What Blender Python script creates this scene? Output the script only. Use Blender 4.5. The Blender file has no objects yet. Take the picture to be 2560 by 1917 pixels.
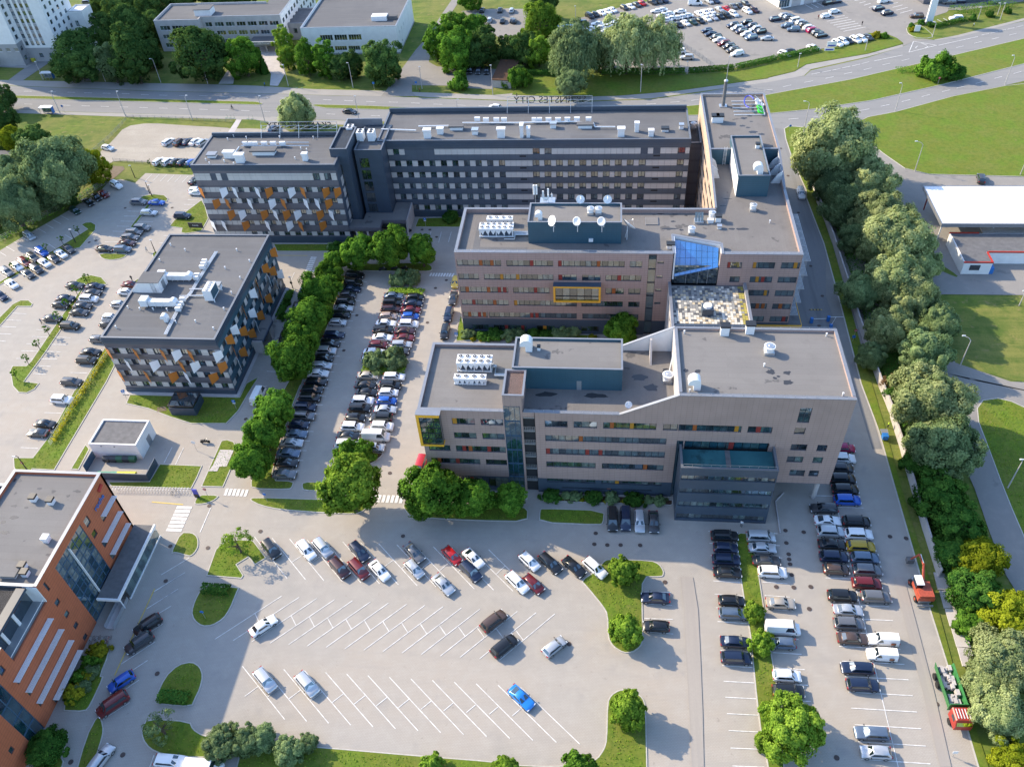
import bpy,bmesh,math,random
import numpy as np
from mathutils import Vector,Matrix
# --- camera, sky, sun
S=bpy.context.scene
C=S.collection
rad=math.radians
FPX,PITCH,ROLL,YAW,CAMH=2089.15,rad(43.948),rad(-4.359),rad(-8.182),120.0
def _cam_axes():
 cp,sp,cr,sr=math.cos(PITCH),math.sin(PITCH),math.cos(ROLL),math.sin(ROLL)
 F,R,U=Vector((0,cp,-sp)),Vector((1,0,0)),Vector((0,sp,cp))
 R2,U2=cr*R+sr*U,-sr*R+cr*U
 Z=Matrix.Rotation(-YAW,3,'Z')
 return Z@F,Z@R2,Z@U2
CF,CR,CU=_cam_axes()
CP=Vector((0,0,CAMH))
cam=bpy.data.cameras.new('camera')
cam.sensor_width=36.0
cam.lens=FPX/2560.0*36.0
cam.clip_start,cam.clip_end=1.0,8000.0
camo=bpy.data.objects.new('camera',cam)
C.objects.link(camo)
camo.matrix_world=Matrix(((CR.x,CU.x,-CF.x,CP.x),(CR.y,CU.y,-CF.y,CP.y),(CR.z,CU.z,-CF.z,CP.z),(0,0,0,1)))
S.camera=camo
SUN_DIR=Vector((-0.915,0.40,0))
SUN_EL=rad(31)
w=bpy.data.worlds.new('World')
S.world=w
w.use_nodes=True
wn=w.node_tree
sky=wn.nodes.new('ShaderNodeTexSky')
sky.sky_type='NISHITA'
sky.sun_disc=False
sky.sun_elevation=SUN_EL
sky.sun_rotation=math.atan2(SUN_DIR.x,SUN_DIR.y)
sky.altitude=50
sky.ozone_density=3.0
bg=wn.nodes['Background']
bg.inputs[1].default_value=0.15
wn.links.new(sky.outputs[0],bg.inputs[0])
sun=bpy.data.lights.new('sun','SUN')
sun.energy=2.9
sun.angle=rad(0.53)
sun.color=(1.0,0.83,0.59)
suno=bpy.data.objects.new('sun',sun)
C.objects.link(suno)
sd=Vector((SUN_DIR.x*math.cos(SUN_EL),SUN_DIR.y*math.cos(SUN_EL),math.sin(SUN_EL)))
suno.rotation_euler=sd.to_track_quat('Z','Y').to_euler()
S.view_settings.view_transform='Standard'
S.view_settings.look='None'
S.view_settings.exposure=1.44
S.view_settings.gamma=1.0
S.render.engine='CYCLES'
try:
 S.cycles.max_bounces=6
 S.cycles.diffuse_bounces=3
 S.cycles.glossy_bounces=3
 S.cycles.transmission_bounces=3
 S.cycles.transparent_max_bounces=6
except Exception:
 pass
random.seed(7)
RNG=np.random.default_rng(7)
# --- survey helpers
def ray(px,py):
 return(px-1280.0)*CR-(py-958.5)*CU+FPX*CF
def at(px,py,z=0.0):
 """ground (or height z) point surveyed at photo position px, py"""
 d=ray(px,py)
 t=(z-CP.z)/d.z
 p=CP+d*t
 return(p.x,p.y)
OY={'a':0,'b':480,'c':960,'d':1437}
def q(s,u,v,z=0.0):
 return at((int(s[1])-1)*640+u/3.45,OY[s[0]]+v/3.45,z)
def qs(s,pts,z=0.0):
 """'b2' and a flat list of pairs; a string inside switches the sheet"""
 out=[]
 for p in pts:
  if isinstance(p,str):s=p
  else:out.append(q(s,p[0],p[1],z))
 return out
# --- materials
MATS={}
def _new(name):
 m=bpy.data.materials.new(name)
 m.use_nodes=True
 return m,m.node_tree,m.node_tree.nodes['Principled BSDF']
def mat(name,col,rough=0.7,metal=0.0,var=0.0,scale=1.0,spec=0.5,bump=0.0,coat=0.0,emis=0):
 if name in MATS:return MATS[name]
 m,nt,b=_new(name)
 b.inputs['Roughness'].default_value=rough
 b.inputs['Metallic'].default_value=metal
 b.inputs['Specular IOR Level'].default_value=spec
 b.inputs['Coat Weight'].default_value=coat
 b.inputs['Coat Roughness'].default_value=0.05
 b.inputs['Base Color'].default_value=(*col,1)
 if var>0:
  g=nt.nodes.new('ShaderNodeNewGeometry')
  n=nt.nodes.new('ShaderNodeTexNoise')
  n.inputs['Scale'].default_value=scale
  n.inputs['Detail'].default_value=6
  n.inputs['Roughness'].default_value=0.65
  nt.links.new(g.outputs['Position'],n.inputs['Vector'])
  r=nt.nodes.new('ShaderNodeValToRGB')
  r.color_ramp.elements[0].position=0.3
  r.color_ramp.elements[1].position=0.7
  r.color_ramp.elements[0].color=(*[c*(1-var)for c in col],1)
  r.color_ramp.elements[1].color=(*[min(1,c*(1+var))for c in col],1)
  nt.links.new(n.outputs[0],r.inputs[0])
  nt.links.new(r.outputs[0],b.inputs['Base Color'])
  if bump>0:
   bp=nt.nodes.new('ShaderNodeBump')
   bp.inputs['Strength'].default_value=bump
   bp.inputs['Distance'].default_value=0.05
   nt.links.new(n.outputs[0],bp.inputs['Height'])
   nt.links.new(bp.outputs[0],b.inputs['Normal'])
 MATS[name]=m
 return m
def ground_mat(name,base,layers,rough=0.9,lines=None,bump=0.0):
 """layers: (scale, lo, hi, colour, strength, detail) noise masks mixed over the base, world space"""
 m,nt,b=_new(name)
 b.inputs['Roughness'].default_value=rough
 b.inputs['Specular IOR Level'].default_value=0.25
 g=nt.nodes.new('ShaderNodeNewGeometry')
 cur=None
 rgb=nt.nodes.new('ShaderNodeRGB');rgb.outputs[0].default_value=(*base,1)
 cur=rgb.outputs[0]
 first=None
 for(sc,lo,hi,col,st,det)in layers:
  mp=nt.nodes.new('ShaderNodeMapping')
  if isinstance(sc,tuple):
   mp.inputs['Scale'].default_value=sc
  else:
   mp.inputs['Scale'].default_value=(sc,sc,sc)
  mp.inputs['Location'].default_value=(random.uniform(0,50),random.uniform(0,50),0)
  n=nt.nodes.new('ShaderNodeTexNoise')
  n.inputs['Scale'].default_value=1.0
  n.inputs['Detail'].default_value=det
  n.inputs['Roughness'].default_value=0.6
  nt.links.new(g.outputs['Position'],mp.inputs['Vector'])
  nt.links.new(mp.outputs[0],n.inputs['Vector'])
  r=nt.nodes.new('ShaderNodeMapRange')
  r.inputs['From Min'].default_value=lo;r.inputs['From Max'].default_value=hi
  r.inputs['To Min'].default_value=0;r.inputs['To Max'].default_value=st
  nt.links.new(n.outputs[0],r.inputs['Value'])
  mx=nt.nodes.new('ShaderNodeMix');mx.data_type='RGBA'
  mx.inputs[7].default_value=(*col,1)
  nt.links.new(r.outputs[0],mx.inputs[0])
  nt.links.new(cur,mx.inputs[6])
  cur=mx.outputs[2]
  if first is None:first=n.outputs[0]
 if lines:
  # fine joints of small paving blocks
  (bw,bh,mort,col,st,rot)=lines
  mp=nt.nodes.new('ShaderNodeMapping')
  mp.inputs['Rotation'].default_value=(0,0,rot)
  bt=nt.nodes.new('ShaderNodeTexBrick')
  bt.inputs['Scale'].default_value=1.0
  bt.inputs['Brick Width'].default_value=bw
  bt.inputs['Row Height'].default_value=bh
  bt.inputs['Mortar Size'].default_value=mort
  bt.inputs['Mortar Smooth'].default_value=0.4
  bt.inputs['Color1'].default_value=(1,1,1,1)
  bt.inputs['Color2'].default_value=(0.90,0.90,0.91,1)
  bt.inputs['Mortar'].default_value=(*col,1)
  nt.links.new(g.outputs['Position'],mp.inputs['Vector'])
  nt.links.new(mp.outputs[0],bt.inputs['Vector'])
  mx=nt.nodes.new('ShaderNodeMix');mx.data_type='RGBA';mx.blend_type='MULTIPLY'
  mx.inputs[0].default_value=st
  nt.links.new(cur,mx.inputs[6]);nt.links.new(bt.outputs[0],mx.inputs[7])
  cur=mx.outputs[2]
 nt.links.new(cur,b.inputs['Base Color'])
 if bump>0 and first is not None:
  bp=nt.nodes.new('ShaderNodeBump')
  bp.inputs['Strength'].default_value=bump
  bp.inputs['Distance'].default_value=0.1
  nt.links.new(first,bp.inputs['Height'])
  nt.links.new(bp.outputs[0],b.inputs['Normal'])
 MATS[name]=m
 return m
def rib_mat(name,col,period=0.28,rough=0.45,metal=0.0,dark=0.55,axis='Z',spec=0.5,seam=0.0):
 """profiled cladding: narrow repeating joints across the given world axis"""
 m,nt,b=_new(name)
 b.inputs['Roughness'].default_value=rough
 b.inputs['Metallic'].default_value=metal
 b.inputs['Specular IOR Level'].default_value=spec
 g=nt.nodes.new('ShaderNodeNewGeometry')
 sp=nt.nodes.new('ShaderNodeSeparateXYZ')
 nt.links.new(g.outputs['Position'],sp.inputs[0])
 def band(sock,per,width):
  d=nt.nodes.new('ShaderNodeMath');d.operation='DIVIDE';d.inputs[1].default_value=per
  nt.links.new(sock,d.inputs[0])
  f=nt.nodes.new('ShaderNodeMath');f.operation='FRACT'
  nt.links.new(d.outputs[0],f.inputs[0])
  c=nt.nodes.new('ShaderNodeMath');c.operation='LESS_THAN';c.inputs[1].default_value=width
  nt.links.new(f.outputs[0],c.inputs[0])
  return c.outputs[0]
 n=nt.nodes.new('ShaderNodeTexNoise');n.inputs['Scale'].default_value=0.35;n.inputs['Detail'].default_value=4
 nt.links.new(g.outputs['Position'],n.inputs['Vector'])
 r=nt.nodes.new('ShaderNodeMapRange')
 r.inputs['To Min'].default_value=0.82;r.inputs['To Max'].default_value=1.15
 nt.links.new(n.outputs[0],r.inputs['Value'])
 socks=[]
 if axis in('Z','ZH'):socks.append(band(sp.outputs['Z'],period,0.22))
 if axis in('H','ZH'):
  ad=nt.nodes.new('ShaderNodeMath');ad.operation='ADD'
  nt.links.new(sp.outputs['X'],ad.inputs[0]);nt.links.new(sp.outputs['Y'],ad.inputs[1])
  socks.append(band(ad.outputs[0],seam or period,0.06 if axis=='ZH' else 0.12))
 cur=socks[0]
 if len(socks)>1:
  mxm=nt.nodes.new('ShaderNodeMath');mxm.operation='MAXIMUM'
  nt.links.new(socks[0],mxm.inputs[0]);nt.links.new(socks[1],mxm.inputs[1]);cur=mxm.outputs[0]
 mx=nt.nodes.new('ShaderNodeMix');mx.data_type='RGBA'
 mx.inputs[6].default_value=(*col,1)
 mx.inputs[7].default_value=(*[c*dark for c in col],1)
 nt.links.new(cur,mx.inputs[0])
 vm=nt.nodes.new('ShaderNodeVectorMath');vm.operation='SCALE'
 nt.links.new(mx.outputs[2],vm.inputs[0]);nt.links.new(r.outputs[0],vm.inputs['Scale'])
 nt.links.new(vm.outputs[0],b.inputs['Base Color'])
 MATS[name]=m
 return m
def glass_mat(name,tint,gloss=0.22,rough=0.03,var=0.6,scale=0.9):
 m,nt,b=_new(name)
 nt.nodes.remove(b)
 g=nt.nodes.new('ShaderNodeNewGeometry')
 n=nt.nodes.new('ShaderNodeTexNoise');n.inputs['Scale'].default_value=scale;n.inputs['Detail'].default_value=3
 nt.links.new(g.outputs['Position'],n.inputs['Vector'])
 r=nt.nodes.new('ShaderNodeValToRGB')
 r.color_ramp.elements[0].position=0.35;r.color_ramp.elements[1].position=0.68
 r.color_ramp.elements[0].color=(*[c*(1-var)for c in tint],1)
 r.color_ramp.elements[1].color=(*[c*(1+var)for c in tint],1)
 nt.links.new(n.outputs[0],r.inputs[0])
 d=nt.nodes.new('ShaderNodeBsdfDiffuse');nt.links.new(r.outputs[0],d.inputs[0])
 gl=nt.nodes.new('ShaderNodeBsdfGlossy');gl.inputs['Roughness'].default_value=rough
 gl.inputs[0].default_value=(0.85,0.95,1.0,1)
 fr=nt.nodes.new('ShaderNodeFresnel');fr.inputs[0].default_value=1.5
 ad=nt.nodes.new('ShaderNodeMath');ad.operation='ADD';ad.use_clamp=True
 ad.inputs[1].default_value=gloss
 nt.links.new(fr.outputs[0],ad.inputs[0])
 mx=nt.nodes.new('ShaderNodeMixShader')
 nt.links.new(ad.outputs[0],mx.inputs[0]);nt.links.new(d.outputs[0],mx.inputs[1]);nt.links.new(gl.outputs[0],mx.inputs[2])
 nt.links.new(mx.outputs[0],nt.nodes['Material Output'].inputs[0])
 MATS[name]=m
 return m
def leaf_mat(name,dark,light,trans=0.25):
 m,nt,b=_new(name)
 nt.nodes.remove(b)
 a=nt.nodes.new('ShaderNodeAttribute');a.attribute_name='tint'
 oi=nt.nodes.new('ShaderNodeObjectInfo')
 r=nt.nodes.new('ShaderNodeValToRGB')
 r.color_ramp.elements[0].color=(*dark,1);r.color_ramp.elements[1].color=(*light,1)
 r.color_ramp.elements[0].position=0.1;r.color_ramp.elements[1].position=0.95
 nt.links.new(a.outputs['Fac'],r.inputs[0])
 hs=nt.nodes.new('ShaderNodeHueSaturation')
 mr=nt.nodes.new('ShaderNodeMapRange');mr.inputs['To Min'].default_value=0.8;mr.inputs['To Max'].default_value=1.2
 nt.links.new(oi.outputs['Random'],mr.inputs['Value']);nt.links.new(mr.outputs[0],hs.inputs['Value'])
 nt.links.new(r.outputs[0],hs.inputs['Color'])
 d=nt.nodes.new('ShaderNodeBsdfDiffuse');nt.links.new(hs.outputs[0],d.inputs[0])
 t=nt.nodes.new('ShaderNodeBsdfTranslucent');nt.links.new(hs.outputs[0],t.inputs[0])
 mx=nt.nodes.new('ShaderNodeMixShader');mx.inputs[0].default_value=trans
 nt.links.new(d.outputs[0],mx.inputs[1]);nt.links.new(t.outputs[0],mx.inputs[2])
 nt.links.new(mx.outputs[0],nt.nodes['Material Output'].inputs[0])
 MATS[name]=m
 return m
# --- mesh helpers
class MB:
 def __init__(self):self.v,self.f,self.mi=[],[],[]
 def add(self,vs,fs,mi=0):
  o=len(self.v);self.v+=[tuple(p)for p in vs]
  self.f+=[tuple(i+o for i in f)for f in fs];self.mi+=[mi]*len(fs)
 def box(self,x0,x1,y0,y1,z0,z1,mi=0):
  self.add([(x0,y0,z0),(x1,y0,z0),(x1,y1,z0),(x0,y1,z0),(x0,y0,z1),(x1,y0,z1),(x1,y1,z1),(x0,y1,z1)],[(0,3,2,1),(4,5,6,7),(0,1,5,4),(1,2,6,5),(2,3,7,6),(3,0,4,7)],mi)
 def poly(self,pts,mi=0):self.add(pts,[tuple(range(len(pts)))],mi)
 def prism(self,poly,z0,z1,mi=0,bottom=False):
  n=len(poly)
  self.add([(x,y,z0)for x,y in poly]+[(x,y,z1)for x,y in poly],[tuple(range(n,2*n))]+[(i,(i+1)%n,n+(i+1)%n,n+i)for i in range(n)]+([tuple(range(n-1,-1,-1))]if bottom else[]),mi)
 def cyl(self,p0,p1,r0,r1=None,n=8,mi=0,caps=True):
  r1=r0 if r1 is None else r1
  p0,p1=Vector(p0),Vector(p1);d=(p1-p0).normalized()
  a=Vector((0,0,1))if abs(d.z)<.9 else Vector((1,0,0))
  x=d.cross(a).normalized();y=d.cross(x)
  vs=[]
  for p,r in((p0,r0),(p1,r1)):
   for i in range(n):
    t=2*math.pi*i/n;vs.append(p+(x*math.cos(t)+y*math.sin(t))*r)
  fs=[(i,(i+1)%n,n+(i+1)%n,n+i)for i in range(n)]
  if caps:fs+=[tuple(range(n-1,-1,-1)),tuple(range(n,2*n))]
  self.add(vs,fs,mi)
 def build(self,name,mats,parent=None,smooth=False,loc=None):
  me=bpy.data.meshes.new(name)
  me.from_pydata(self.v,[],self.f)
  if not isinstance(mats,(list,tuple)):mats=[mats]
  for m in mats:me.materials.append(m)
  if len(mats)>1:
   me.polygons.foreach_set('material_index',self.mi)
  me.update()
  if smooth:
   me.polygons.foreach_set('use_smooth',[True]*len(me.polygons))
  return link(name,me,parent,loc)
def fixn(me):
 bm=bmesh.new();bm.from_mesh(me);bmesh.ops.recalc_face_normals(bm,faces=bm.faces);bm.to_mesh(me);bm.free()
def link(name,me,parent=None,loc=None):
 o=bpy.data.objects.new(name,me);C.objects.link(o)
 if parent is not None:
  o.parent=parent
  o.location=loc if loc is not None else(0,0,0)
 elif loc is not None:
  o.location=loc
 return o
def thing(name,label,cat,loc=(0,0,0),rotz=0.0,group=None):
 o=bpy.data.objects.new(name,None);C.objects.link(o)
 o.empty_display_size=0.5
 o.location=(loc[0],loc[1],loc[2]if len(loc)>2 else 0);o.rotation_euler=(0,0,rotz)
 o['label']=label;o['category']=cat
 if group:o['group']=group
 return o
def tag(o,label,cat,group=None,kind=None):
 o['label']=label;o['category']=cat
 if group:o['group']=group
 if kind:o['kind']=kind
 return o
def struct(o):o['kind']='structure';return o
_cube={}
def unit(m):
 if m.name not in _cube:
  b=MB();b.box(-.5,.5,-.5,.5,-.5,.5)
  me=bpy.data.meshes.new('block');me.from_pydata(b.v,[],b.f);me.materials.append(m);me.update()
  _cube[m.name]=me
 return _cube[m.name]
def box(name,m,parent,x0,x1,y0,y1,z0,z1):
 """one shared block mesh, world coordinates, parented"""
 o=bpy.data.objects.new(name,unit(m));C.objects.link(o)
 c=Vector(((x0+x1)/2,(y0+y1)/2,(z0+z1)/2))
 if parent is not None:
  o.parent=parent;c=c-world_loc(parent)
 o.location=c;o.scale=(abs(x1-x0),abs(y1-y0),abs(z1-z0))
 return o
def world_loc(o):
 v=Vector(o.location)
 p=o.parent
 while p is not None:
  v=v+Vector(p.location);p=p.parent
 return v
def wmesh(name,b,mats,parent=None,smooth=False,recalc=True):
 """mesh written in world coordinates, hung on an unrotated parent"""
 if parent is not None:
  w0=world_loc(parent)
  b.v=[(p[0]-w0.x,p[1]-w0.y,p[2]-w0.z)for p in b.v]
 o=b.build(name,mats,parent,smooth)
 if recalc:fixn(o.data)
 return o
def tri_sheet(name,poly,z,m,parent=None,holes=None):
 bm=bmesh.new()
 vs=[bm.verts.new((x,y,z))for x,y in poly]
 f=bm.faces.new(vs)
 bm.normal_update()
 if f.normal.z<0:f.normal_flip()
 bmesh.ops.triangulate(bm,faces=bm.faces,ngon_method='EAR_CLIP')
 me=bpy.data.meshes.new(name);bm.to_mesh(me);bm.free()
 me.materials.append(m)
 return link(name,me,parent)
def chaikin(p,n=2,closed=True):
 for _ in range(n):
  out=[]
  m=len(p)
  for i in range(m if closed else m-1):
   a,b=p[i],p[(i+1)%m]
   out.append((a[0]*.78+b[0]*.22,a[1]*.78+b[1]*.22));out.append((a[0]*.22+b[0]*.78,a[1]*.22+b[1]*.78))
  if not closed:out=[p[0]]+out+[p[-1]]
  p=out
 return p
def area(p):return sum(p[i][0]*p[(i+1)%len(p)][1]-p[(i+1)%len(p)][0]*p[i][1]for i in range(len(p)))/2
def ccw(p):return p if area(p)>0 else p[::-1]
def inset(p,d):
 n=len(p);out=[]
 for i in range(n):
  a,b,c=Vector(p[i-1]),Vector(p[i]),Vector(p[(i+1)%n])
  e1=(b-a);e2=(c-b)
  if e1.length<1e-6 or e2.length<1e-6:out.append(tuple(b));continue
  n1=Vector((-e1.y,e1.x)).normalized();n2=Vector((-e2.y,e2.x)).normalized()
  m=(n1+n2)
  if m.length<.3:m=n1
  m.normalize();k=d/max(.5,m.dot(n1))
  out.append((b.x+m.x*k,b.y+m.y*k))
 return out
# --- palette
ground_mat('grass',(0.13,0.185,0.022),[(0.05,.42,.6,(0.19,0.185,0.05),.9,4),(0.3,.45,.65,(0.045,0.10,0.012),.7,5),(0.018,.5,.62,(0.21,0.19,0.06),.6,3),(3.0,.35,.7,(0.05,0.10,0.012),.55,6),((.25,2.2,1),.5,.7,(0.20,0.21,0.06),.45,3),(0.5,.58,.68,(0.26,0.20,0.09),.7,6),((.06,.9,1),.5,.66,(0.20,0.20,0.05),.5,4),(0.09,.5,.62,(0.055,0.11,0.015),.5,5)],bump=.5)
ground_mat('lawn',(0.13,0.20,0.018),[(0.12,.42,.6,(0.18,0.18,0.04),.8,4),(0.25,.42,.62,(0.15,0.17,0.02),.8,4),(0.9,.45,.68,(0.065,0.12,0.012),.6,5),(4.0,.35,.7,(0.06,0.11,0.012),.5,6),
(0.6,.62,.72,(0.20,0.17,0.06),.5,5)],bump=.5)
ground_mat('paving',(0.40,0.355,0.305),[(0.035,.42,.6,(0.345,0.33,0.31),.8,6),(0.06,.4,.65,(0.37,0.345,0.31),.7,5),(0.5,.45,.7,(0.43,0.40,0.36),.6,5),(0.13,.58,.72,(0.29,0.28,0.265),.55,6),
((.04,.5,1),.52,.7,(0.33,0.31,0.285),.5,4),(5.0,.3,.75,(0.33,0.305,0.27),.45,3),(1.3,.64,.72,(0.22,0.20,0.18),.45,5),(0.22,.6,.72,(0.30,0.285,0.27),.6,7)],lines=(0.42,0.22,0.035,(.6,.59,.58),.3,0))
ground_mat('worn_paving',(0.335,0.305,0.275),[(0.06,.4,.65,(0.30,0.28,0.26),.7,5),((1.5,.03,1),.45,.65,(0.37,0.335,0.295),.7,5),(5.0,.3,.75,(0.28,0.26,0.24),.45,3)])
ground_mat('path',(0.36,0.325,0.285),[(0.3,.4,.65,(0.31,0.29,0.265),.7,5),(4.0,.3,.75,(0.30,0.275,0.25),.4,3)],lines=(0.25,0.25,0.03,(.6,.58,.56),.5,.3))
ground_mat('asphalt',(0.235,0.235,0.235),[(0.05,.4,.65,(0.27,0.265,0.255),.7,5),((.03,.6,1),.5,.68,(0.19,0.192,0.195),.6,4),(2.5,.35,.7,(0.20,0.20,0.20),.5,6),(0.35,.64,.7,(0.15,.15,.15),.4,5)])
ground_mat('road',(0.215,0.215,0.22),[(0.05,.4,.65,(0.25,0.245,0.24),.7,5),((.6,.03,1),.5,.68,(0.15,0.152,0.158),.7,4),(2.5,.35,.7,(0.18,0.18,0.18),.5,6)])
ground_mat('yard_asphalt',(0.27,0.255,0.235),[(0.08,.4,.65,(0.22,0.21,0.20),.8,6),(0.5,.5,.7,(0.31,0.29,0.265),.5,6),(2.5,.35,.7,(0.23,0.22,0.21),.5,6),(0.2,.62,.68,(0.15,.145,.14),.5,6)])
ground_mat('sidewalk',(0.33,0.315,0.295),[(0.2,.4,.65,(0.28,0.27,0.255),.7,6),(3,.35,.7,(0.28,0.27,0.25),.5,5)])
ground_mat('gravel',(0.36,0.325,0.275),[(0.12,.42,.62,(0.42,0.385,0.33),.9,7),(0.05,.55,.68,(0.29,0.265,0.225),.7,5),((.06,.5,1),.5,.7,(0.30,0.28,0.25),.6,5),(2.2,.35,.7,(0.28,0.25,0.21),.6,7),(0.3,.67,.72,(0.13,0.16,0.03),.7,5)],bump=.6)
ground_mat('mulch',(0.10,0.055,0.035),[(2.0,.35,.7,(0.06,0.035,0.02),.8,6)],bump=.8)
ground_mat('soil',(0.20,0.155,0.11),[(1.0,.35,.7,(0.14,0.11,0.08),.8,6)],bump=.8)
ground_mat('roof_felt',(0.128,0.129,0.134),[(0.05,.45,.6,(0.165,0.165,0.168),.8,5),(0.5,.55,.75,(0.10,0.105,0.115),.5,6),((.03,1.0,1),.53,.6,(0.15,0.155,0.165),.5,2),(4,.35,.7,(0.105,0.11,0.12),.4,4)],lines=(8.0,1.0,0.02,(.8,.8,.8),.6,0))
ground_mat('roof_brown',(0.175,0.165,0.158),[(0.08,.4,.65,(0.205,0.195,0.187),.8,5),(0.4,.55,.75,(0.13,0.124,0.12),.6,6),(0.22,.63,.66,(0.065,0.065,0.07),.75,3),(4,.35,.7,(0.135,0.128,0.123),.4,4)],lines=(8.0,1.0,0.02,(.8,.79,.78),.6,math.pi/2))
ground_mat('roof_light',(0.19,0.182,0.175),[(0.1,.4,.65,(0.215,0.207,0.20),.8,5),(0.4,.55,.75,(0.16,0.153,0.147),.6,6),(0.3,.66,.69,(0.075,0.075,0.08),.7,3),(4,.35,.7,(0.165,0.158,0.152),.4,4)],lines=(14.0,1.25,0.03,(.75,.74,.73),.6,0))
ground_mat('membrane',(0.03,0.12,0.14),[(0.3,.4,.65,(0.045,0.16,0.175),.8,5),(0.5,.58,.7,(0.015,0.05,0.06),.7,6)])
mat('kerb',(0.45,0.43,0.39),.85,var=.15,scale=2)
mat('paint_white_line',(0.66,0.655,0.64),.75,var=.3,scale=1.3)
mat('paint_yellow',(0.62,0.46,0.10),.75,var=.2,scale=3)
mat('cast_iron',(0.07,0.05,0.045),.7,var=.3,scale=8)
rib_mat('cladding_dark',(0.055,0.08,0.115),.32,rough=.42,dark=.55)
rib_mat('cladding_flat',(0.075,0.098,0.13),3.2,rough=.5,dark=.8,axis='ZH',seam=1.45)
rib_mat('cladding_shade',(0.125,0.125,0.145),3.2,rough=.5,dark=.8,axis='ZH',seam=1.45)
rib_mat('cladding_teal',(0.035,0.095,0.135),.5,rough=.45,dark=.85,axis='ZH',seam=1.0)
rib_mat('brick_tile',(0.37,0.265,0.235),.45,rough=.7,dark=.72,axis='ZH',seam=.92)
rib_mat('brick_sunlit',(0.50,0.37,0.28),.45,rough=.7,dark=.8,axis='ZH',seam=.92)  # paler copy of the brown tile, with sunlight mixed into its colour
rib_mat('orange_tile',(0.44,0.125,0.055),.6,rough=.65,dark=.78,axis='ZH',seam=.9)
rib_mat('panel_grey',(0.50,0.49,0.475),1.6,rough=.55,dark=.85,axis='ZH',seam=1.45)
rib_mat('perf_white',(0.80,0.82,0.85),.22,rough=.45,dark=.86)
rib_mat('perf_orange',(0.50,0.17,0.025),.22,rough=.5,dark=.8)
mat('render_white',(0.74,0.74,0.74),.8,var=.07,scale=.6)
mat('render_grey',(0.32,0.32,0.33),.8,var=.1,scale=.5)
mat('concrete_pale',(0.46,0.43,0.42),.85,var=.12,scale=.5)
mat('metal_cap',(0.24,0.255,0.285),.4,metal=.3,var=.08,scale=1)
mat('metal_cap_dark',(0.145,0.16,0.185),.45,metal=.2)
mat('metal_white',(0.74,0.75,0.76),.35,var=.04,scale=2)
mat('galvanised',(0.55,0.57,0.59),.32,metal=.7,var=.1,scale=2)
mat('steel_grey',(0.30,0.32,0.34),.45,metal=.4)
mat('black_metal',(0.022,0.024,0.028),.45)
mat('blue_frame',(0.05,0.10,0.16),.4)
mat('yellow_panel',(0.78,0.40,0.03),.5)
mat('red_panel',(0.24,0.03,0.025),.5)
mat('orange_panel',(0.30,0.085,0.02),.5)
mat('amber_panel',(0.40,0.19,0.02),.5)
mat('frame_dark',(0.035,0.045,0.06),.4)
mat('frame_white',(0.62,0.63,0.64),.5)
mat('core_dark',(0.02,0.022,0.026),.9)
mat('rubber',(0.015,0.015,0.016),.8)
mat('wood_bark',(0.10,0.075,0.055),.9,var=.3,scale=3)
mat('birch_bark',(0.40,0.38,0.35),.8,var=.4,scale=4)
mat('soot_slab',(0.13,0.13,0.135),.9,var=.2,scale=1)
glass_mat('glass_dark',(0.016,0.024,0.030),.16)
glass_mat('glass_mid',(0.030,0.060,0.070),.24)
glass_mat('glass_blind',(0.13,0.16,0.16),.12,rough=.1,var=.35,scale=1.5)
glass_mat('glass_green',(0.07,0.12,0.11),.28)
glass_mat('glass_sky',(0.02,0.16,0.48),.30,rough=.05,var=.25,scale=.25)
glass_mat('glass_teal',(0.012,0.045,0.065),.20,var=.4)
glass_mat('car_glass',(0.010,0.018,0.026),.12,rough=.02,var=.2)
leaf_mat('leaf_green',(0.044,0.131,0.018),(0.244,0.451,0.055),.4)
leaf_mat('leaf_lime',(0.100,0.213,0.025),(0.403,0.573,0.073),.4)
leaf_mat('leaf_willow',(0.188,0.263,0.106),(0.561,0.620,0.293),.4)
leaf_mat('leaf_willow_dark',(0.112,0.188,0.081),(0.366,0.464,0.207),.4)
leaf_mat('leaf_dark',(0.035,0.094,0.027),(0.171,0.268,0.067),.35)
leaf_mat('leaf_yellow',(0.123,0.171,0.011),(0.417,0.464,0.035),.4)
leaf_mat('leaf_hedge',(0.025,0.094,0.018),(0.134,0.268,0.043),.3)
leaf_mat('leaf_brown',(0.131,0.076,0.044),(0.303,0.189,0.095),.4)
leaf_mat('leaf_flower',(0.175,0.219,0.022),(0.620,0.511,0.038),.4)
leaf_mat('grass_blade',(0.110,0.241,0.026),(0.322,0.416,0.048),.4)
M=MATS
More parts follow.
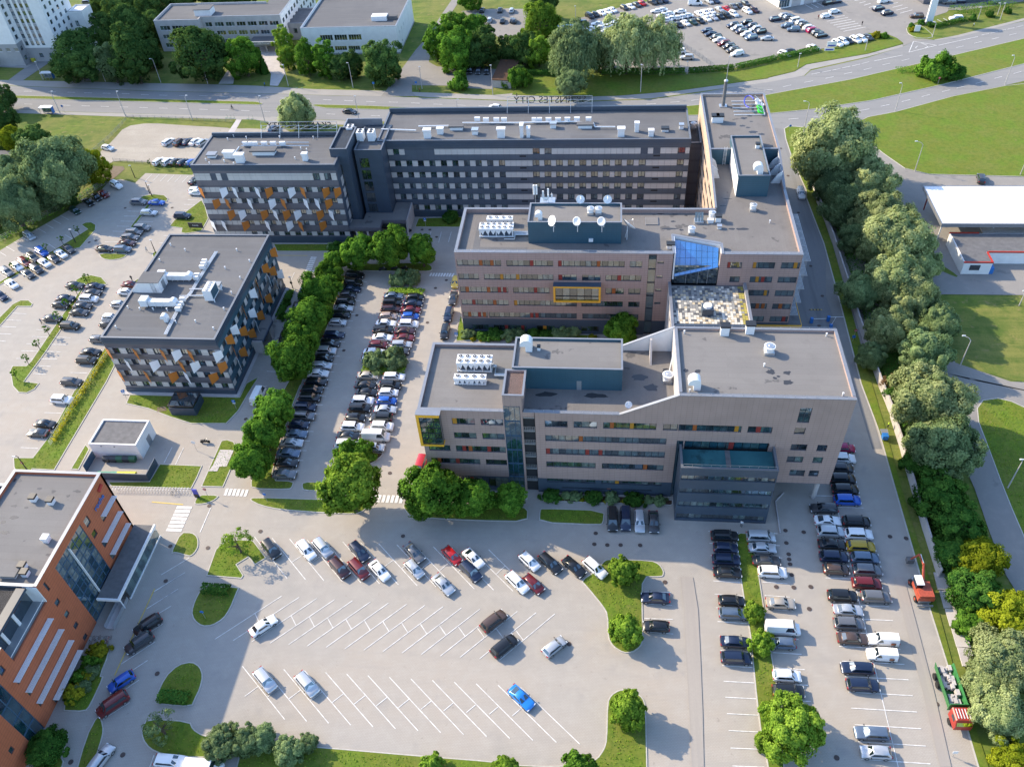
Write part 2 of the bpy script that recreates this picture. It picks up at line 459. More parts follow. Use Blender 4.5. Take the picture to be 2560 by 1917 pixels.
# --- ground and roads
ZOOM={'z1':(380,1200,5.52),'z4':(240,820,4.608)}
_q0=q
def q(s,u,v,z=0.0):
 if s in ZOOM:
  ox,oy,k=ZOOM[s];return at(ox+u/k,oy+v/k,z)
 return _q0(s,u,v,z)
g=MB();g.poly([(-4000,-3000,0),(4000,-3000,0),(4000,6000,0),(-4000,6000,0)])
ground=struct(g.build('ground',M['grass']))
_lay=[0.004]
def sheet(name,pts,m,sm=0,z=None):
 if sm:pts=chaikin(pts,sm)
 if z is None:
  _lay[0]+=0.004;z=_lay[0]
 return struct(tri_sheet(name,ccw(pts),z,m))
site=sheet('parking_ground',qs('b1',[(-1900,1620),(0,505),(200,385),(500,215),(760,60),(860,0),'a1',(935,1570),(1040,1545),(1165,1580),(1255,1495),(1660,1510),(1700,1430),
'a2',(1100,1300),(1160,1240),'a3',(1560,1000),(1640,900),'a4',(60,1100),(140,1112),(150,1200),(215,1400),(325,1640),'b4',(330,60),(480,450),(620,960),(800,1656),
'c4',(950,400),(1080,860),(1260,1480),'d4',(1390,290),(1550,800),(1720,1350),(1810,1656),(2050,2500),'d1',(-1500,2500)]),M['paving'])
sheet('east_road',qs('a4',[(20,990),(60,1105),(140,1112),(150,1200),(215,1400),(325,1640),'b4',(330,60),(480,450),(620,960),(800,1656),'c4',(860,130),(985,560),(900,560),(730,0),
'b4',(640,1180),(290,1180),(250,960),(340,600),'a4',(150,1656),(90,1250)]),M['road'])
ave_n=[(-900,700),(0,735),(130,745),(700,765),(1300,788),(2208,808),'a2',(700,828),(1080,832),(1500,848),(2208,875),'a3',(700,878),(1200,860),(1600,805),(2208,705),'a4',(320,655),(370,610),(860,500),(1160,405),(1260,360),(1440,348),(1640,310),(2208,185),(3300,-60)]
ave_s=['a4',(3300,560),(2600,640),(2208,700),(2040,740),(1590,830),(1100,965),(860,1010),(770,1050),(750,1115),(430,1125),(140,1112),(60,1105),(0,1110),'a3',(1650,1050),(1200,1070),(400,1085),'a2',(1600,1075),(1090,1050),(480,1030),(0,1010),'a1',(600,965),(60,940),(-900,900)]
sheet('avenue',qs('a1',ave_n+ave_s),M['asphalt'])
sheet('north_sidewalk',qs('a1',[(-600,670),(0,692),(700,706),(1300,720),(1880,731),'a2',(0,742),(500,771),(1120,786),(1080,832),(700,826),'a1',(2208,806),(1300,785),(700,762),(130,742),(0,732),(-600,700)]),M['sidewalk'])
sheet('north_sidewalk.001',qs('a2',[(1345,796),(2040,822),'a3',(0,808),(420,840),(900,830),(1400,790),(2208,680),'a4',(0,675),(230,620),(330,560),(600,512),(860,468),(1160,385),(1165,405),(860,492),(370,600),(310,655),(0,712),
'a3',(1600,795),(1200,852),(700,870),'a2',(2208,868),(1500,842),(1370,830)]),M['sidewalk'])
sheet('north_sidewalk.002',qs('a4',[(1435,345),(1640,305),(2208,160),(2900,0),(2900,20),(2208,180),(1640,325),(1440,350)]),M['sidewalk'])
sheet('south_sidewalk',qs('a1',[(-400,925),(60,942),(600,968),(2208,1010),'a2',(480,1033),(1090,1053),(1080,1082),(780,1080),(480,1070),(100,1050),(0,1038),'a1',(2208,1035),(1100,1010),(70,975),(-400,955)]),M['sidewalk'])
sheet('side_street',qs('a2',[(1080,835),(1120,786),(1240,620),(1380,430),(1480,320),(1600,130),(1690,0),(1800,-160),(1870,-160),(1760,0),(1650,170),(1520,380),(1490,540),(1345,740),(1345,796),(1380,832)]),M['yard_asphalt'])
sheet('side_yard',qs('a2',[(1480,530),(1560,575),(1830,592),(2100,600),(2040,772),(1800,762),(1690,742),(1350,738)]),M['yard_asphalt'])
sheet('small_car_park',qs('a2',[(1770,100),(1900,85),(2208,75),'a3',(0,80),(140,80),(110,240),(30,340),'a2',(2150,355),(2050,300),(1950,220)]),M['yard_asphalt'])
sheet('dealer_lot',qs('a3',[(370,300),(560,165),(940,65),(1200,10),(1400,-90),'a4',(0,-200),(2600,-200),(2208,15),(1700,90),(1560,90),(1540,110),(1290,190),(1190,240),(1200,290),(1270,335),(1440,348),(1260,362),(1165,400),(1165,372),(1110,330),
(1010,290),(870,288),(740,350),(590,400),(430,430),(0,512),'a3',(1910,590),(1500,628),(740,625),(700,560),(600,420)]),M['yard_asphalt'])
sheet('gravel_lot',qs('a1',[(845,1330),(960,1230),(1080,1092),(1290,1062),(1600,1085),(1960,1104),(1980,1112),(2208,1110),'a2',(120,1130),(60,1300),'a1',(1850,1300),(1720,1430),(1300,1402),(980,1385),(930,1440),(880,1400)]),M['gravel'],1)
sheet('footpath_slabs',qs('a1',[(1955,1160),(2040,1033),(2085,1035),(2010,1165)]),M['concrete_pale'])
sheet('driveway',qs('a2',[(60,1160),(110,1060),(100,1045),(130,1010),(250,1015),(220,1100),(330,1160)]),M['sidewalk'])
sheet('worn_soil',qs('a1',[(870,1560),(900,1480),(930,1430),(1100,1440),(1000,1530),(930,1575)]),M['soil'],1)
sheet('entrance_path',qs('a1',[(1885,727),(1985,578),(2032,600),(2012,727)]),M['concrete_pale'])
sheet('school_drive',qs('a1',[(690,710),(760,640),(830,560),(910,560),(790,700)]),M['asphalt'])
sheet('tower_drive',qs('a1',[(70,696),(215,590),(320,525),(430,540),(195,700)]),M['asphalt'])
sheet('tower_forecourt',qs('a1',[(-300,575),(220,590),(330,540),(430,535),(420,500),(240,520),(-300,520)]),M['sidewalk'])
sheet('school_plaza',qs('a2',[(120,742),(130,640),(60,520),(30,410),(200,395),(250,640),(190,745)]),M['concrete_pale'])
sheet('yard',qs('a4',[(430,1125),(600,1100),(750,1115),(760,1140),(830,1205),(1000,1335),(1180,1460),(1390,1510),(2208,1532),(2900,1540),'b4',(2900,900),(2208,892),(1500,885),(1350,1000),(700,1500),(500,900),(500,0),'a4',(500,1400)]),M['yard_asphalt'])
sheet('back_road',qs('c4',[(1560,-200),(2208,20),(2900,130),(2900,420),(2208,200),(2100,150),(1980,122),(1850,140),(1800,210),(1812,330),(1900,560),(2000,830),(2100,1080),(2208,1330),'d4',(2400,500),(2400,800),(2208,260),(2050,0),
'c4',(1900,1250),(1780,900),(1690,700),(1400,300)]),M['yard_asphalt'])
sheet('north_yard_road',qs('b4',[(1400,1300),(1580,1400),(1640,1530),(1750,1622),(2208,1642),(2900,1650),'c4',(2900,200),(2208,60),(1500,-100)]),M['yard_asphalt'])
sheet('verge',qs('b4',[(1090,118),(1400,385),(1450,600),(1640,725),(1620,740),(1400,640),(1200,300),(1050,150)]),M['grass'],1)
UNITQ={}
def line(p0,p1,w=.115,m='paint_white_line',z=.055,name='parking_line',parent=None):
 """one painted line: a shared unit strip, stretched"""
 if m not in UNITQ:
  b=MB();b.poly([(-.5,-.5,0),(.5,-.5,0),(.5,.5,0),(-.5,.5,0)])
  me=bpy.data.meshes.new('painted_strip');me.from_pydata(b.v,[],b.f);me.materials.append(M[m]);UNITQ[m]=me
 o=bpy.data.objects.new(name,UNITQ[m]);C.objects.link(o)
 o.parent=parent or site
 dx,dy=p1[0]-p0[0],p1[1]-p0[1]
 o.location=((p0[0]+p1[0])/2,(p0[1]+p1[1])/2,z)
 o.rotation_euler=(0,0,math.atan2(dy,dx));o.scale=(math.hypot(dx,dy),w,1)
 return o
sheet('worn_lane',qs('d3',[(1450,20),(1482,300),(1500,700),(1530,1200),(1560,1900),(1660,1900),(1645,1200),(1625,700),(1605,300),(1560,20)]),M['worn_paving'])
sheet('worn_lane.001',qs('d4',[(1080,20),(1200,500),(1330,1000),(1480,1656),(1580,1656),(1430,1000),(1300,500),(1170,20)]),M['worn_paving'])
# raised planted islands: a kerb ring with the lawn inside it
_isl=[0]
def island(pts,sm=1,m='lawn',h=0.12,kerb='kerb',name='traffic_island'):
 p=ccw(pts)
 if sm:p=chaikin(p,sm)
 _isl[0]+=1
 top=inset(p,0.16)
 b=MB();n=len(p)
 b.add([(x,y,0)for x,y in p]+[(x,y,h)for x,y in p]+[(x,y,h)for x,y in top],[(i,(i+1)%n,n+(i+1)%n,n+i)for i in range(n)]+[(n+i,n+(i+1)%n,2*n+(i+1)%n,2*n+i)for i in range(n)])
 k=struct(b.build(name,M[kerb]))
 tri_sheet('lawn' if m=='lawn' else m,top,h-.015,M[m],k)
 return k
LAWNS=[]
def lawn(sheetname,pts,**k):
 p=qs(sheetname,pts);LAWNS.append(p);return island(p,**k)
lawn('c3',[(755,1590),(770,1550),(800,1520),(840,1508),(1200,1520),(1270,1550),(1310,1610),(1308,1650),'d3',(1290,18),(1128,20),(1125,300),(1135,560),(1110,620),(1040,670),(960,675),(870,620),(825,540),(820,340),(780,270),(640,100),(590,50)])
lawn('d2',[(-100,1440),(300,1470),(540,1480),(1400,1555),(2050,1605),'d3',(0,1635),(380,1650),(640,1618),(730,1585),(790,1500),(812,1420),(820,1100),(850,1035),(920,990),(990,985),(1070,1010),(1130,1060),(1155,1130),(1168,1656),(1175,2300),'d2',(-300,2300),(-150,1560)])
lawn('d1',[(1740,108),(2070,100),(2050,140),(1990,290),(1930,380),(1830,440),(1740,445),(1670,390),(1650,320),(1680,220)])
lawn('z1',[(750,1320),(880,960),(950,890),(1080,825),(1250,822),(1400,835),(1580,1075),(1420,1170),(1330,1065),(1170,1165),(1265,1315),(1235,1360)],sm=0)
lawn('z1',[(255,1020),(400,720),(560,725),(620,770),(645,830),(640,930),(590,1010),(530,1055),(480,1045),(320,1000)])
lawn('z1',[(575,330),(640,200),(935,210),(880,270),(780,320),(650,340)])
lawn('c2',[(-20,975),(560,995),(950,1000),(985,1030),(940,1090),(860,1125),(600,1115),(200,1085),(40,1050),(-60,1000)])
lawn('b2',[(700,715),(790,722),(700,900),(620,1180),(440,1500),(400,1656),'c2',(380,20),(320,180),(190,560),(130,830),(330,838),(315,890),(285,912),(-40,905),(-45,835),(20,600),(80,420),(200,130),'b2',(270,1650),(480,1280),(600,960)])
lawn('c2',[(400,845),(600,845),(880,850),(960,870),(940,930),(620,928),(410,920),(395,890)])
lawn('c2',[(1280,1032),(2208,1048),'c3',(140,1070),(135,1188),'c2',(1900,1180),(1340,1150),(1290,1100),(1265,1050)])
lawn('c2',[(1280,965),(1330,905),(2150,930),'c3',(0,950),(140,955),(130,1005),'c2',(2100,1000),(1500,985)])
lawn('c3',[(255,1070),(800,1090),(790,1200),(755,1218),(232,1195),(238,1090)])
lawn('c3',[(260,940),(250,990),(300,1012),(1300,1042),(1388,1050),(1385,985)],m='mulch',h=.08)
lawn('c3',[(1945,1280),(2055,1290),(2110,1500),(2130,1656),'d3',(2140,60),(2205,500),'d4',(30,680),(70,900),(105,1130),(140,1656),(200,2300),'d3',(2300,2300),(2208,1656),(2150,1400),(2110,1100),(2070,700),(2060,560),(2000,220),(1965,0),'c3',(1955,1550),(1930,1350)])
lawn('z4',[(345,872),(392,768),(1655,800),(1730,640),(1880,560),(1750,770),(1640,960),(1500,1105),(1100,1105),(860,1030),(600,930)],sm=0)
lawn('c1',[(610,735),(740,520),(775,560),(680,740)],sm=0)
lawn('b1',[(905,1345),(985,1445),(990,1500),(920,1640),'c1',(910,0),(560,590),(470,745),(280,735),(220,815),(160,800),(120,720),(115,635),(285,635),(440,430),(640,60),'b1',(720,1640)],sm=0)
lawn('c1',[(930,845),(1290,840),(1380,690),(1745,705),(1700,810),(1650,905),(960,885)],sm=0)
lawn('c1',[(1735,885),(1820,690),(1910,490),(1960,480),(2020,500),(2050,570),(1990,740),(1925,890)],sm=0)
lawn('d1',[(500,1170),(735,1180),(780,1130),(900,875),(865,870),(940,690),(930,640),(780,600)])
lawn('d1',[(600,1900),(740,1400),(840,1210),(880,1240),(900,1340),(870,1460),(720,1900)])
lawn('d1',[(150,1900),(470,1345),(560,1345),(600,1390),(530,1560),(560,1620),(430,1900)])
lawn('d1',[(1320,1110),(1420,880),(1540,770),(1660,745),(1730,790),(1755,870),(1730,980),(1690,1060),(1655,1142)])
lawn('d1',[(1220,1330),(1270,1235),(1640,1260),(1670,1330),(1760,1385),(1980,1420),(1900,1560),(1720,1580),(1400,1550),(1290,1500),(1230,1420)])
lawn('b1',[(1205,55),(1240,35),(1330,22),(1420,30),(1450,60),(1440,88),(1320,90),(1150,310),(1120,310),(1210,190),(1290,85)],sm=0)
lawn('b1',[(700,285),(740,265),(790,262),(830,285),(825,330),(690,485),(650,490),(160,712),(-300,980),(-300,945),(0,775),(570,440),(755,325)],sm=0)
lawn('b1',[(845,530),(1110,535),(1060,575),(960,592),(880,580)])
lawn('b1',[(650,765),(700,735),(790,718),(880,738),(930,800),(740,805),(560,1140),(390,1390),(210,1635),(340,1650),'c1',(300,45),(230,80),(160,75),(110,20),'b1',(88,1540),(110,1500),(230,1500),(270,1460),(540,1060),(700,840)],sm=0)
lawn('b1',[(-300,1560),(-20,1100),(110,970),(180,935),(250,935),(285,965),(270,990),(150,990),(-20,1180),(-250,1580)],sm=0)
lawn('b1',[(1460,300),(1500,250),(1740,70),(1770,120),(1800,230),(1740,340),(1600,362),(1560,352),(1570,315)],sm=0)
lawn('b1',[(1310,530),(1350,510),(1440,540),(1330,600)])
lawn('b1',[(1140,785),(1200,742),(1260,760),(1190,810)])
lawn('b2',[(150,450),(780,450),(770,490),(620,515),(180,515)],sm=0)
lawn('b2',[(1000,622),(1460,610),(1520,640),(1522,680),(1450,690),(870,682),(800,675),(870,640),(960,612)])
lawn('b2',[(1370,305),(1400,230),(1780,215),(1775,308)],sm=0)
lawn('b2',[(1125,872),(1180,830),(1390,838),(1460,882)])
lawn('b2',[(895,1545),(950,1470),(1290,1475),(1300,1560)])
lawn('c2',[(680,570),(690,630),(760,690),(900,708),(1000,692),(1100,610),(1090,590),(900,600)],m='mulch')
lawn('b2',[(1720,1290),(1770,1050),(1805,1200),(2208,1225),'b3',(660,1232),(655,1268),'b2',(2208,1262)],sm=0)
lawn('b2',[(165,1105),(280,840),(340,840),(215,1112)],sm=0)
lawn('a1',[(-500,812),(90,825),(1000,848),(2208,880),'a2',(60,893),(50,905),(0,911),'a1',(2208,908),(1000,876),(90,852),(-500,838)],sm=0,name='grass_median')
lawn('a2',[(470,912),(520,903),(1000,915),(1600,950),(1100,950),(600,937)],sm=0,name='grass_median')
lawn('a3',[(1400,955),(1500,918),(1600,908),'a4',(0,818),(700,690),(1300,550),(2208,335),(3200,60),(3200,330),(2208,555),(1500,735),(900,870),(400,945),(0,985),'a3',(1500,1000)],sm=0,name='grass_median')
lawn('c4',[(1800,210),(1850,140),(1980,122),(2100,150),(2208,200),(2900,430),(2900,1500),(2208,1330),(2100,1080),(2000,830),(1900,560),(1812,330)],sm=0,name='grass_plot')
lawn('a4',[(750,1110),(770,1055),(860,1012),(1100,967),(1590,834),(2040,744),(2208,726),(2900,640),(2900,1530),(2208,1528),(1390,1507),(1180,1457),(1000,1332),(830,1202),(760,1140)],sm=0,name='grass_field')
lawn('a4',[(140,1114),(180,1092),(300,1098),(430,1126),(520,1300),(480,1656),'b4',(420,60),(560,470),(700,960),(890,1640),'c4',(1000,350),(1140,860),(1330,1480),'d4',(1440,200),(1600,800),(1800,1350),(1900,1656),(2150,2500),(2060,2500),(1812,1656),
(1722,1350),(1552,800),(1392,290),'c4',(1262,1480),(1082,860),(952,400),'b4',(802,1656),(622,960),(482,450),(332,60),'a4',(327,1640),(217,1400),(152,1200)],sm=0,name='grass_verge',kerb='lawn')
kp=[q(*p)for p in(('a4',430,1126),('a4',300,1100),('a4',180,1092),('a4',140,1114),('a4',152,1200),('a4',217,1400),('a4',327,1640),('b4',332,60),('b4',482,450),('b4',622,960),('b4',802,1656),('c4',952,400),('c4',1082,860),('c4',1262,1480),('d4',1392,290),('d4',1552,800),('d4',1722,1350),('d4',1812,1656),('d4',2060,2500))]
for a_,b_ in zip(kp[:-1],kp[1:]):line(a_,b_,.26,'kerb',.128,'kerb_stone')
lawn('a4',[(1190,240),(1230,212),(1330,225),(1438,320),(1360,338),(1260,325),(1200,290)],name='grass_island')
lawn('a3',[(0,820),(30,780),(120,740),(140,660),(380,668),(770,655),(1500,655),(1910,625),(2208,565),'a4',(0,535),(430,455),(600,405),(745,352),(870,290),(1010,292),(1110,332),(1165,378),(1150,384),(860,466),(600,510),(330,558),(230,618),(0,672),'a3',(2208,678),(1400,788),(900,828),(420,838)],sm=0,name='grass_verge',kerb='lawn')
# slabs, covers and other flat pieces on the paving
_z=[0.06]
def flat(name,pts,m,parent=site,z=None):
 o=tri_sheet(name,ccw(pts),z if z else .022+.03,m,parent);return o
def lerp(a,b,t):return(a[0]+(b[0]-a[0])*t,a[1]+(b[1]-a[1])*t)
def fan(A,B,n,rng,w=.11,**k):
 """A and B: two measured lines n steps apart; the others follow at the same pitch"""
 for i in rng:line(lerp(A[0],B[0],i/n),lerp(A[1],B[1],i/n),w,**k)
def L2(s,u0,v0,u1,v1,s2=None):return(q(s,u0,v0),q(s2 or s,u1,v1))
fan(L2('d2',122,588,678,212),L2('d2',1425,685,1932,293),8,range(-3,13),w=.115)
fan(L2('d2',303,350,345,435),L2('d2',1745,445,1805,530),9,range(-2,13),w=.115)
fan(L2('d2',240,812,627,1277),L2('d2',1710,922,2188,1408),8,range(-2,12),w=.115)
fan(L2('d2',655,1100,755,1023),L2('d2',1815,1185,1893,1120),6,range(-4,9),w=.115)
fan(L2('c2',290,1335,587,50,'d2'),L2('c2',1215,1385,1555,103,'d2'),6,range(-2,12))
fan(L2('c2',310,1535,395,1480),L2('c2',1100,1580,1180,1520),5,range(-1,12))
for t in[(1330,145,1560,0),(1265,292,1535,122),(1340,350,1475,268),(1300,490,1408,420),(1045,768,1340,575),(1130,830,1275,735),(1060,1000,1200,905),(890,1245,1120,1097),(1240,1800,1330,1550),(1560,1800,1645,1585),(930,1515,970,1522)]:
 line(*L2('d1',*t))
for t in[(130,1305,520,1070),(20,1540,455,1275),(115,1655,360,1500)]:line(*L2('z1',*t))
line(*L2('d1',990,865,1335,118),w=.16,m='paint_yellow');line(*L2('z1',0,302,430,338),w=.2,m='paint_yellow');line(*L2('z1',665,720,812,380),w=.14)
for s,L in{'b2':[(955,777),(930,830),(915,885),(895,940),(868,997),(855,1053),(835,1113),(812,1170),(785,1232),(767,1293),(745,1357),(720,1418),(698,1485),(675,1553),(650,1622)],
'c2':[(628,37),(603,108),(577,182),(550,256),(522,332),(496,410),(466,491),(437,575),(408,660),(375,747)]}.items():
 for u,v in L:
  p=q(s,u,v);line((p[0]-5.3,p[1]),p,.12)
line(*L2('b2',1285,905,940,330,'c2'),w=.12)
A=L2('d4',718,1147,1283,1180);B=L2('d4',805,1588,1400,1627)
fan(A,B,3,range(-16,5),.12);line(*L2('c4',545,850,1180,1900,'d4'),w=.12)
fan(L2('d3',1825,915,2090,930),L2('d3',1900,1645,2175,1656),5,range(-13,8),.12)
A=L2('d4',60,800,315,815);B=L2('d4',100,1075,370,1090)
fan(A,B,2,range(-10,3),.12)
for t in[(1140,145,1372,150),(1165,250,1380,262),(1140,375,1387,382),(1140,490,1390,508)]:line(*L2('d3',*t))
fan(L2('b1',55,472,125,512),L2('b1',585,168,655,205),8,range(-2,12),.12)
for t in[(1100,167,1205,170),(1070,210,1175,212),(1040,253,1320,260),(1008,296,1115,300),(972,340,1080,345),(940,385,1050,390),(905,432,1020,435),(1620,68,1700,70),(1590,110,1680,113),(1560,153,1650,157),(1375,440,1410,443),(1410,378,1460,380),
(315,1188,420,1192),(275,1248,610,1258),(230,1310,572,1320),(185,1370,530,1380),(140,1437,490,1443),(340,1500,440,1505),(290,1567,400,1575),(595,1195,650,1200),(440,1022,530,1025),(570,857,600,858),(600,1080,745,1085),
(780,1305,880,1308),(655,1497,810,1500),(610,1558,755,1562),(100,1047,230,1052),(55,1105,185,1110),(0,1160,140,1167),(-50,1222,100,1226),(-80,1282,50,1288)]:line(*L2('b1',*t))
for t in[(525,38,680,45),(430,175,580,182),(385,247,530,252),(235,470,385,480),(180,548,330,556)]:line(*L2('c1',*t))
for t in[(455,565,650,490),(420,450,480,490),(560,370,630,410),(610,320,680,365),(180,715,260,755),(30,800,110,840),(-20,700,60,735)]:line(*L2('b1',*t))
for i in range(7):line(*L2('a1',1255+63*i,1562+3*i,1312+63*i,1503+3*i))
line(*L2('c1',1415,680,1485,545));line(*L2('c1',1512,700,1585,548));line(*L2('b2',290,790,332,695));line(*L2('b2',95,1547,180,1552))
for u in(1485,1575,1660,1745):line(*L2('b2',u,440-(u-1485)*.03,u+25,345))
line(*L2('b2',185,548,445,550),w=.16,m='paint_yellow')
def zebra(A,B,n,cnt,w):
 for i in range(cnt):line(lerp(A[0],B[0],i/n),lerp(A[1],B[1],i/n),w,name='crossing_stripe')
zebra(L2('z1',342,377,550,384),L2('z1',202,683,412,693),6,7,.62)
zebra(L2('z1',1008,212,1042,117),L2('z1',1228,224,1262,128),4,6,.55)
zebra(L2('b2',472,566,523,567),L2('b2',425,678,478,679),7,8,.5)
zebra(L2('b2',480,712,495,680),L2('b2',512,712,530,680),1,2,.5)
zebra(L2('b2',1500,728,1515,700),L2('b2',1690,733,1705,703),8,9,.45)
zebra(L2('c2',1015,1018,1035,955),L2('c2',1245,1028,1262,962),6,7,.55)
DASH=[[('a1',240,792),('a1',450,797),('a1',615,800),('a1',760,805),('a1',920,808),('a1',1085,812),('a1',1250,820),('a1',1410,825),('a1',1580,828),('a1',1755,830),('a1',1930,836),('a1',2100,840),('a2',70,845),('a2',245,852),('a2',430,858),('a2',615,865),('a2',800,872),('a2',990,880),('a2',1185,885),('a2',1375,893),('a2',1570,903),('a2',1770,912),('a2',1960,920)],
[('a3',780,925),('a3',990,915),('a3',1200,900),('a3',1405,883),('a3',1585,865),('a3',1900,800),('a4',0,780),('a4',165,745),('a4',350,708),('a4',530,673),('a4',690,635),('a4',860,597),('a4',1020,557),('a4',1185,520),('a4',1340,482),('a4',1500,444),('a4',1655,408),('a4',1810,370),('a4',1960,335),('a4',2110,300)],
[('a4',410,637),('a4',505,620),('a4',590,602),('a4',675,583),('a4',760,565),('a4',840,545)],[('a4',1875,300),('a4',1950,285),('a4',2023,265),('a4',2095,250),('a4',2170,232)],
[('a1',245,902),('a1',410,907),('a1',575,912),('a1',740,917),('a1',905,922),('a1',1070,927),('a1',1240,932),('a1',1410,937),('a1',1585,942),('a1',1755,947),('a1',1935,952),('a1',2115,958),('a2',85,965),('a2',260,972),('a2',450,980),('a2',645,988),('a2',850,995),('a2',1030,1002)],
[('a4',220,1028),('a4',435,1008),('a4',645,982),('a4',835,950),('a4',1010,913),('a4',1190,872),('a4',1360,829),('a4',1535,787),('a4',1660,757),('a4',1825,715),('a4',1985,672),('a4',2150,630)]]
for ch in DASH:
 P=[q(*c)for c in ch]
 for i,p in enumerate(P):
  a,b=P[max(0,i-1)],P[min(len(P)-1,i+1)]
  d=Vector((b[0]-a[0],b[1]-a[1])).normalized()*1.5
  line((p[0]-d.x,p[1]-d.y),(p[0]+d.x,p[1]+d.y),.16,z=.075,name='lane_dash')
for t in[(915,530,1160,480),(1470,395,1810,320),(1255,360,1215,455),(1255,360,1455,395),(1215,455,1455,395),(1290,400,1270,420),(1380,405,1340,425),(1320,375,1370,395)]:
 line(*L2('a4',*t),w=.2,z=.075,name='road_marking')
for(A,B,n,r)in[(L2('a4',510,188,690,155),L2('a4',650,275,840,238),5,range(-2,6)),(L2('a4',745,12,800,0),L2('a4',870,70,930,50),3,range(0,4)),(L2('a4',1010,20,1080,5),L2('a4',1140,118,1245,90),4,range(0,5)),
(L2('a4',1410,185,1470,215),L2('a4',1560,150,1620,185),3,range(0,4)),(L2('a4',320,45,385,80),L2('a4',470,20,530,52),3,range(0,4))]:
 fan(A,B,n,r,.22,z=.075)
# manhole covers
b=MB();b.cyl((0,0,0),(0,0,.012),.38,n=16);mh=None
for s,L in{'c3':[(722,1287),(710,1381),(822,1388),(937,1388),(1105,1390)],'c4':[(150,1263),(308,1277),(158,1370),(178,1467),(182,1511),(190,1553),(203,1645),(1052,1315),(1190,1330)],'d4':[(222,108),(368,102),(72,103),(356,293),(1452,1112),(592,1575)],
'd3':[(492,595),(1320,62)],'c2':[(1268,1311),(38,1270),(1238,892),(1155,768),(845,132)],'d1':[(1430,52),(1357,850),(1060,1550),(612,1612)],'c1':[(1793,1412),(1470,1398),(1805,1050),(2120,302)],'b2':[(1478,1127),(870,1065),(1548,830),(1642,762),(1558,390),(1433,327),(1500,327),(758,1368)],
'b4':[(262,180),(368,640),(468,898),(560,910),(440,1155)],'a4':[(110,1283),(172,1518),(1107,1503)],'b1':[(770,436),(828,420),(1485,137),(1080,140)]}.items():
 for u,v in L:
  p=q(s,u,v)
  if mh is None:mh=b.build('manhole_cover',M['cast_iron'],site);o=mh
  else:o=mh.copy();C.objects.link(o)
  o.location=(p[0],p[1],.055)
flat('stone_slab',qs('c1',[(1900,570),(2020,572),(1955,715),(1895,715),(1875,755),(1800,755),(1840,700)]),M['concrete_pale'],z=.16)
flat('bare_patch',qs('c1',[(1355,205),(1430,195),(1440,230),(1360,245)]),M['soil'],z=.125)
# --- facades
class Side:
 """maps along-wall, depth-inwards and height to world for the four wall directions"""
 def __init__(s,side,plane):s.s,s.p=side,plane
 def pt(s,a,d,z):
  return{'S':(a,s.p+d,z),'N':(a,s.p-d,z),'E':(s.p-d,a,z),'W':(s.p+d,a,z)}[s.s]
 def bx(s,a0,a1,d0,d1,z0,z1):
  p,r=s.pt(a0,d0,z0),s.pt(a1,d1,z1)
  return(min(p[0],r[0]),max(p[0],r[0]),min(p[1],r[1]),max(p[1],r[1]),z0,z1)
_fr={}
def frame_mesh(side,w,h,n,m):
 key=(side in 'NS',round(w,2),round(h,2),n,m)
 if key in _fr:return _fr[key]
 b=MB();t=.07;D=.10
 def bb(a0,a1,z0,z1):
  if side in 'NS':b.box(a0,a1,-D/2,D/2,z0,z1)
  else:b.box(-D/2,D/2,a0,a1,z0,z1)
 bb(-w/2,w/2,-h/2,-h/2+t+.05);bb(-w/2,w/2,h/2-t,h/2)
 bb(-w/2,-w/2+t,-h/2+t+.05,h/2-t);bb(w/2-t,w/2,-h/2+t+.05,h/2-t)
 for i in range(1,n):
  x=-w/2+w*i/n;bb(x-.035,x+.035,-h/2+t+.05,h/2-t)
 me=bpy.data.meshes.new('window_frame');me.from_pydata(b.v,[],b.f);me.materials.append(M[m]);me.update()
 _fr[key]=me
 return me
GL=['glass_dark','glass_dark','glass_mid','glass_mid','glass_dark','glass_mid','glass_dark','glass_mid','glass_green','glass_dark','glass_mid','glass_blind']
CP_=['red_panel','orange_panel','red_panel','orange_panel','amber_panel']
def window(parent,sd,a0,a1,z0,z1,n=2,depth=.18,frame='frame_dark',glass=None,colour=0.0,rnd=None,tall=1):
 rnd=rnd or random
 w,h=a1-a0,z1-z0
 c=sd.pt((a0+a1)/2,depth,(z0+z1)/2)
 o=link('window',frame_mesh(sd.s,w,h,n,frame),parent,Vector(c)-world_loc(parent))
 for i in range(n):
  b0,b1=a0+w*i/n+.05,a0+w*(i+1)/n-.05
  if i==0:b0+=.03
  if colour and rnd.random()<colour and n>2:
   m=M[rnd.choice(CP_)];x=sd.bx(b0,b0+(b1-b0)*.62,depth-.08,depth+.06,z0+.1,z1-.05);box('colour_panel',m,o,*x)
   x=sd.bx(b0+(b1-b0)*.66,b1,depth+.01,depth+.04,z0+.1,z1-.05);box('pane',M[rnd.choice(GL)],o,*x)
   continue
  m=M[glass if glass else rnd.choice(GL)]
  x=sd.bx(b0,b1,depth+.01,depth+.04,z0+.1,z1-.05)
  box('pane',m,o,*x)
 return o
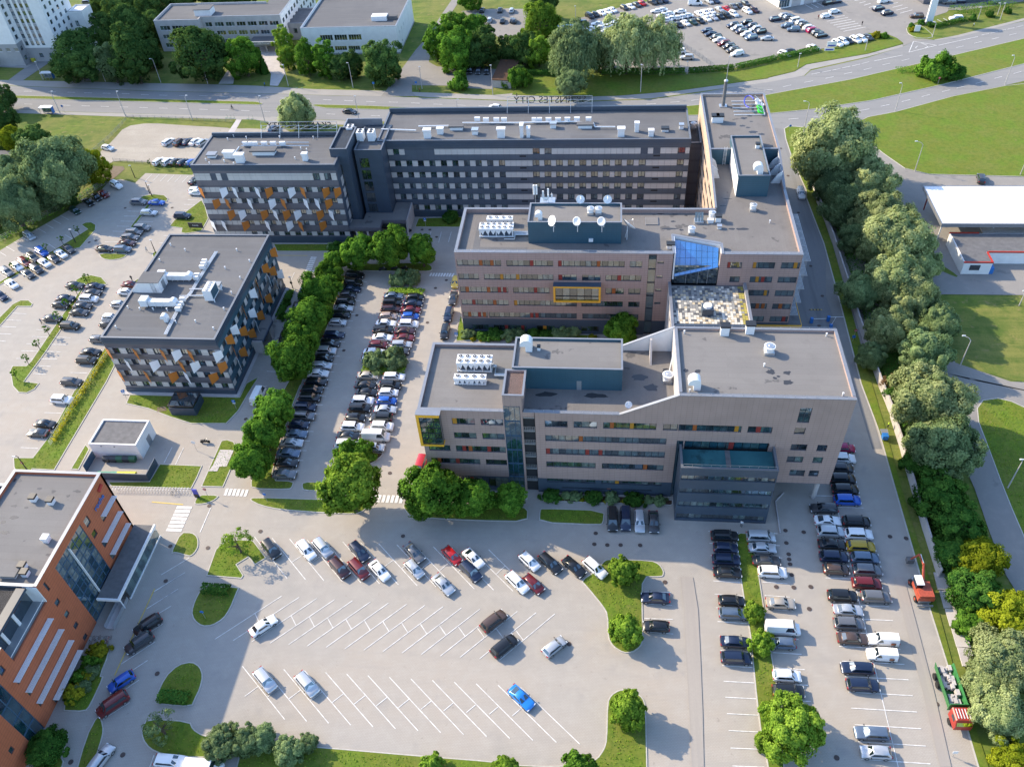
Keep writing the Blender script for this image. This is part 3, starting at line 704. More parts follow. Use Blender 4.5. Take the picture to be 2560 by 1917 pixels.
def facade(parent,side,plane,a0,a1,z0,z1,rows,wallmat,depth=.45,name='wall',win=None,base=None):
 """bands and piers round the openings (one wall mesh), then each opening gets its window or panel"""
 sd=Side(side,plane);win=win or{}
 w=MB();z=z0
 for(zb,zt,ops)in sorted(rows,key=lambda r:r[0]):
  if zb>z+.01:w.box(*sd.bx(a0,a1,0,depth,z,zb))
  x=a0
  for o in sorted(ops,key=lambda r:r[0]):
   if o[0]>x+.02:w.box(*sd.bx(x,o[0],0,depth,zb,zt))
   x=max(x,o[1])
  if a1>x+.02:w.box(*sd.bx(x,a1,0,depth,zb,zt))
  z=zt
 if z1>z+.01:w.box(*sd.bx(a0,a1,0,depth,z,z1))
 wo=wmesh(name,w,M[wallmat],parent,recalc=False)
 for(zb,zt,ops)in rows:
  for o in ops:
   kind=o[2]if len(o)>2 else 'win'
   if kind=='win':window(parent,sd,o[0],o[1],zb,zt,max(1,round((o[1]-o[0])/win.get('pw',1.25))),colour=win.get('colour',0),frame=win.get('frame','frame_dark'),glass=win.get('glass'))
   elif kind=='panel':box('cladding_panel',M['panel_grey'],parent,*sd.bx(o[0]+.02,o[1]-.02,.0-.03,.3,zb+.01,zt-.01))
   elif kind=='dark':box('louvre',M['cladding_dark'],parent,*sd.bx(o[0],o[1],.05,.3,zb,zt))
   elif kind=='long':
    n=max(1,round((o[1]-o[0])/1.45));L=(o[1]-o[0])/n
    for i in range(n):box('cladding_panel',M['panel_grey'],parent,*sd.bx(o[0]+i*L+.02,o[0]+(i+1)*L-.02,-.03,.3,zb+.01,zt-.01))
 return wo
def core(parent,x0,x1,y0,y1,z0,z1,d=.46):
 return box('inner_core',M['core_dark'],parent,x0+d,x1-d,y0+d,y1-d,z0,z1)
def parapet_roof(parent,x0,x1,y0,y1,ztop,floor,rm,cap='metal_cap',t=.45,inner='cladding_dark',open_=''):
 """roof deck, upstand round it and a metal coping (each its own part)"""
 box('roof',M[rm],parent,x0+t,x1-t,y0+t,y1-t,floor-.3,floor)
 for s,bb in{'S':(x0,x1,y0,y0+t),'N':(x0,x1,y1-t,y1),'W':(x0,x0+t,y0+t,y1-t),'E':(x1-t,x1,y0+t,y1-t)}.items():
  if s in open_:continue
  u=box('parapet',M[inner],parent,*[v+e for v,e in zip(bb,(.01,-.01,.01,-.01))],floor-.3,ztop-.06)
  e=.05
  box('coping',M[cap],parent,bb[0]-(e if s!='E' else 0),bb[1]+(e if s!='W' else 0),bb[2]-(e if s!='N' else 0),bb[3]+(e if s!='S' else 0),ztop-.06,ztop)
def plate(parent,name,m,pts,th=.06):
 """thin solid plate through 3d points"""
 a,b_,c=Vector(pts[0]),Vector(pts[1]),Vector(pts[2])
 n=(b_-a).cross(c-a).normalized()*th
 k=len(pts);P=[Vector(p)for p in pts]
 b=MB();b.add([tuple(p)for p in P]+[tuple(p+n)for p in P],[tuple(range(k-1,-1,-1)),tuple(range(k,2*k))]+[(i,(i+1)%k,k+(i+1)%k,k+i)for i in range(k)])
 return wmesh(name,b,M[m],parent)
def fin(parent,sd,a,ztop,kind,col):
 """angled sun flag: one edge on the wall, the other standing out"""
 m='perf_white' if col=='W' else 'perf_orange'
 if kind=='w':P=[sd.pt(a+1.5,-.05,ztop),sd.pt(a,-.95,ztop),sd.pt(a,-.95,ztop-2.75),sd.pt(a+1.5,-.05,ztop-1.75)]
 else:P=[sd.pt(a,-.05,ztop),sd.pt(a+1.3,-1.0,ztop),sd.pt(a+1.3,-1.0,ztop-2.75),sd.pt(a,-.05,ztop-1.75)]
 return plate(parent,'sun_flag',m,P,.05)
def slot_rows(x_left,pitch,n,pw,rows,x0,x1,skip=None):
 out=[]
 for ri,(zb,zt,pat)in enumerate(rows):
  ops=[]
  if isinstance(pat,str):
   for i in range(n):
    a=x_left+pitch*i
    ops.append((max(x0,a),min(x1,a+pw),'panel'))
    if i<n-1:ops.append((a+pw+.04,a+pitch-.04))
  out.append((zb,zt,ops))
 return out
# ---- grey block with orange and white flags (left)
A=thing('office_building','dark grey office block with orange and white flags standing alone amid the car parks','building',(-87.2,136,0),group='dark grey offices with sun flags')
ax0,ax1,ay0,ay1=-99.2,-75.3,118.0,154.3
core(A,ax0,ax1,ay0,ay1,0,14)
ARZ=[(10.97,12.45),(8.0,9.45),(4.8,6.3),(1.86,3.15)]
rows=slot_rows(-99.3,2.88,9,1.45,[(a,b,'x')for a,b in ARZ],ax0,ax1)
facade(A,'S',ay0,ax0,ax1,1.2,13.6,rows,'cladding_shade',win={'pw':.8})
AF={0:'no.no.no wW no . wW'.split(),}
def flags(parent,sd,xs,z,spec):
 for i,s in enumerate(spec.split()):
  if s!='.':fin(parent,sd,xs(i),z,s[0],s[1])
sA=Side('S',ay0)
xsA=lambda i:-99.3+2.88*i
flags(A,sA,xsA,12.5,'no . no . no wW no . wW');flags(A,sA,xsA,9.5,'. nW . wW . no wW . wo');flags(A,sA,xsA,6.35,'no . no . wo nW . wo .')
sE=Side('E',ax1);ysA=lambda i:118.6+3.03*i
rows=[]
for k,(zb,zt)in enumerate(ARZ):
 ops=[]
 for i in range(12):
  a=ysA(i);ops.append((a-.1,a+1.2,'panel'))
  if i<11:ops.append((a+1.25,a+2.85))
 rows.append((zb,zt,ops))
facade(A,'E',ax1,ay0+.46,ay1-.46,1.2,13.6,rows,'cladding_teal',win={'pw':.8})  # dark blue on this side only: its shade is put into the wall colour
for z,sp in((12.5,'. wo wW . no . wW no . wo . wo'),(9.5,'. no . wo . wW . no . nW wo .'),(6.35,'. nW wo . wo nW wo . wo . nW wW')):
 for i,s in enumerate(sp.split()):
  if s!='.':
   m='perf_white' if s[1]=='W' else 'perf_orange';a=ysA(i)
   if s[0]=='w':P=[sE.pt(a+1.4,-.95,z),sE.pt(a,-.05,z),sE.pt(a,-.05,z-1.75),sE.pt(a+1.4,-.95,z-2.75)]
   else:P=[sE.pt(a+1.3,-.05,z),sE.pt(a,-1.0,z),sE.pt(a,-1.0,z-2.75),sE.pt(a+1.3,-.05,z-1.75)]
   plate(A,'sun_flag',m,P,.05)
facade(A,'W',ax0,ay0+.46,ay1-.46,1.2,13.6,[(zb,zt,[(y,y+1.5)for y in np.arange(119.5,151,3.0)])for zb,zt in ARZ],'cladding_flat')
facade(A,'N',ay1,ax0,ax1,1.2,13.6,[(zb,zt,[(x,x+1.4)for x in np.arange(-97.9,-77,2.9)])for zb,zt in ARZ],'cladding_flat')
box('plinth',M['cladding_dark'],A,ax0-.12,ax1+.12,ay0-.12,ay1+.12,0,1.2)
for i,z in enumerate((13.6,14.0,14.4,14.8)):
 box('cornice_band',M['cladding_dark'],A,ax0-.04-.05*(i%2),ax1+.04+.05*(i%2),ay0-.04-.05*(i%2),ay1+.04+.05*(i%2),z,z+.4 if i<3 else 14.9)
parapet_roof(A,ax0,ax1,ay0,ay1,15.25,14.95,'roof_felt',cap='metal_cap_dark',t=.4)
box('paved_apron',M['concrete_pale'],A,ax0-.9,ax1+.9,ay0-1.0,ay0-.13,.13,.16)
box('paved_apron',M['concrete_pale'],A,ax1+.13,ax1+.9,ay0-.13,ay1,.13,.16)
# side entrance canopy
cn=MB();cn.prism([(-75.2,131.2),(-72.6,131.2),(-72.6,138),(-73.6,139.8),(-75.2,140.2)],3.0,3.5);wmesh('canopy',cn,M['cladding_dark'],A)
cn=MB();cn.prism([(-75.2,131.4),(-72.8,131.4),(-72.8,137.9),(-73.7,139.6),(-75.2,140)],3.52,3.56);wmesh('canopy_top',cn,M['roof_light'],A)
box('canopy_wall',M['concrete_pale'],A,-75.2,-72.9,130.9,131.2,0,3.4);box('canopy_wall',M['concrete_pale'],A,-72.9,-72.6,135.5,137,0,3.0)
# ---- grey block with flags beside the entrance
D=thing('office_building','dark grey office block with orange and white flags and letters on its roof','building',(-80.9,180.7,0),group='dark grey offices with sun flags')
dx0,dx1,dy0,dy1=-99.0,-63.3,173.2,188.2
core(D,dx0,dx1,dy0,dy1,0,21)
DZ=[(14.79,16.14),(11.62,12.96),(8.45,9.75),(5.33,6.54),(2.19,3.38)]
def dslots(pats,zb,zt):
 ops=[]
 for i,s in enumerate(pats):
  a=-99.0+2.87*i
  if s=='L':ops.append((a+.0,min(dx1,a+2.87),'long'))
  else:
   ops.append((a+.02,min(dx1,a+1.43),'panel'))
   if i<12:ops.append((a+1.45,a+2.83,'long' if s=='l' else 'win'))
 return(zb,zt,ops)
rows=[dslots('llnnnnnnnnnnn',*DZ[0]),dslots('llnnnnnnnnnnn',*DZ[1]),dslots('lllnnnnnnnnnn',*DZ[2]),dslots('lllnnnnnnnnnn',*DZ[3]),dslots('lllnnnnnnnnnn',*DZ[4]),
(18.04,19.9,[(-98.9,-94.9,'long'),(-94.9,-93.4,'dark'),(-93.4,-92.2,'long'),(-92.2,-90.6,'dark'),(-90.6,-69.2,'long'),(-69.2,-67.6),(-67.5,-66.4,'panel'),(-66.4,-64.8),(-64.7,-63.4,'panel')])]
facade(D,'S',dy0,dx0,dx1,1.9,20.8,rows,'cladding_shade',win={'pw':.8})
sD=Side('S',dy0);xsD=lambda i:-99.0+2.87*i
flags(D,sD,xsD,16.2,'no . wW nW . nW wo . wW no . wo wo');flags(D,sD,xsD,13.0,'. wo no . nW . wW no . nW nW wo .')
flags(D,sD,xsD,9.8,'. . wo wW . wo nW wo wW . wo nW .');flags(D,sD,xsD,6.6,'nW nW . wo . nW . wW no . wo . .')
rows=[(z,z+2.3,[(175.5,177.3,'panel')])for z in(15.0,11.8,8.6,5.4,2.4)]
facade(D,'E',dx1,dy0+.46,180.2,1.9,20.8,rows,'cladding_flat')
facade(D,'W',dx0,dy0+.46,dy1-.46,1.9,20.8,[(zb,zt,[(y,y+1.5)for y in(175,178,181,184)])for zb,zt in DZ],'cladding_flat')
facade(D,'N',dy1,dx0,dx1,1.9,20.8,[(zb,zt,[(x,x+1.5)for x in np.arange(-97,-66,3.0)])for zb,zt in DZ],'cladding_flat')
box('plinth',M['cladding_dark'],D,dx0-.12,dx1+.12,dy0-.12,dy1+.12,0,1.9)
for i,z in enumerate((20.6,21.1,21.6)):box('cornice_band',M['cladding_dark'],D,dx0-.05-.06*(i%2),dx1+.05+.06*(i%2),dy0-.05-.06*(i%2),dy1+.05+.06*(i%2),z,z+.5 if i<2 else 21.9)
parapet_roof(D,dx0,dx1,dy0,dy1,22.2,21.95,'roof_felt',t=.4,cap='metal_cap_dark')
box('upstand',M['cladding_dark'],D,dx0+.4,dx1-.4,dy1-.7,dy1-.2,22.2,23.0)
# stair towers and entrance canopy
def ribbed(parent,x0,x1,y0,y1,z0,z1,m='cladding_dark',name='tower_wall'):return box(name,M[m],parent,x0,x1,y0,y1,z0,z1)
ribbed(D,-65.2,-61.0,177.2,188.2,1.9,23.6);parapet_roof(D,-65.2,-61.0,177.2,188.2,24.1,23.6,'roof_felt',t=.3,cap='metal_cap_dark')
B=thing('office_building','long dark grey office slab with rows of pale square panels, parallel to the avenue','building',(-17,193,0))
bx0,bx1,by0,by1=-55.6,20.6,185.35,201.2
ribbed(B,-60.2,-53.5,180.3,194.2,.02,21.5);ribbed(B,-61.6,-60.2,182.5,194.0,.02,20.8)
parapet_roof(B,-60.2,-53.5,180.3,192.3,22.1,21.55,'roof_felt',t=.3,open_='N',cap='metal_cap_dark')
for(x0,x1,y0,y1)in((-65.0,-56.0,194.2,194.5),(-65.0,-64.7,189.0,194.2)):box('roof_screen',M['metal_cap'],B,x0,x1,y0,y1,19.5,23.2)
sd=Side('S',180.3)
for z in(17.2,14.0,10.8,7.6,4.7):window(B,sd,-59.3,-57.0,z,z+2.7 if z>5 else z+2.4,2,depth=-.03,glass='glass_dark')
sd=Side('S',177.2)
for z in(17.2,14.0,10.8,7.6,4.6):window(D,sd,-64.1,-62.8,z,z+2.7,1,depth=-.03,glass='glass_dark')
core(B,bx0,bx1,by0,by1,0,20)
BZ=[(17.95,19.5),(14.75,16.3),(11.6,13.1),(8.4,9.9),(5.25,6.8),(2.1,3.6)]
rows=[(BZ[0][0],BZ[0][1],[(-53.4,-52.0,'panel'),(-52.0,-50.5),(-50.5,-49.1,'panel'),(-41.6,-17.2,'long'),(-17.2,-15.55),(-15.5,-14.3,'panel'),(-14.3,-12.6),(-12.6,8.9,'long'),(8.9,10.6,'dark'),(10.6,11.9,'panel'),(11.9,13.6,'dark'),(13.6,17.7,'long'),(17.75,19.5),(19.5,20.5,'panel')])]
for zb,zt in BZ[1:]:
 ops=[]
 for i in range(10):
  a=-53.4+2.92*i;ops+=[(a,a+1.4,'panel'),(a+1.42,a+2.9)]
 ops+=[(-24.2,-17.35,'long')]
 for i in range(10):
  a=-17.3+2.88*i;ops+=[(a,a+1.6),(a+1.62,a+2.86,'panel')]
 ops[-1]=(10.3,17.75,'long');ops+=[(17.8,19.4),(19.42,20.55,'panel')]
 rows.append((zb,zt,ops))
facade(B,'S',by0,-53.45,bx1,1.6,20.1,rows,'cladding_flat',win={'pw':.8})
sd=Side('S',by0)
for zb,zt in BZ:
 for x in(-20.5,12.0):box('vent_grille',M['core_dark'],B,*sd.bx(x,x+1.6,-.02,.1,zb-.75,zb-.35))
facade(B,'E',bx1,by0+.46,by1-.46,1.6,20.1,[(zb,zt,[(y,y+1.6)for y in(187.5,191,194.5,198)])for zb,zt in BZ],'cladding_flat')
facade(B,'N',by1,bx0,bx1,1.6,20.1,[(zb,zt,[(x,x+1.6)for x in np.arange(-53,18,2.9)])for zb,zt in BZ],'cladding_flat')
facade(B,'W',bx0,192.4,by1-.46,1.6,20.1,[],'cladding_flat')
box('plinth',M['cladding_dark'],B,bx0-.1,bx1+.1,by0-.1,by1+.1,0,1.6)
for i,z in enumerate((20.05,20.5,20.95)):box('cornice_band',M['cladding_dark'],B,bx0-.04-.05*(i%2),bx1+.04+.05*(i%2),by0-.04-.05*(i%2),by1+.04+.05*(i%2),z,z+.45 if i<2 else 21.28)
parapet_roof(B,bx0,bx1,by0,by1,21.8,21.35,'roof_felt',t=.4,cap='metal_cap_dark')
box('upstand',M['cladding_dark'],B,bx0+.2,bx1-.2,by1-.6,by1-.1,21.8,22.7)
# entrance canopy
cpoly=[(-63.3,173.3),(-55.2,173.2),(-55.4,176.7),(-49.2,176.7),(-49.4,185.2),(-53.4,185.2),(-53.4,180.2),(-60.3,180.2),(-60.3,177.1),(-63.2,177.1)]
E_=thing('entrance_canopy','stepped grey entrance canopy between the flagged block and the long slab','canopy',(-56,178,0))
c=MB();c.prism(ccw(cpoly),3.5,4.5,bottom=True);wmesh('roof_slab',c,M['cladding_shade'],E_)
c=MB();c.prism(ccw(inset(ccw(cpoly),.15)),4.51,4.56);wmesh('roof_deck',c,M['roof_brown'],E_)
box('side_wall',M['concrete_pale'],E_,-49.4,-49.1,176.7,185.1,0,4.45)
for x in(-61.8,-59.0,-56.0):box('pillar',M['concrete_pale'],E_,x,x+.5,173.5,174.0,0,3.5)
box('glazed_wall',M['glass_dark'],E_,-62.9,-49.6,179.6,179.8,0,3.5)
# ---- brown tiled building E with its north wing
E=thing('office_building','L-shaped brown tiled office with satellite dishes and a blue atrium window on its roofs','building',(4,147,0),group='brown tiled offices')
ex0,ex1,ey0,ey1,ez=-29.9,39.4,139.3,155.9,21.4
core(E,ex0,14.2,ey0,ey1,0,20);box('inner_core',M['core_dark'],E,14.2,38.9,146.2,155.4,0,20.3);box('inner_core',M['core_dark'],E,24.0,38.9,140,146.2,0,20.3)
EZ=[(17.92,19.48),(14.45,15.95),(11.0,12.55),(7.6,9.1),(4.2,5.7),(.6,2.15)]
r1=[(-29.6,-20.4),(-19.3,-9.7),(-8.7,4.8),(5.8,8.3)];r2=[(-29.6,-25.3),(-24.2,-9.7),(-8.7,-4.9),(-3.8,0),(1,8.3)]
r3=[(-29.6,-19.3),(-18.3,-10.6),(1.1,4.9),(5.8,8.3)];r4=[(-29.6,-19.4),(-18.3,-4.9),(-3.9,4.8),(5.9,8.3)];r5=[(-29.6,-24.2),(-23.9,-4.9),(-3.7,4.8),(5.8,8.2)]
r6=[(-27.8,-24.2),(-23.1,-15.9),(-13.6,-9.7),(-3.9,-.1)]
W4={'pw':1.15,'colour':.13}
facade(E,'S',ey0,ex0,9.5,4.0,ez-.07,[(*EZ[i],r)for i,r in enumerate((r1,r2,r3,r4,r5))],'brick_tile',win=W4)
facade(E,'S',ey0-.03,ex0,9.5,0,4.0,[(*EZ[5],r6)],'cladding_dark',win=W4,name='base_wall')
facade(E,'S',ey0,11.1,14.3,4.0,ez-.07,[(EZ[i][1]-.6,EZ[i][1],[(11.3,12.6)])for i in range(4)],'brick_tile')
facade(E,'S',ey0-.03,11.1,14.3,0,4.0,[],'cladding_dark',name='base_wall')
sd=Side('S',ey0)
for i in range(6):window(E,sd,9.5,11.1,.4+3.4*i,3.7+3.4*i,1,depth=.3,glass='glass_teal')
facade(E,'S',ey0,23.6,ex1,4.0,ez-.07,[(*EZ[0],[(25.1,28),(30.1,34.4),(35.6,39.2)]),(*EZ[1],[(26,28),(30,34.4),(35.5,39.2)]),(*EZ[2],[(30.2,34.3),(35.5,39.2)]),(*EZ[3],[(31,34.4),(35.5,39.2)]),(*EZ[4],[(32,34.3),(35.5,39.2)])],'brick_tile',win=W4)
facade(E,'S',ey0-.03,29.2,ex1,0,4.0,[(.6,2.6,[(31,34),(35,38.5)])],'cladding_dark',win=W4,name='base_wall')
facade(E,'W',ex0,ey0+.46,ey1-.46,0,ez-.07,[(*z,[(141,147),(148.5,154)])for z in EZ],'brick_tile',win=W4)
facade(E,'N',ey1,ex0,23.8,0,ez-.07,[(*z,[(x,x+6)for x in np.arange(-28.5,16,7.4)])for z in EZ],'brick_tile',win=W4)
facade(E,'E',ex1,ey0+.46,203.2,0,ez-.07,[(*z,[(y,y+5.5)for y in np.arange(142,196,7.2)])for z in EZ],'brick_tile',win=W4)
# sun shelves on the east wall
for(zb,zt)in EZ[:5]:
 m_=MB()
 for k in range(7):
  x=ex1+.15+k*.24;m_.box(x,x+.06,ey0+.1,156,zt+.32,zt+.46)
 for y in np.arange(ey0+.1,156,2.6):m_.box(ex1,ex1+1.75,y,y+.07,zt+.24,zt+.31)
 wmesh('sun_shelf',m_,M['galvanised'],E,recalc=False)
# roof of the main bar (open notch for the atrium glass)
rf=MB();rf.prism([(ex0+.4,ey0+.4),(14.5,ey0+.4),(14.5,145.8),(23.9,142.9),(23.9,ey0+.4),(ex1-.4,ey0+.4),(ex1-.4,175.8),(24.2,175.8),(24.2,ey1-.4),(ex0+.4,ey1-.4)],20.0,20.4)
wmesh('roof',rf,M['roof_brown'],E)
def rail_wall(parent,x0,x1,y0,y1,z0,z1,inner='brick_tile',cap='metal_cap'):
 box('parapet',M[inner],parent,x0+.01,x1-.01,y0+.01,y1-.01,z0,z1-.06);box('coping',M[cap],parent,x0-.06,x1+.06,y0-.06,y1+.06,z1-.06,z1)
rail_wall(E,ex0,14.5,ey0+.46,ey0+.75,20.3,ez);rail_wall(E,23.8,ex1,ey0+.46,ey0+.75,20.3,ez)
for x0,x1 in((ex0,14.5),(23.8,ex1)):box('coping',M['metal_cap'],E,x0-.05,x1+.05,ey0-.06,ey0+.40,ez-.07,ez-.01)
rail_wall(E,ex0,ex0+.5,ey0+.8,ey1,20.3,ez);rail_wall(E,ex0+.5,23.8,ey1-.5,ey1,20.3,ez)
rail_wall(E,ex1-.45,ex1,ey0+.8,163.5,20.3,ez)
# sloping side walls of the north wing
for x,s,ye in((23.8,1,155.9),(ex1-.35,-1,163.5)):
 b=MB();b.add([(x,ye,20.0),(x,176.2,20.0),(x,176.2,24.3),(x,ye,21.4),(x+.35,ye,20.0),(x+.35,176.2,20.0),(x+.35,176.2,24.3),(x+.35,ye,21.4)],[(0,1,2,3),(7,6,5,4),(3,2,6,7),(0,4,5,1),(1,5,6,2),(0,3,7,4)]);wmesh('sloping_parapet',b,M['brick_sunlit' if s>0 else 'metal_white'],E)
 b=MB();b.add([(x-.05,ye,21.42),(x-.05,176.2,24.33),(x+.4,176.2,24.33),(x+.4,ye,21.42),(x-.05,ye,21.5),(x-.05,176.2,24.41),(x+.4,176.2,24.41),(x+.4,ye,21.5)],[(3,2,1,0),(4,5,6,7),(0,1,5,4),(1,2,6,5),(2,3,7,6),(3,0,4,7)]);wmesh('coping',b,M['metal_cap'],E)
for y in(170.0,173.5):
 plate(E,'buttress','metal_white',[(24.15,y,20.4),(26.0,y,20.4),(25.2,y,22.6),(24.15,y,23.6)],.3)
for y in(167.5,171.0,174.0):plate(E,'buttress','metal_white',[(39.05,y,20.4),(36.9,y,20.4),(38.0,y,22.4),(39.05,y,23.3)],.3)
# north wing upper block
facade(E,'W',23.8,156.0,203.6,0,20.0,[(*z,[(y,y+5.6)for y in np.arange(157.5,197,6.9)])for z in EZ],'brick_sunlit',win={'pw':1.15})
box('inner_core',M['core_dark'],E,24.3,38.9,155.4,203.0,0,19.9)
facade(E,'N',203.7,23.8,ex1,0,24.2,[(*z,[(x,x+3.5)for x in(25.5,30.3,35)])for z in EZ],'brick_sunlit',win=W4)
facade(E,'W',23.8,176.2,203.24,20.0,24.2,[],'brick_sunlit');facade(E,'E',ex1,176.2,203.24,21.33,24.2,[],'brick_tile')
facade(E,'S',175.8,24.3,38.95,20.4,24.0,[],'cladding_teal')
parapet_roof(E,23.8,ex1,175.8,203.7,24.3,23.75,'roof_brown',t=.45,inner='cladding_flat')
# plant room on the north wing
box('plant_room',M['cladding_teal'],E,28.75,35.4,162.0,179.6,20.4,24.95);box('plant_room_side',M['render_white'],E,28.72,28.75,162.0,175.7,20.4,24.84)
parapet_roof(E,28.75,35.4,162.0,179.6,25.6,25.15,'roof_light',t=.25,inner='cladding_teal')
ld=MB()
for x in(27.1,27.7):ld.box(x,x+.06,175.55,175.61,20.4,24.9)
for z in np.arange(20.7,24.8,.32):ld.box(27.1,27.76,175.55,175.6,z,z+.05)
wmesh('ladder',ld,M['metal_white'],E,recalc=False)
# plant room on the main roof
box('plant_room',M['cladding_teal'],E,-15,4,144,151.2,20.4,24.9);parapet_roof(E,-15,4,144,151.2,25.6,25.1,'roof_light',t=.3,inner='cladding_teal')
box('wall_fan',M['metal_white'],E,-2.6,-1.7,143.7,144,21.0,21.7)
# felt strips on the roof
for bb in((-26.5,-15.2,141.6,142.5),(-26.5,-25.2,142.5,151.0),(-25.2,-15.2,150.2,151.0)):box('felt_strip',M['roof_felt'],E,*bb,20.4,20.43)
# blue atrium glass
g4=[Vector((14.9,144.9,20.9)),Vector((23.4,142.1,20.9)),Vector((23.4,139.35,18.1)),Vector((14.9,139.35,15.7))]
at_=thing('atrium_window','slanting blue glass atrium window let into the brown roof edge','window',(19,141,15))
nx,nz=8,4
for i in range(nx):
 for j in range(nz):
  def P(u,v):return g4[0].lerp(g4[1],u).lerp(g4[3].lerp(g4[2],u),v)
  e=.004
  pts=[P(i/nx+e,j/nz+e),P((i+1)/nx-e,j/nz+e),P((i+1)/nx-e,(j+1)/nz-e),P(i/nx+e,(j+1)/nz-e)]
  plate(at_,'pane','glass_sky',[tuple(p)for p in pts[::-1]],.04)
b=MB()
for i in range(nx+1):b.cyl(g4[0].lerp(g4[1],i/nx)-Vector((0,0,.05)),g4[3].lerp(g4[2],i/nx)-Vector((0,0,.05)),.045,n=4)
for j in range(nz+1):b.cyl(g4[0].lerp(g4[3],j/nz)-Vector((0,0,.05)),g4[1].lerp(g4[2],j/nz)-Vector((0,0,.05)),.045,n=4)
wmesh('glazing_bars',b,M['blue_frame'],at_)
# frame walls of the notch
plate(E,'notch_wall','metal_white',[(14.5,139.4,15.0),(14.5,145.9,15.0),(14.5,145.9,21.4),(14.5,139.4,21.4)],.3)
plate(E,'notch_wall','render_white',[(23.85,139.4,15.0),(23.85,143.0,15.0),(23.85,143.0,21.4),(23.85,139.4,21.4)],.35)
plate(E,'notch_wall','render_white',[(14.5,145.9,18),(23.9,143.0,18),(23.9,143.0,21.4),(14.5,145.9,21.4)],.35)
plate(E,'coping','metal_cap',[(14.3,146.2,21.4),(14.3,145.6,21.4),(23.9,142.6,21.4),(23.9,143.3,21.4)],.08)
box('coping',M['metal_cap'],E,14.15,14.6,139.3,146.0,21.4,21.48);box('coping',M['metal_cap'],E,23.75,24.25,139.3,143.0,21.4,21.48)
box('lower_glazing',M['glass_teal'],E,14.6,23.7,139.75,139.9,13.9,18.2);
b=MB();b.add([(14.9,139.4,14.0),(23.4,139.4,14.0),(23.4,139.4,18.05),(14.9,139.4,15.65)],[(0,1,2,3)]);wmesh('lower_glass',b,M['glass_dark'],E)
for x in(17.2,19.6,21.5):box('mullion',M['steel_grey'],E,x,x+.08,139.28,139.38,14.0,15.65+(x-14.9)*.28)
# yellow framed picture window
yb=thing('box_window','picture window in a bright yellow box frame on the brown facade, above the shrub bed','window',(-4.8,138.6,11.9))
for bb in((-9.7,.1,137.8,139.3,13.6,13.95),(-9.7,.1,137.8,139.3,9.85,10.2),(-9.7,-9.3,137.8,139.3,10.2,13.6),(-.3,.1,137.8,139.3,10.2,13.6)):box('yellow_frame',M['yellow_panel'],yb,*bb)
box('top_cover',M['cladding_dark'],yb,-9.75,.15,137.85,139.28,13.95,14.05)
for i in range(6):
 x=-9.3+1.5*i;box('pane',M['glass_mid' if i%2 else 'glass_dark'],yb,x+.04,x+1.46,138.2,138.25,10.25,13.55)
for i in range(7):box('mullion',M['black_metal'],yb,-9.33+1.5*i,-9.25+1.5*i,138.1,138.3,10.2,13.6)
box('rail',M['black_metal'],yb,-9.3,-.3,138.05,138.15,11.2,11.28)
cn=thing('side_canopy','low flat canopy with a yellow edge beside the gate road','canopy',(36,144,0))
box('deck',M['soot_slab'],cn,29.4,42.2,139.5,154,3.3,3.5)
box('yellow_edge',M['yellow_panel'],cn,29.4,42.3,139.0,139.25,2.75,3.45);box('yellow_edge',M['yellow_panel'],cn,42.2,42.35,139.25,154,2.75,3.45)
for y in(140,147,153):box('post',M['steel_grey'],cn,41.7,41.9,y,y+.2,0,3.3)
box('corner_panel',M['yellow_panel'],E,ex0-.05,ex0+1.2,156.0,156.1,17.5,20.0)
# ---- link with paved roof
L=thing('link_building','low link wing with a weathered paver roof joining the two brown offices','building',(21.5,126,0))
lx0,lx1,ly0,ly1=13.9,29.3,112.1,139.25
for s,p in(('W',lx0),('E',lx1)):facade(L,s,p,ly0,ly1,0,14.0,[(*z,[(y,y+4)for y in(114,120,127,133)])for z in EZ[2:]],'concrete_pale',win=W4)
box('inner_core',M['core_dark'],L,lx0+.46,lx1-.46,ly0,ly1,0,13.3)
box('roof',M['roof_brown'],L,lx0+.4,lx1-.4,ly0,126.2,13.3,13.6)
box('roof',M['soot_slab'],L,lx0+.4,lx1-.4,126.5,ly1,13.35,13.66)
box('cross_wall',M['cladding_dark'],L,lx0+.4,lx1-.4,126.2,126.5,13.3,14.0)
for x0,x1 in((lx0-.05,lx0+.4),(lx1-.4,lx1+.05)):rail_wall(L,x0,x1,ly0,ly1,13.5,14.4,'concrete_pale')
# concrete pavers: the nearest rows one by one
pm=[mat('paver_light',(.62,.58,.50),.9,var=.1,scale=2),mat('paver_tan',(.50,.42,.29),.9,var=.2,scale=2),mat('paver_grey',(.27,.27,.26),.9,var=.2,scale=2),mat('paver_dark',(.11,.115,.12),.9,var=.2,scale=2),mat('paver_moss',(.34,.30,.08),.9,var=.2,scale=2)]
rp=random.Random(3)
nxp,nyp=26,18
for i in range(nxp):
 for j in range(nyp):
  if rp.random()<.05:continue
  x=14.5+i*.55;y=127.0+j*.66
  t_=1-j/nyp  # near rows go paler and tan: sunlight put into the paver colours
  r=rp.random()
  m_=pm[4]if(i>nxp-3 and r<.7)else(pm[0]if r<.12+.55*t_*t_ else pm[1]if r<.2+.65*t_ else pm[2]if r<.85 else pm[3])
  if i<14 and j>2 and r>.35 and m_ is pm[1]:m_=pm[2]
  if(i*nyp+j)%2 and False:continue
  PAV=globals().setdefault('PAVL',[])
  PAV.append((x,y,m_))
PAVL.sort(key=lambda t:t[1])
pb={}
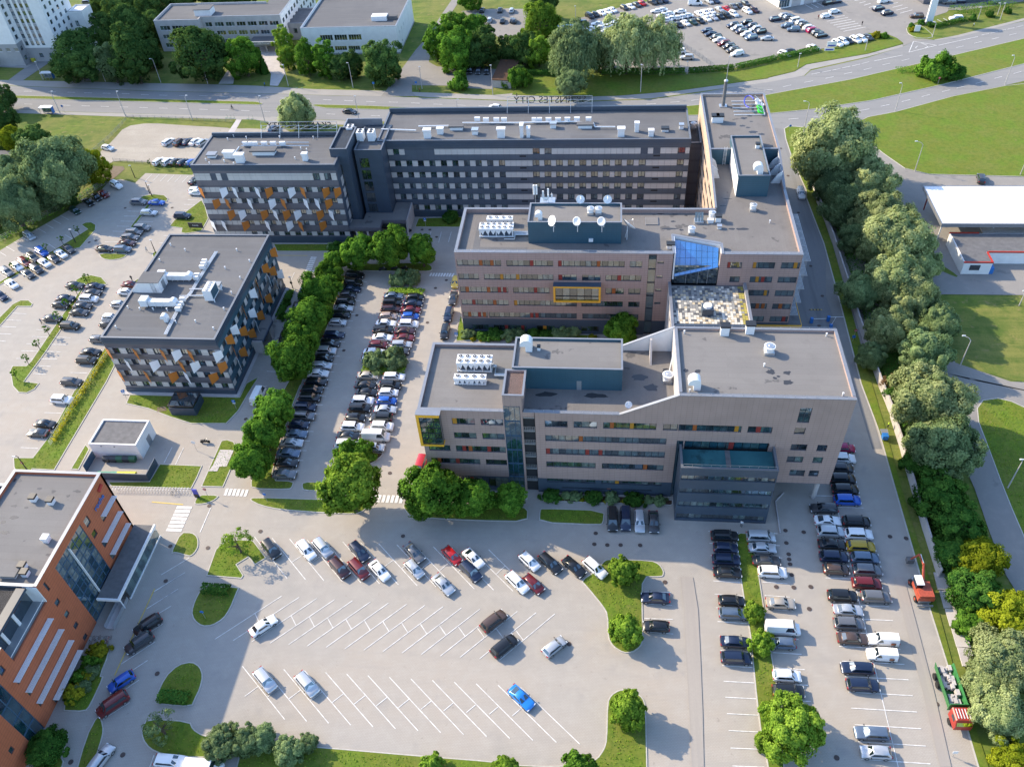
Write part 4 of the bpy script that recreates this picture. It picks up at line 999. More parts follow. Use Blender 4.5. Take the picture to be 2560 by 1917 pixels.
for k,(x,y,m_)in enumerate(PAVL):
 h=13.70+rp.random()*.03
 if k<290:box('paver',m_,L,x,x+.50,y,y+.60,13.66,h)
 else:pb.setdefault(m_.name,MB()).box(x-21.5,x-21.0,y-126,y-125.4,13.66,h)
allb=MB();mm=[]
for i,(n_,b_)in enumerate(pb.items()):
 allb.add(b_.v,b_.f,i);mm.append(M[n_])
po=allb.build('paver_field',mm,L);po['kind']='stuff'
box('vent_base',M['cladding_dark'],L,19.9,22.1,129.3,131.3,13.7,15.3)
b=MB();b.cyl((21,130.4,15.3),(21,130.4,15.7),.9,.8,n=16);wmesh('vent_cap',b,M['metal_white'],L)
# ---- brown tiled building C
Cb=thing('office_building','brown tiled office with a raised overhanging right end and a yellow corner window','building',(5,103,0),group='brown tiled offices')
cx0,cx1,cy0,cy1=-30.0,39.9,95.2,112.1
CZ=[(17.3,18.85),(13.8,15.3),(10.4,11.95),(7.0,8.5),(3.75,5.05)]
core(Cb,cx0,13.3,cy0,cy1,0,19.8);box('inner_core',M['core_dark'],Cb,14.0,29.0,95.7,111.6,0,24.8);box('inner_core',M['core_dark'],Cb,29.0,39.4,95.7,111.6,5.4,24.8)
facade(Cb,'S',cy0,cx0,-15.5,3.9,20.7,[(*CZ[0],[(-24.4,-20.5),(-19.5,-15.7)]),(*CZ[1],[(-24.4,-20.5),(-19.5,-15.65)]),(*CZ[2],[(-29.2,-25.4),(-24.4,-15.65)]),(*CZ[3],[(-29.2,-20.4),(-19.4,-15.65)])],'brick_tile',win=W4)
facade(Cb,'S',cy0-.03,cx0,-15.5,0,3.9,[(.9,3.6,[(-27.7,-24.2),(-23.8,-20.4),(-19.2,-15.7)])],'cladding_dark',win=W4,name='base_wall')
sd=Side('S',cy0)
for k in range(6):
 z0=.4+3.6*k;window(Cb,sd,-15.5,-12.75,z0,z0+3.5,3,depth=.12,glass='glass_mid' if k>3 else 'glass_teal',frame='blue_frame')
box('wall',M['brick_tile'],Cb,-15.5,-12.7,cy0,cy0+.4,22.05,24.2);box('wall',M['brick_tile'],Cb,-12.7,-12.35,cy0,cy0+.4,0,24.2)
box('wall',M['brick_tile'],Cb,-12.35,-10.4,cy0+.0,cy0+.3,19.6,20.7)
# open fire stair
for k in range(6):
 z0=3.25*k;box('stair_landing',M['steel_grey'],Cb,-12.3,-10.4,cy0+.1,cy0+1.9,z0+2.9,z0+3.1)
 rl=MB()
 for z in(z0+3.3,z0+3.7,z0+4.15):rl.box(-12.3,-10.4,cy0+.04,cy0+.09,z,z+.05)
 for x in np.arange(-12.3,-10.3,.3):rl.box(x,x+.04,cy0+.04,cy0+.09,z0+3.1,z0+4.2)
 wmesh('stair_rail',rl,M['galvanised'],Cb,recalc=False)
box('stair_back',M['core_dark'],Cb,-12.3,-10.4,cy0+2.0,cy0+2.2,0,19.6)
facade(Cb,'S',cy0,-10.3,13.3,3.9,18.85,[(17.3,18.84,[(-8.7,-4.9),(-3.9,0),(1,9.7),(10.8,13.2)]),(*CZ[1],[(-8.7,11.6)]),(*CZ[2],[(-8.7,11.6)]),(*CZ[3],[(-8.7,-.1),(1,11.6)])],'brick_tile',win=W4)
# rest of building C: the upper wall follows the stepped roof line
b=MB()
prof=[(-10.3,18.85),(29.4,18.85),(29.4,15.4),(cx1,15.4),(cx1,25.45),(12.9,25.45),(3.6,20.65),(-10.3,20.65)]
n_=len(prof)
b.add([(x,cy0,z)for x,z in prof]+[(x,cy0+.4,z)for x,z in prof],[tuple(range(n_)),tuple(range(2*n_-1,n_-1,-1))]+[(i,(i+1)%n_,n_+(i+1)%n_,n_+i)for i in range(n_)])
# upper band of the right block is cut for its tall windows
prof_boxes=[(13.3,29.4,18.85,25.45)]
b=MB()
b.add([(x,y,z)for y in(cy0,cy0+.4)for x,z in((-10.3,18.85),(13.3,18.85),(13.3,25.45),(12.9,25.45),(3.6,20.65),(-10.3,20.65))],[(0,1,2,3,4,5),(11,10,9,8,7,6)]+[(i,(i+1)%6,6+(i+1)%6,6+i)for i in range(6)])
wmesh('wall',b,M['brick_tile'],Cb)
facade(Cb,'S',cy0,13.3,cx1,14.9,25.45,[(17.3,18.83,[(13.32,23.4),(24.4,28.3),(31.8,33.5)]),(20.0,23.4,[(31.8,33.7)])],'brick_tile',win=W4)
facade(Cb,'S',cy0,29.3,cx1,5.0,14.9,[(13.3,14.88,[(31.9,34.5),(36.1,37.7)]),(10.3,11.85,[(31.8,34.4),(36,37.6)]),(6.85,8.4,[(32.8,35.3),(36,37.6)])],'brick_tile',win={'pw':1.1,'colour':.15})
window(Cb,sd,13.32,14.4,.4,14.8,1,depth=.25,glass='glass_teal')
facade(Cb,'S',cy0-.03,-10.3,13.3,0,3.9,[(1.3,1.7,[(-6,10)]),(2.9,3.88,[(-8.7,-.1),(1,11.6)])],'cladding_dark',win=W4,name='base_wall')
box('wall',M['brick_tile'],Cb,14.4,14.6,cy0,cy0+.3,0,14.9);box('wall',M['brick_tile'],Cb,28.4,29.4,cy0,cy0+.35,12.6,14.9)
for i,x in enumerate(np.arange(14.7,28.2,1.35)):box('terrace_glazing',M[('glass_teal','glass_mid','glass_green')[i%3]],Cb,x+.04,x+1.3,cy0+.3,cy0+.35,13.0,14.9)
for x in(21.9,):box('colour_panel',M['red_panel'],Cb,x,x+.8,cy0+.2,cy0+.3,13.0,14.85)
facade(Cb,'E',cx1,cy0+.4,cy1,5.0,25.4,[(z,z+1.5,[(99,103),(105,109)])for z in(6.9,10.3,13.7,17.3,20.7)],'brick_tile',win=W4)
box('soffit',M['cladding_shade'],Cb,29.3,cx1,cy0+.05,cy1-.05,4.85,5.05)
facade(Cb,'E',29.4,cy0+.45,cy1-.45,0,5.0,[],'cladding_dark',name='base_wall')
facade(Cb,'N',cy1,cx0,cx1,5.0,20.0,[(*z,[(x,x+6)for x in list(np.arange(-28,8,7.2))+[31]])for z in CZ[:4]],'brick_tile',win=W4)
facade(Cb,'N',cy1,cx0,29.4,0,5.0,[],'cladding_dark',name='base_wall');facade(Cb,'N',cy1,12.9,cx1,20.0,25.4,[],'brick_tile')
facade(Cb,'W',cx0,cy0+.4,cy1-.4,0,20.7,[(*z,[(97,102),(104,110)])for z in CZ],'brick_tile',win=W4)
# column under the overhang
b=MB();b.cyl((38.3,96.2,0),(38.3,96.2,4.9),.45,n=16);wmesh('column',b,M['concrete_pale'],Cb,smooth=False)
# roofs
box('roof',M['roof_light'],Cb,cx0+.4,-15.1,cy0+.4,cy1-.4,19.8,20.1);box('roof',M['roof_brown'],Cb,-15.1,13.0,cy0+.4,cy1-.4,19.75,20.05)
for s in((cx0,-15.2,cy0,cy0+.45),(-12.2,3.6,cy0,cy0+.45),(cx0,4.1,cy1-.45,cy1)):box('coping',M['metal_cap'],Cb,s[0]-.05,s[1],s[2]-.05,s[3]+.05,20.7,20.78)
box('parapet',M['brick_tile'],Cb,cx0+.4,4.1,cy1-.4,cy1-.05,20.0,20.7)
box('coping',M['metal_cap'],Cb,cx0-.05,cx0+.45,cy0+.5,cy1-.5,20.7,20.78);box('parapet',M['cladding_dark'],Cb,cx0+.4,cx0+.45,cy0+.4,cy1-.4,19.9,20.7)
# raised right block roof
parapet_roof(Cb,12.9,cx1,cy0+.42,cy1,25.5,25.0,'roof_light',t=.45,inner='concrete_pale',open_='S')
box('coping',M['metal_cap'],Cb,12.9,cx1+.06,cy0-.06,cy0+.5,25.45,25.53)
box('end_wall',M['concrete_pale'],Cb,12.7,12.9,cy0+.4,cy1,20.0,25.4)
# stepping copings on both sloping walls, and the rear sloping wall
for y,w_ in((cy0-.05,.5),(cy1-.4,.45)):
 b=MB();b.add([(3.6,y,20.68),(12.9,y,25.47),(12.9,y+w_,25.47),(3.6,y+w_,20.68),(3.6,y,20.78),(12.9,y,25.57),(12.9,y+w_,25.57),(3.6,y+w_,20.78)],[(3,2,1,0),(4,5,6,7),(0,1,5,4),(1,2,6,5),(2,3,7,6),(3,0,4,7)]);wmesh('coping',b,M['metal_cap'],Cb)
b=MB();y=cy1-.35;b.add([(4.1,y,20.0),(12.9,y,20.0),(12.9,y,25.45),(4.1,y,20.9),(4.1,y+.3,20.0),(12.9,y+.3,20.0),(12.9,y+.3,25.45),(4.1,y+.3,20.9)],[(0,1,2,3),(7,6,5,4),(3,2,6,7),(1,5,6,2),(0,3,7,4),(0,4,5,1)]);wmesh('sloping_wall',b,M['render_white'],Cb)
plate(Cb,'buttress','concrete_pale',[(9.2,111.6,20.05),(9.2,108.0,20.05),(9.2,111.0,23.2),(9.2,111.6,23.2)],.35)
# stair tower and plant room
box('tower_wall',M['brick_tile'],Cb,-15.1,-12.3,cy0+.4,101.5,20.05,24.2);parapet_roof(Cb,-15.5,-12.0,cy0+.02,101.4,24.6,24.2,'roof_light',t=.3,inner='brick_tile')
box('plant_room',M['cladding_teal'],Cb,-14.4,4.0,101.5,109.2,20.0,24.3);parapet_roof(Cb,-14.4,4.0,101.5,109.2,24.95,24.5,'roof_light',t=.28,inner='cladding_teal')
box('plant_door',M['steel_grey'],Cb,-3.6,-2.8,101.44,101.5,20.05,22.1)
# yellow corner window
yc=thing('box_window','tall corner window in a yellow frame at the left end of the nearest brown office','window',(-28.2,94.6,17))
for bb in((-30.15,-26.2,93.9,95.2,20.1,20.75),(-30.15,-26.1,93.9,95.2,13.0,13.35),(-30.15,-29.7,93.9,95.2,13.35,20.1)):box('yellow_frame',M['yellow_panel'],yc,*bb)
for i in range(3):
 for j in range(5):box('pane',M['glass_mid' if(i+j)%3 else 'glass_dark'],yc,-29.65+1.15*i,-28.55+1.15*i,94.15,94.2,13.4+1.35*j,14.7+1.35*j)
for j in range(5):box('side_pane',M['glass_dark'],yc,-26.22,-26.18,94.2,95.15,13.4+1.35*j,14.7+1.35*j)
b=MB()
for i in range(4):b.box(-29.7+1.15*i,-29.64+1.15*i,94.05,94.22,13.35,20.1)
for j in range(6):b.box(-29.7,-26.2,94.06,94.21,13.34+1.35*j,13.4+1.35*j)
wmesh('mullions',b,M['black_metal'],yc,recalc=False)
box('top_cover',M['metal_cap'],yc,-30.2,-26.0,93.85,95.1,20.76,20.82)
# lower annex with the roof terrace
N=thing('annex','four-storey dark ribbed annex with a teal roof terrace in front of the brown office','building',(21.5,92.5,0))
nx0,nx1,ny0,ny1=13.8,29.3,90.0,95.1
core(N,nx0,nx1,ny0,ny1,0,12.6,.3)
rows=[(11.05,12.2,[(14.0,29.1)]),(7.6,8.8,[(14.0,29.1)]),(4.0,5.35,[(14.0,29.1)]),(.6,2.0,[(14.0,28.9)])]
facade(N,'S',ny0,nx0,nx1,0,14.1,rows,'cladding_dark',depth=.28,win={'pw':1.1})
for s,p in(('W',nx0),('E',nx1)):facade(N,s,p,ny0+.3,ny1-.02,0,14.1,[],'cladding_dark',depth=.28)
box('terrace',M['membrane'],N,nx0+.3,nx1-.3,ny0+.3,ny1,12.7,12.95);box('terrace_strip',M['soot_slab'],N,21.3,22.1,ny0+.3,ny1,12.95,12.98)
for bb in((nx0-.05,nx1+.05,ny0-.05,ny0+.33),(nx0-.05,nx0+.33,ny0+.35,ny1-.02),(nx1-.33,nx1+.05,ny0+.35,ny1-.02)):box('coping',M['metal_cap_dark'],N,*bb,14.1,14.2)
b=MB()
for x in np.arange(nx0+.3,nx1,1.5):b.box(x,x+.04,ny0+.3,ny0+.34,14.2,14.7)
b.box(nx0+.3,nx1-.3,ny0+.3,ny0+.34,14.66,14.7)
wmesh('terrace_rail',b,M['galvanised'],N,recalc=False)
# link between B and E
K=thing('link_building','narrow dark link wing between the long slab and the tall north wing','building',(22.2,196,0))
box('wall',M['cladding_shade'],K,20.65,23.75,190.6,202,.02,17.5);parapet_roof(K,20.65,23.75,190.6,202,18.0,17.5,'roof_felt',t=.3,inner='cladding_dark')
KY=thing('courtyard_wall','tall brown wall closing the shaft beside the north wing','wall',(22.3,190,0))
box('wall',M['red_panel'],KY,20.9,23.7,156.3,156.8,0,4)
# --- orange building
O=thing('office_building','orange tiled office with white louvred sun shades at the lower left','building',(-89,62,0))
ox0,ox1,oy0,oy1,oz=-96.5,-81.2,18.0,81.9,17.5
core(O,ox0,ox1-3,oy0,oy1,0,16.9,.3);box('inner_core',M['core_dark'],O,ox1-3.3,ox1-.5,oy0+.3,oy1-.3,0,13.4)
OZ=[(12.9,14.3),(10.4,11.9),(7.0,8.5),(3.5,5.0),(.2,1.6)]
sdO=Side('E',ox1)
def ow(y0,y1,z0,z1):return(z0,z1,y0,y1)
# north part of the wall
facade(O,'E',ox1,72.8,oy1,0,oz,[(13.6,15.4,[(73.6,74.9)]),(10.7,12.1,[(73.5,74.7),(76.9,81.0)]),(7.2,8.6,[(74.2,80.6)]),(3.7,5.2,[(74.2,80.7)])],'orange_tile',win={'pw':1.1})
facade(O,'E',ox1,60.3,64.6,0,oz,[(14.4,16.4,[(61.4,61.9)]),(10.9,12.0,[(60.9,61.9)]),(7.5,8.6,[(60.9,61.9)]),(4.1,5.2,[(60.9,61.9)]),(.5,1.6,[(60.9,61.9)])],'orange_tile')
facade(O,'E',ox1,64.6,72.8,15.8,oz,[],'orange_tile')
for k in range(5):
 z0=.1+3.15*k
 for i in range(6):
  y=64.6+1.366*i;window(O,sdO,y,y+1.36,z0,z0+3.1,1,depth=.12,glass=random.choice(['glass_teal','glass_mid','glass_teal','glass_blind']),frame='blue_frame')
b=MB()
for k in range(11):b.box(ox1-.14,ox1-.05,64.6,72.8,.1+1.575*k,.18+1.575*k)
wmesh('glazing_bars',b,M['blue_frame'],O,recalc=False)
box('glass_fin',M['metal_white'],O,ox1,ox1+.35,68.3,68.45,3.2,15.4)
# south part with the recessed balcony
facade(O,'E',ox1,47.1,60.3,0,13.6,[(10.2,11.6,[(48.8,58.4)]),(6.7,8.1,[(48.8,58.6)]),(3.2,4.6,[(48.8,58.7)]),(.1,1.3,[(50.8,58.9)])],'orange_tile',win={'pw':1.2})
facade(O,'E',ox1,41.0,44.2,0,oz,[(14,15.5,[(42.4,43.2)]),(4.2,5.4,[(41.4,42.2)])],'orange_tile');facade(O,'E',ox1,47.1,50.6,13.6,oz,[(14.3,15.8,[(48,49)])],'orange_tile')
facade(O,'E',ox1,oy0,41.0,0,oz,[(z,z+1.5,[(y,y+3)for y in(21,26,31,36)])for z in(13,9.6,6.2,2.8)],'orange_tile')
for k in range(5):
 for i in range(2):
  y=44.2+1.45*i;window(O,sdO,y,y+1.45,.1+3.4*k,3.4+3.4*k,1,depth=.12,glass='glass_teal',frame='blue_frame')
box('balcony_glazing',M['glass_dark'],O,-83.6,-83.5,50.6,60.3,13.6,16.8);box('balcony_floor',M['steel_grey'],O,-83.5,-81.5,50.6,60.3,13.45,13.6)
for y in(53,56):box('mullion',M['metal_white'],O,-83.45,-83.3,y,y+.5,13.6,16.8)
box('balcony_end',M['render_white'],O,-83.5,-81.3,60.15,60.3,13.6,17.3);box('balcony_rail',M['metal_white'],O,-81.35,-81.3,50.7,60.1,14.5,14.6)
box('balcony_canopy',M['cladding_dark'],O,-84.3,-82.9,50.6,60.2,16.8,17.3);box('balcony_roof',M['roof_light'],O,-88.5,-84.3,50.6,60.2,16.5,16.9)
facade(O,'N',oy1,ox0,ox1,0,oz,[(z,z+1.5,[(-94,-91),(-89,-86)])for z in(13,9.6,6.2,2.8)],'orange_tile');facade(O,'W',ox0,oy0,oy1-.46,0,oz,[],'orange_tile')
# roof deck in strips, copings
box('roof',M['roof_light'],O,ox0+.4,ox1-.4,60.5,oy1-.4,16.7,17.0);box('roof',M['roof_light'],O,ox0+.4,-88.6,oy0,60.5,16.7,17.0);box('roof',M['roof_light'],O,-88.6,ox1-.4,oy0,50.4,16.7,17.0)
for bb in((ox1-.5,ox1+.06,60.3,oy1+.05),(ox1-.5,ox1+.06,oy0,50.6),(-88.9,-88.4,50.4,60.5),(-88.4,ox1-.5,60.2,60.7),(-88.4,ox1-.5,50.2,50.6),(ox0-.05,ox0+.5,oy0,oy1+.05),(ox0+.5,ox1-.5,oy1-.45,oy1+.05)):
 box('coping',M['metal_cap'],O,*bb,oz,oz+.08)
 box('parapet',M['metal_cap_dark'],O,bb[0]+.1,bb[1]-.1,bb[2]+.1,bb[3]-.1,16.9,oz)
box('side_wing',M['orange_tile'],O,-102,ox0,oy0,81,0,14.0);parapet_roof(O,-102,ox0,oy0,81,14.8,14.1,'soot_slab',t=.5,inner='cladding_dark')
# sun shades
for(y0,y1,z)in((76.9,81.2,12.35),(74.2,80.6,8.9),(74.2,80.7,5.4),(48.4,58.5,11.8),(48.6,58.7,8.3),(48.6,58.8,4.8),(50.7,58.9,1.5)):
 s=thing('louvre_shade',{12.35:'shortest white louvred shade, just below the blue and red logo',8.9:'white louvred shade in the middle of the three near the entrance roof',5.4:'white louvred shade just above the dark entrance roof',11.8:'long white louvred shade just under the roof balcony',
8.3:'second long white louvred shade below the roof balcony',4.8:'third long white louvred shade below the roof balcony',1.5:'lowest white louvred shade beside the shrub bed'}[z],'sun shade',(ox1+.5,y0,z),group='white louvred shades on the orange wall')
 for k in range(5):
  bl=box('blade',M['metal_white'],s,ox1+.12+.2*k,ox1+.27+.2*k,y0,y1,z-.02,z+.03)
 for y in np.linspace(y0+.1,y1-.15,max(3,int((y1-y0)/2.4)+1)):box('bracket',M['galvanised'],s,ox1,ox1+1.12,y,y+.06,z-.09,z-.03)
# entrance roof with its glass screen
q1=thing('entrance_roof','dark flat entrance roof on a glass screen beside the orange wall','canopy',(-79,74,0))
box('deck',M['soot_slab'],q1,-80.75,-77.2,67.0,81.7,3.3,3.62);
for bb in((-77.2,-76.9,66.7,81.9),(-80.75,-77.2,66.7,67.0)):box('fascia',M['metal_white'],q1,*bb,3.2,3.7)
for i in range(10):box('glass_panel',M['glass_green' if i%2 else 'glass_mid'],q1,-77.35,-77.3,69.3+1.27*i,70.5+1.27*i,.3,3.2)
box('sill',M['metal_white'],q1,-77.45,-77.2,69.2,82.0,.0,.25);box('ramp',M['concrete_pale'],q1,-79.0,-77.6,63.5,69.0,.0,.25)
for x in(-79.05,-77.55):box('ramp_rail',M['galvanised'],q1,x-.04,x+.04,63.5,69.0,.25,1.0)
for y in(67.4,81.2):box('post',M['metal_white'],q1,-77.6,-77.45,y,y+.15,0,3.3)
# wet patches and old repairs on the felt
mat('wet_patch',(.045,.046,.05),.25);rs_=random.Random(11)
def stain(par,x,y,z,rx,ry):
 n=14;p=[(x+rx*math.cos(6.283*i/n)*rs_.uniform(.6,1.15),y+ry*math.sin(6.283*i/n)*rs_.uniform(.6,1.15))for i in range(n)]
 w0=world_loc(par);o=tri_sheet('wet_patch',[(a-w0.x,c-w0.y)for a,c in ccw(p)],z-w0.z,M['wet_patch'],par)
for s,L_,z in(('c3',[(300,90,1.9,.7),(720,100,2.2,.6),(1200,30,1.4,1.0)],20.056),('b3',[(1600,1545,.6,.5),(1500,1540,.5,.5),(1330,1540,.9,.6),(1100,1600,1.5,.8)],20.056)):
 for u,v,rx,ry in L_:
  x,y=q(s,u,v,z if u<1400 else 25.006)
  stain(Cb,x,y,z if u<1400 else 25.006,rx,ry)
for u,v,rx in[(25,1550,.8),(165,1560,.7),(60,1605,.4),(90,1590,.3),(170,1640,.9)]:
 x,y=q('b4',u,v,25.0);stain(Cb,x,y,25.006,rx,rx*.8)
for s,L_,in(('b3',[(1390,255,.6,.3),(1280,190,.9,.2),(1370,318,1.8,.35),(1460,330,.5,.4),(1500,203,.4,.25),(1895,320,.7,.4),(1980,320,1.6,.45),(1820,120,.8,.3),(1860,60,.9,.3)]),('b4',[])):
 for u,v,rx,ry in L_:x,y=q(s,u,v,20.4);stain(E,x,y,20.406,rx,ry)
for u,v,rx in[(2000,1020,.9),(2050,1000,.7),(2063,1048,.5),(2035,1100,.6),(1985,1085,.8),(2080,1140,1.1),(2150,1157,.9)]:x,y=q('a3',u,v,23.8);stain(E,x,y,23.756,rx,rx*.6)
for u,v,rx in[(150,830,.9),(125,1050,.6),(30,1190,.6),(125,1150,.9),(40,1280,.8),(340,900,.5),(225,1065,.4)]:x,y=q('c1',u+0,v,17.0);stain(O,x,y,17.006,rx,rx*.5)
# --- small buildings inside the site
H=thing('transformer_hut','plain white flat-roofed hut behind the row of waste bins','building',(-93,103,0))
hx0,hx1,hy0,hy1=-97.8,-88.1,99.7,106.3
for nm,bb in(('wall',(hx0,hx1,hy0,hy0+.3)),('wall',(hx0,hx1,hy1-.3,hy1)),('wall',(hx0,hx0+.3,hy0+.3,hy1-.3)),('wall',(hx1-.3,hx1,hy0+.3,hy1-.3))):box(nm,M['render_white'],H,*bb,0,4.0)
box('roof',M['soot_slab'],H,hx0+.3,hx1-.3,hy0+.3,hy1-.3,3.4,3.7);box('door',M['steel_grey'],H,hx1,hx1+.04,103,104.4,0,2.2)
for x in(-95.5,-92.8):box('drain',M['metal_cap_dark'],H,x,x+.25,hy0-.08,hy0,3.3,3.5)
W1=thing('bin_enclosure','dark ribbed fence round the bin yard beside the white hut','fence',(-91,97,0))
for bb in((-96.5,-84.6,94.2,94.35),(-84.6,-84.45,94.2,98.4)):
 for k in range(6):box('slat',M['cladding_dark'],W1,*bb,.05+.33*k,.35+.33*k)
for bb in((-98.1,-98.0,96,100.2),):box('gate_panel',M['blue_frame'],W1,*bb,0,1.8)
P_=thing('pavilion','dark slatted shelter with a glass panel roof on the lawn','shelter',(-84.2,113.7,0))
px0,px1,py0,py1=-86.9,-81.5,111.5,115.7
for bb in((px0,px1,py0,py0+.12),(px0,px1,py1-.12,py1),(px0,px0+.12,py0+.12,py1-.12),(px1-.12,px1,py0+.12,py1-.12)):
 for k in range(7):box('slat',M['cladding_dark'],P_,*bb,.12+.3*k,.36+.3*k)
for bb in((px0-.05,px1+.05,py0-.05,py0+.15),(px0-.05,px1+.05,py1-.15,py1+.05),(px0-.05,px0+.15,py0+.15,py1-.15),(px1-.15,px1+.05,py0+.15,py1-.15)):box('roof_edge',M['black_metal'],P_,*bb,2.62,2.82)
for i in range(4):
 for j in range(2):box('roof_pane',M['glass_dark'],P_,px0+.17+1.27*i,px0+1.38+1.27*i,py0+.17+1.93*j,py0+2.05+1.93*j,2.68,2.72)
# --- school and sports hall beyond the avenue
SG=thing('school_building','pale sports hall with large grid windows beyond the avenue','building',(-90,303,0),group='school wings beyond the avenue')
gx0,gx1,gy0,gy1=-107.3,-72.8,290.0,319
core(SG,gx0,gx1,gy0,gy1,0,8.8,.4)
facade(SG,'S',gy0,gx0,gx1,0,9.6,[(5.0,7.0,[(-100.8,-96.2),(-95.6,-91),(-90.4,-85.8)]),(1.4,3.0,[(-98.5,-96.8),(-96.2,-91.8),(-91.2,-87),(-86.4,-84.5),(-81.5,-77.2)])],'render_white',depth=.35,win={'pw':.9,'frame':'frame_white','glass':'glass_dark'})
facade(SG,'E',gx1,gy0+.4,gy1,0,9.6,[(1.5,2.6,[(292,293),(296,297)]),(5.5,6.8,[(293.5,294.3),(297,297.8),(301,301.8)])],'render_white',depth=.35,win={'frame':'frame_white'})
facade(SG,'W',gx0,gy0+.4,gy1,0,9.6,[],'render_white',depth=.35);facade(SG,'N',gy1,gx0+.4,gx1-.4,0,9.5,[],'render_white',depth=.35)
parapet_roof(SG,gx0,gx1,gy0,gy1+.1,9.7,9.0,'roof_felt',t=.4,inner='render_white')
box('plinth',M['render_grey'],SG,gx0-.1,gx1+.1,gy0-.1,gy1+.1,0,.5)
box('roof_hatch',M['render_white'],SG,-83,-77.5,296.5,299.5,9.0,10.6);box('roof_hatch',M['roof_felt'],SG,-77.4,-74,297.5,299,9.0,10.2)
SL=thing('school_building','low grey connecting wing between the school and its sports hall','building',(-112,308,0),group='school wings beyond the avenue')
box('wall',M['render_grey'],SL,-117.5,-107.4,304,319,0,5.6);parapet_roof(SL,-117.5,-107.4,304,319,6.1,5.65,'soot_slab',t=.4,inner='render_grey')
for x in(-115,-112.3):window(SL,Side('S',304),x,x+1.3,2.6,4.2,1,depth=-.03)
SM=thing('school_building','long pale three-storey school with a name band over its entrance','building',(-140,310,0),group='school wings beyond the avenue')
mx0,ms,mx1,my0,my1,my2=-163.4,-146.6,-116.8,295.6,298.2,312
core(SM,mx0,mx1,my1+.1,my2,0,10.4,.4);box('inner_core',M['core_dark'],SM,mx0+.45,ms-.45,my0+.45,my1+.6,0,10.4)
SZ=[(7.6,9.2),(4.5,6.1),(1.4,3.0)]
facade(SM,'S',my0,mx0,ms,0,11.2,[(a,b,[(-161.8,-158),(-157.2,-153.4),(-152.6,-148.8)])for a,b in SZ],'concrete_pale',depth=.35,win={'pw':1.2,'frame':'frame_white'})
facade(SM,'S',my1,ms,mx1,0,11.2,[(a,b,[(-145.6,-143)]+[(x,x+3.4)for x in np.arange(-142,-120,4.15)])for a,b in SZ],'concrete_pale',depth=.35,win={'pw':1.2,'frame':'frame_white'})
facade(SM,'E',mx1,my1+.4,340,0,11.2,[(a,b,[(y,y+2)for y in np.arange(300,338,3.6)])for a,b in SZ],'render_white',depth=.35,win={'pw':1.0})
facade(SM,'W',mx0,my0+.4,my2-.4,0,11.2,[],'concrete_pale',depth=.35);facade(SM,'N',my2,mx0,-126,0,11.2,[],'concrete_pale',depth=.35)
facade(SM,'E',ms,my0+.4,my1,0,11.2,[],'concrete_pale',depth=.35)
box('roof',M['roof_felt'],SM,mx0+.3,mx1-.4,my1+.3,my2-.3,10.3,10.6);box('roof',M['roof_felt'],SM,mx0+.3,ms-.3,my0+.3,my1+.3,10.28,10.58);box('roof',M['roof_felt'],SM,-126,mx1-.4,my2-.3,340,10.3,10.6)
for bb in((mx0-.05,ms+.05,my0-.05,my0+.35),(ms-.3,mx1+.05,my1-.05,my1+.34),(mx0-.05,mx0+.35,my0+.36,my2),(mx1-.35,mx1+.06,my1+.36,340),(mx0+.36,-126,my2-.35,my2+.05)):box('coping',M['metal_cap'],SM,*bb,11.2,11.28)
box('roof_house',M['render_white'],SM,-149.5,-143.5,300.5,305,10.6,12.8);box('roof_house_top',M['roof_felt'],SM,-149.7,-143.3,300.3,305.2,12.8,13.0)
box('entrance_roof',M['roof_felt'],SM,-128.5,-117.2,292.5,my1,3.5,3.8);box('name_band',M['render_white'],SM,-128.5,-117.2,292.3,292.5,3.2,4.2)
for x in(-128,-122.8,-117.8):box('pillar',M['concrete_pale'],SM,x,x+.4,292.8,293.2,0,3.5)
def text(s,size,m,parent,loc,rot,ext=.06,name='lettering',align='CENTER'):
 cu=bpy.data.curves.new(name,'FONT');cu.body=s;cu.size=size;cu.extrude=ext;cu.align_x=align;cu.resolution_u=3
 cu.materials.append(M[m])
 o=bpy.data.objects.new(name,cu);C.objects.link(o)
 dg=bpy.context.evaluated_depsgraph_get();me=bpy.data.meshes.new_from_object(o.evaluated_get(dg),depsgraph=dg)
 bpy.data.objects.remove(o);me.name=name
 if not me.materials:me.materials.append(M[m])
 o=bpy.data.objects.new(name,me);C.objects.link(o)
 if parent:o.parent=parent;o.location=Vector(loc)-world_loc(parent)
 else:o.location=loc
 o.rotation_euler=rot
 return o
text('BANKU AUGSTSKOLA',.95,'black_metal',SM,(-122.9,292.28,3.35),(rad(90),0,0),.02)
# --- white tower block
T_=thing('apartment_tower','tall white tower block with grey base at the upper left edge','building',(-215,295,0))
tx0,tx1,tx2,ty0,ty1=-245,-212.3,-199.2,284.8,288.6
def tower_rows(z0,z1,p,ops):
 return[(z,z+1.6,ops)for z in np.arange(z0,z1,p)]
core(T_,tx0,tx1,ty0,312,0,44,.4);core(T_,tx1,tx2,ty1,306,0,44,.4)
facade(T_,'S',ty0,tx0,tx1,0,8.0,[(5.2,6.6,[(x,x+1.8)for x in np.arange(-243,-213,3.2)])],'render_grey',depth=.35,win={'frame':'frame_white','glass':'glass_blind'})
facade(T_,'S',ty0,tx0,tx1,8.0,45,[],'render_white',depth=.35)
facade(T_,'E',tx1,ty0+.4,ty1+.2,0,8.0,[(5,6.5,[(286,287.5)]),(1.6,3.1,[(286,287.5)])],'render_grey',depth=.35,win={'pw':1.5})
facade(T_,'E',tx1,ty0+.4,ty1+.2,8.0,45,tower_rows(9,43,2.65,[(286,287.6)]),'render_white',depth=.35,win={'pw':1.6})
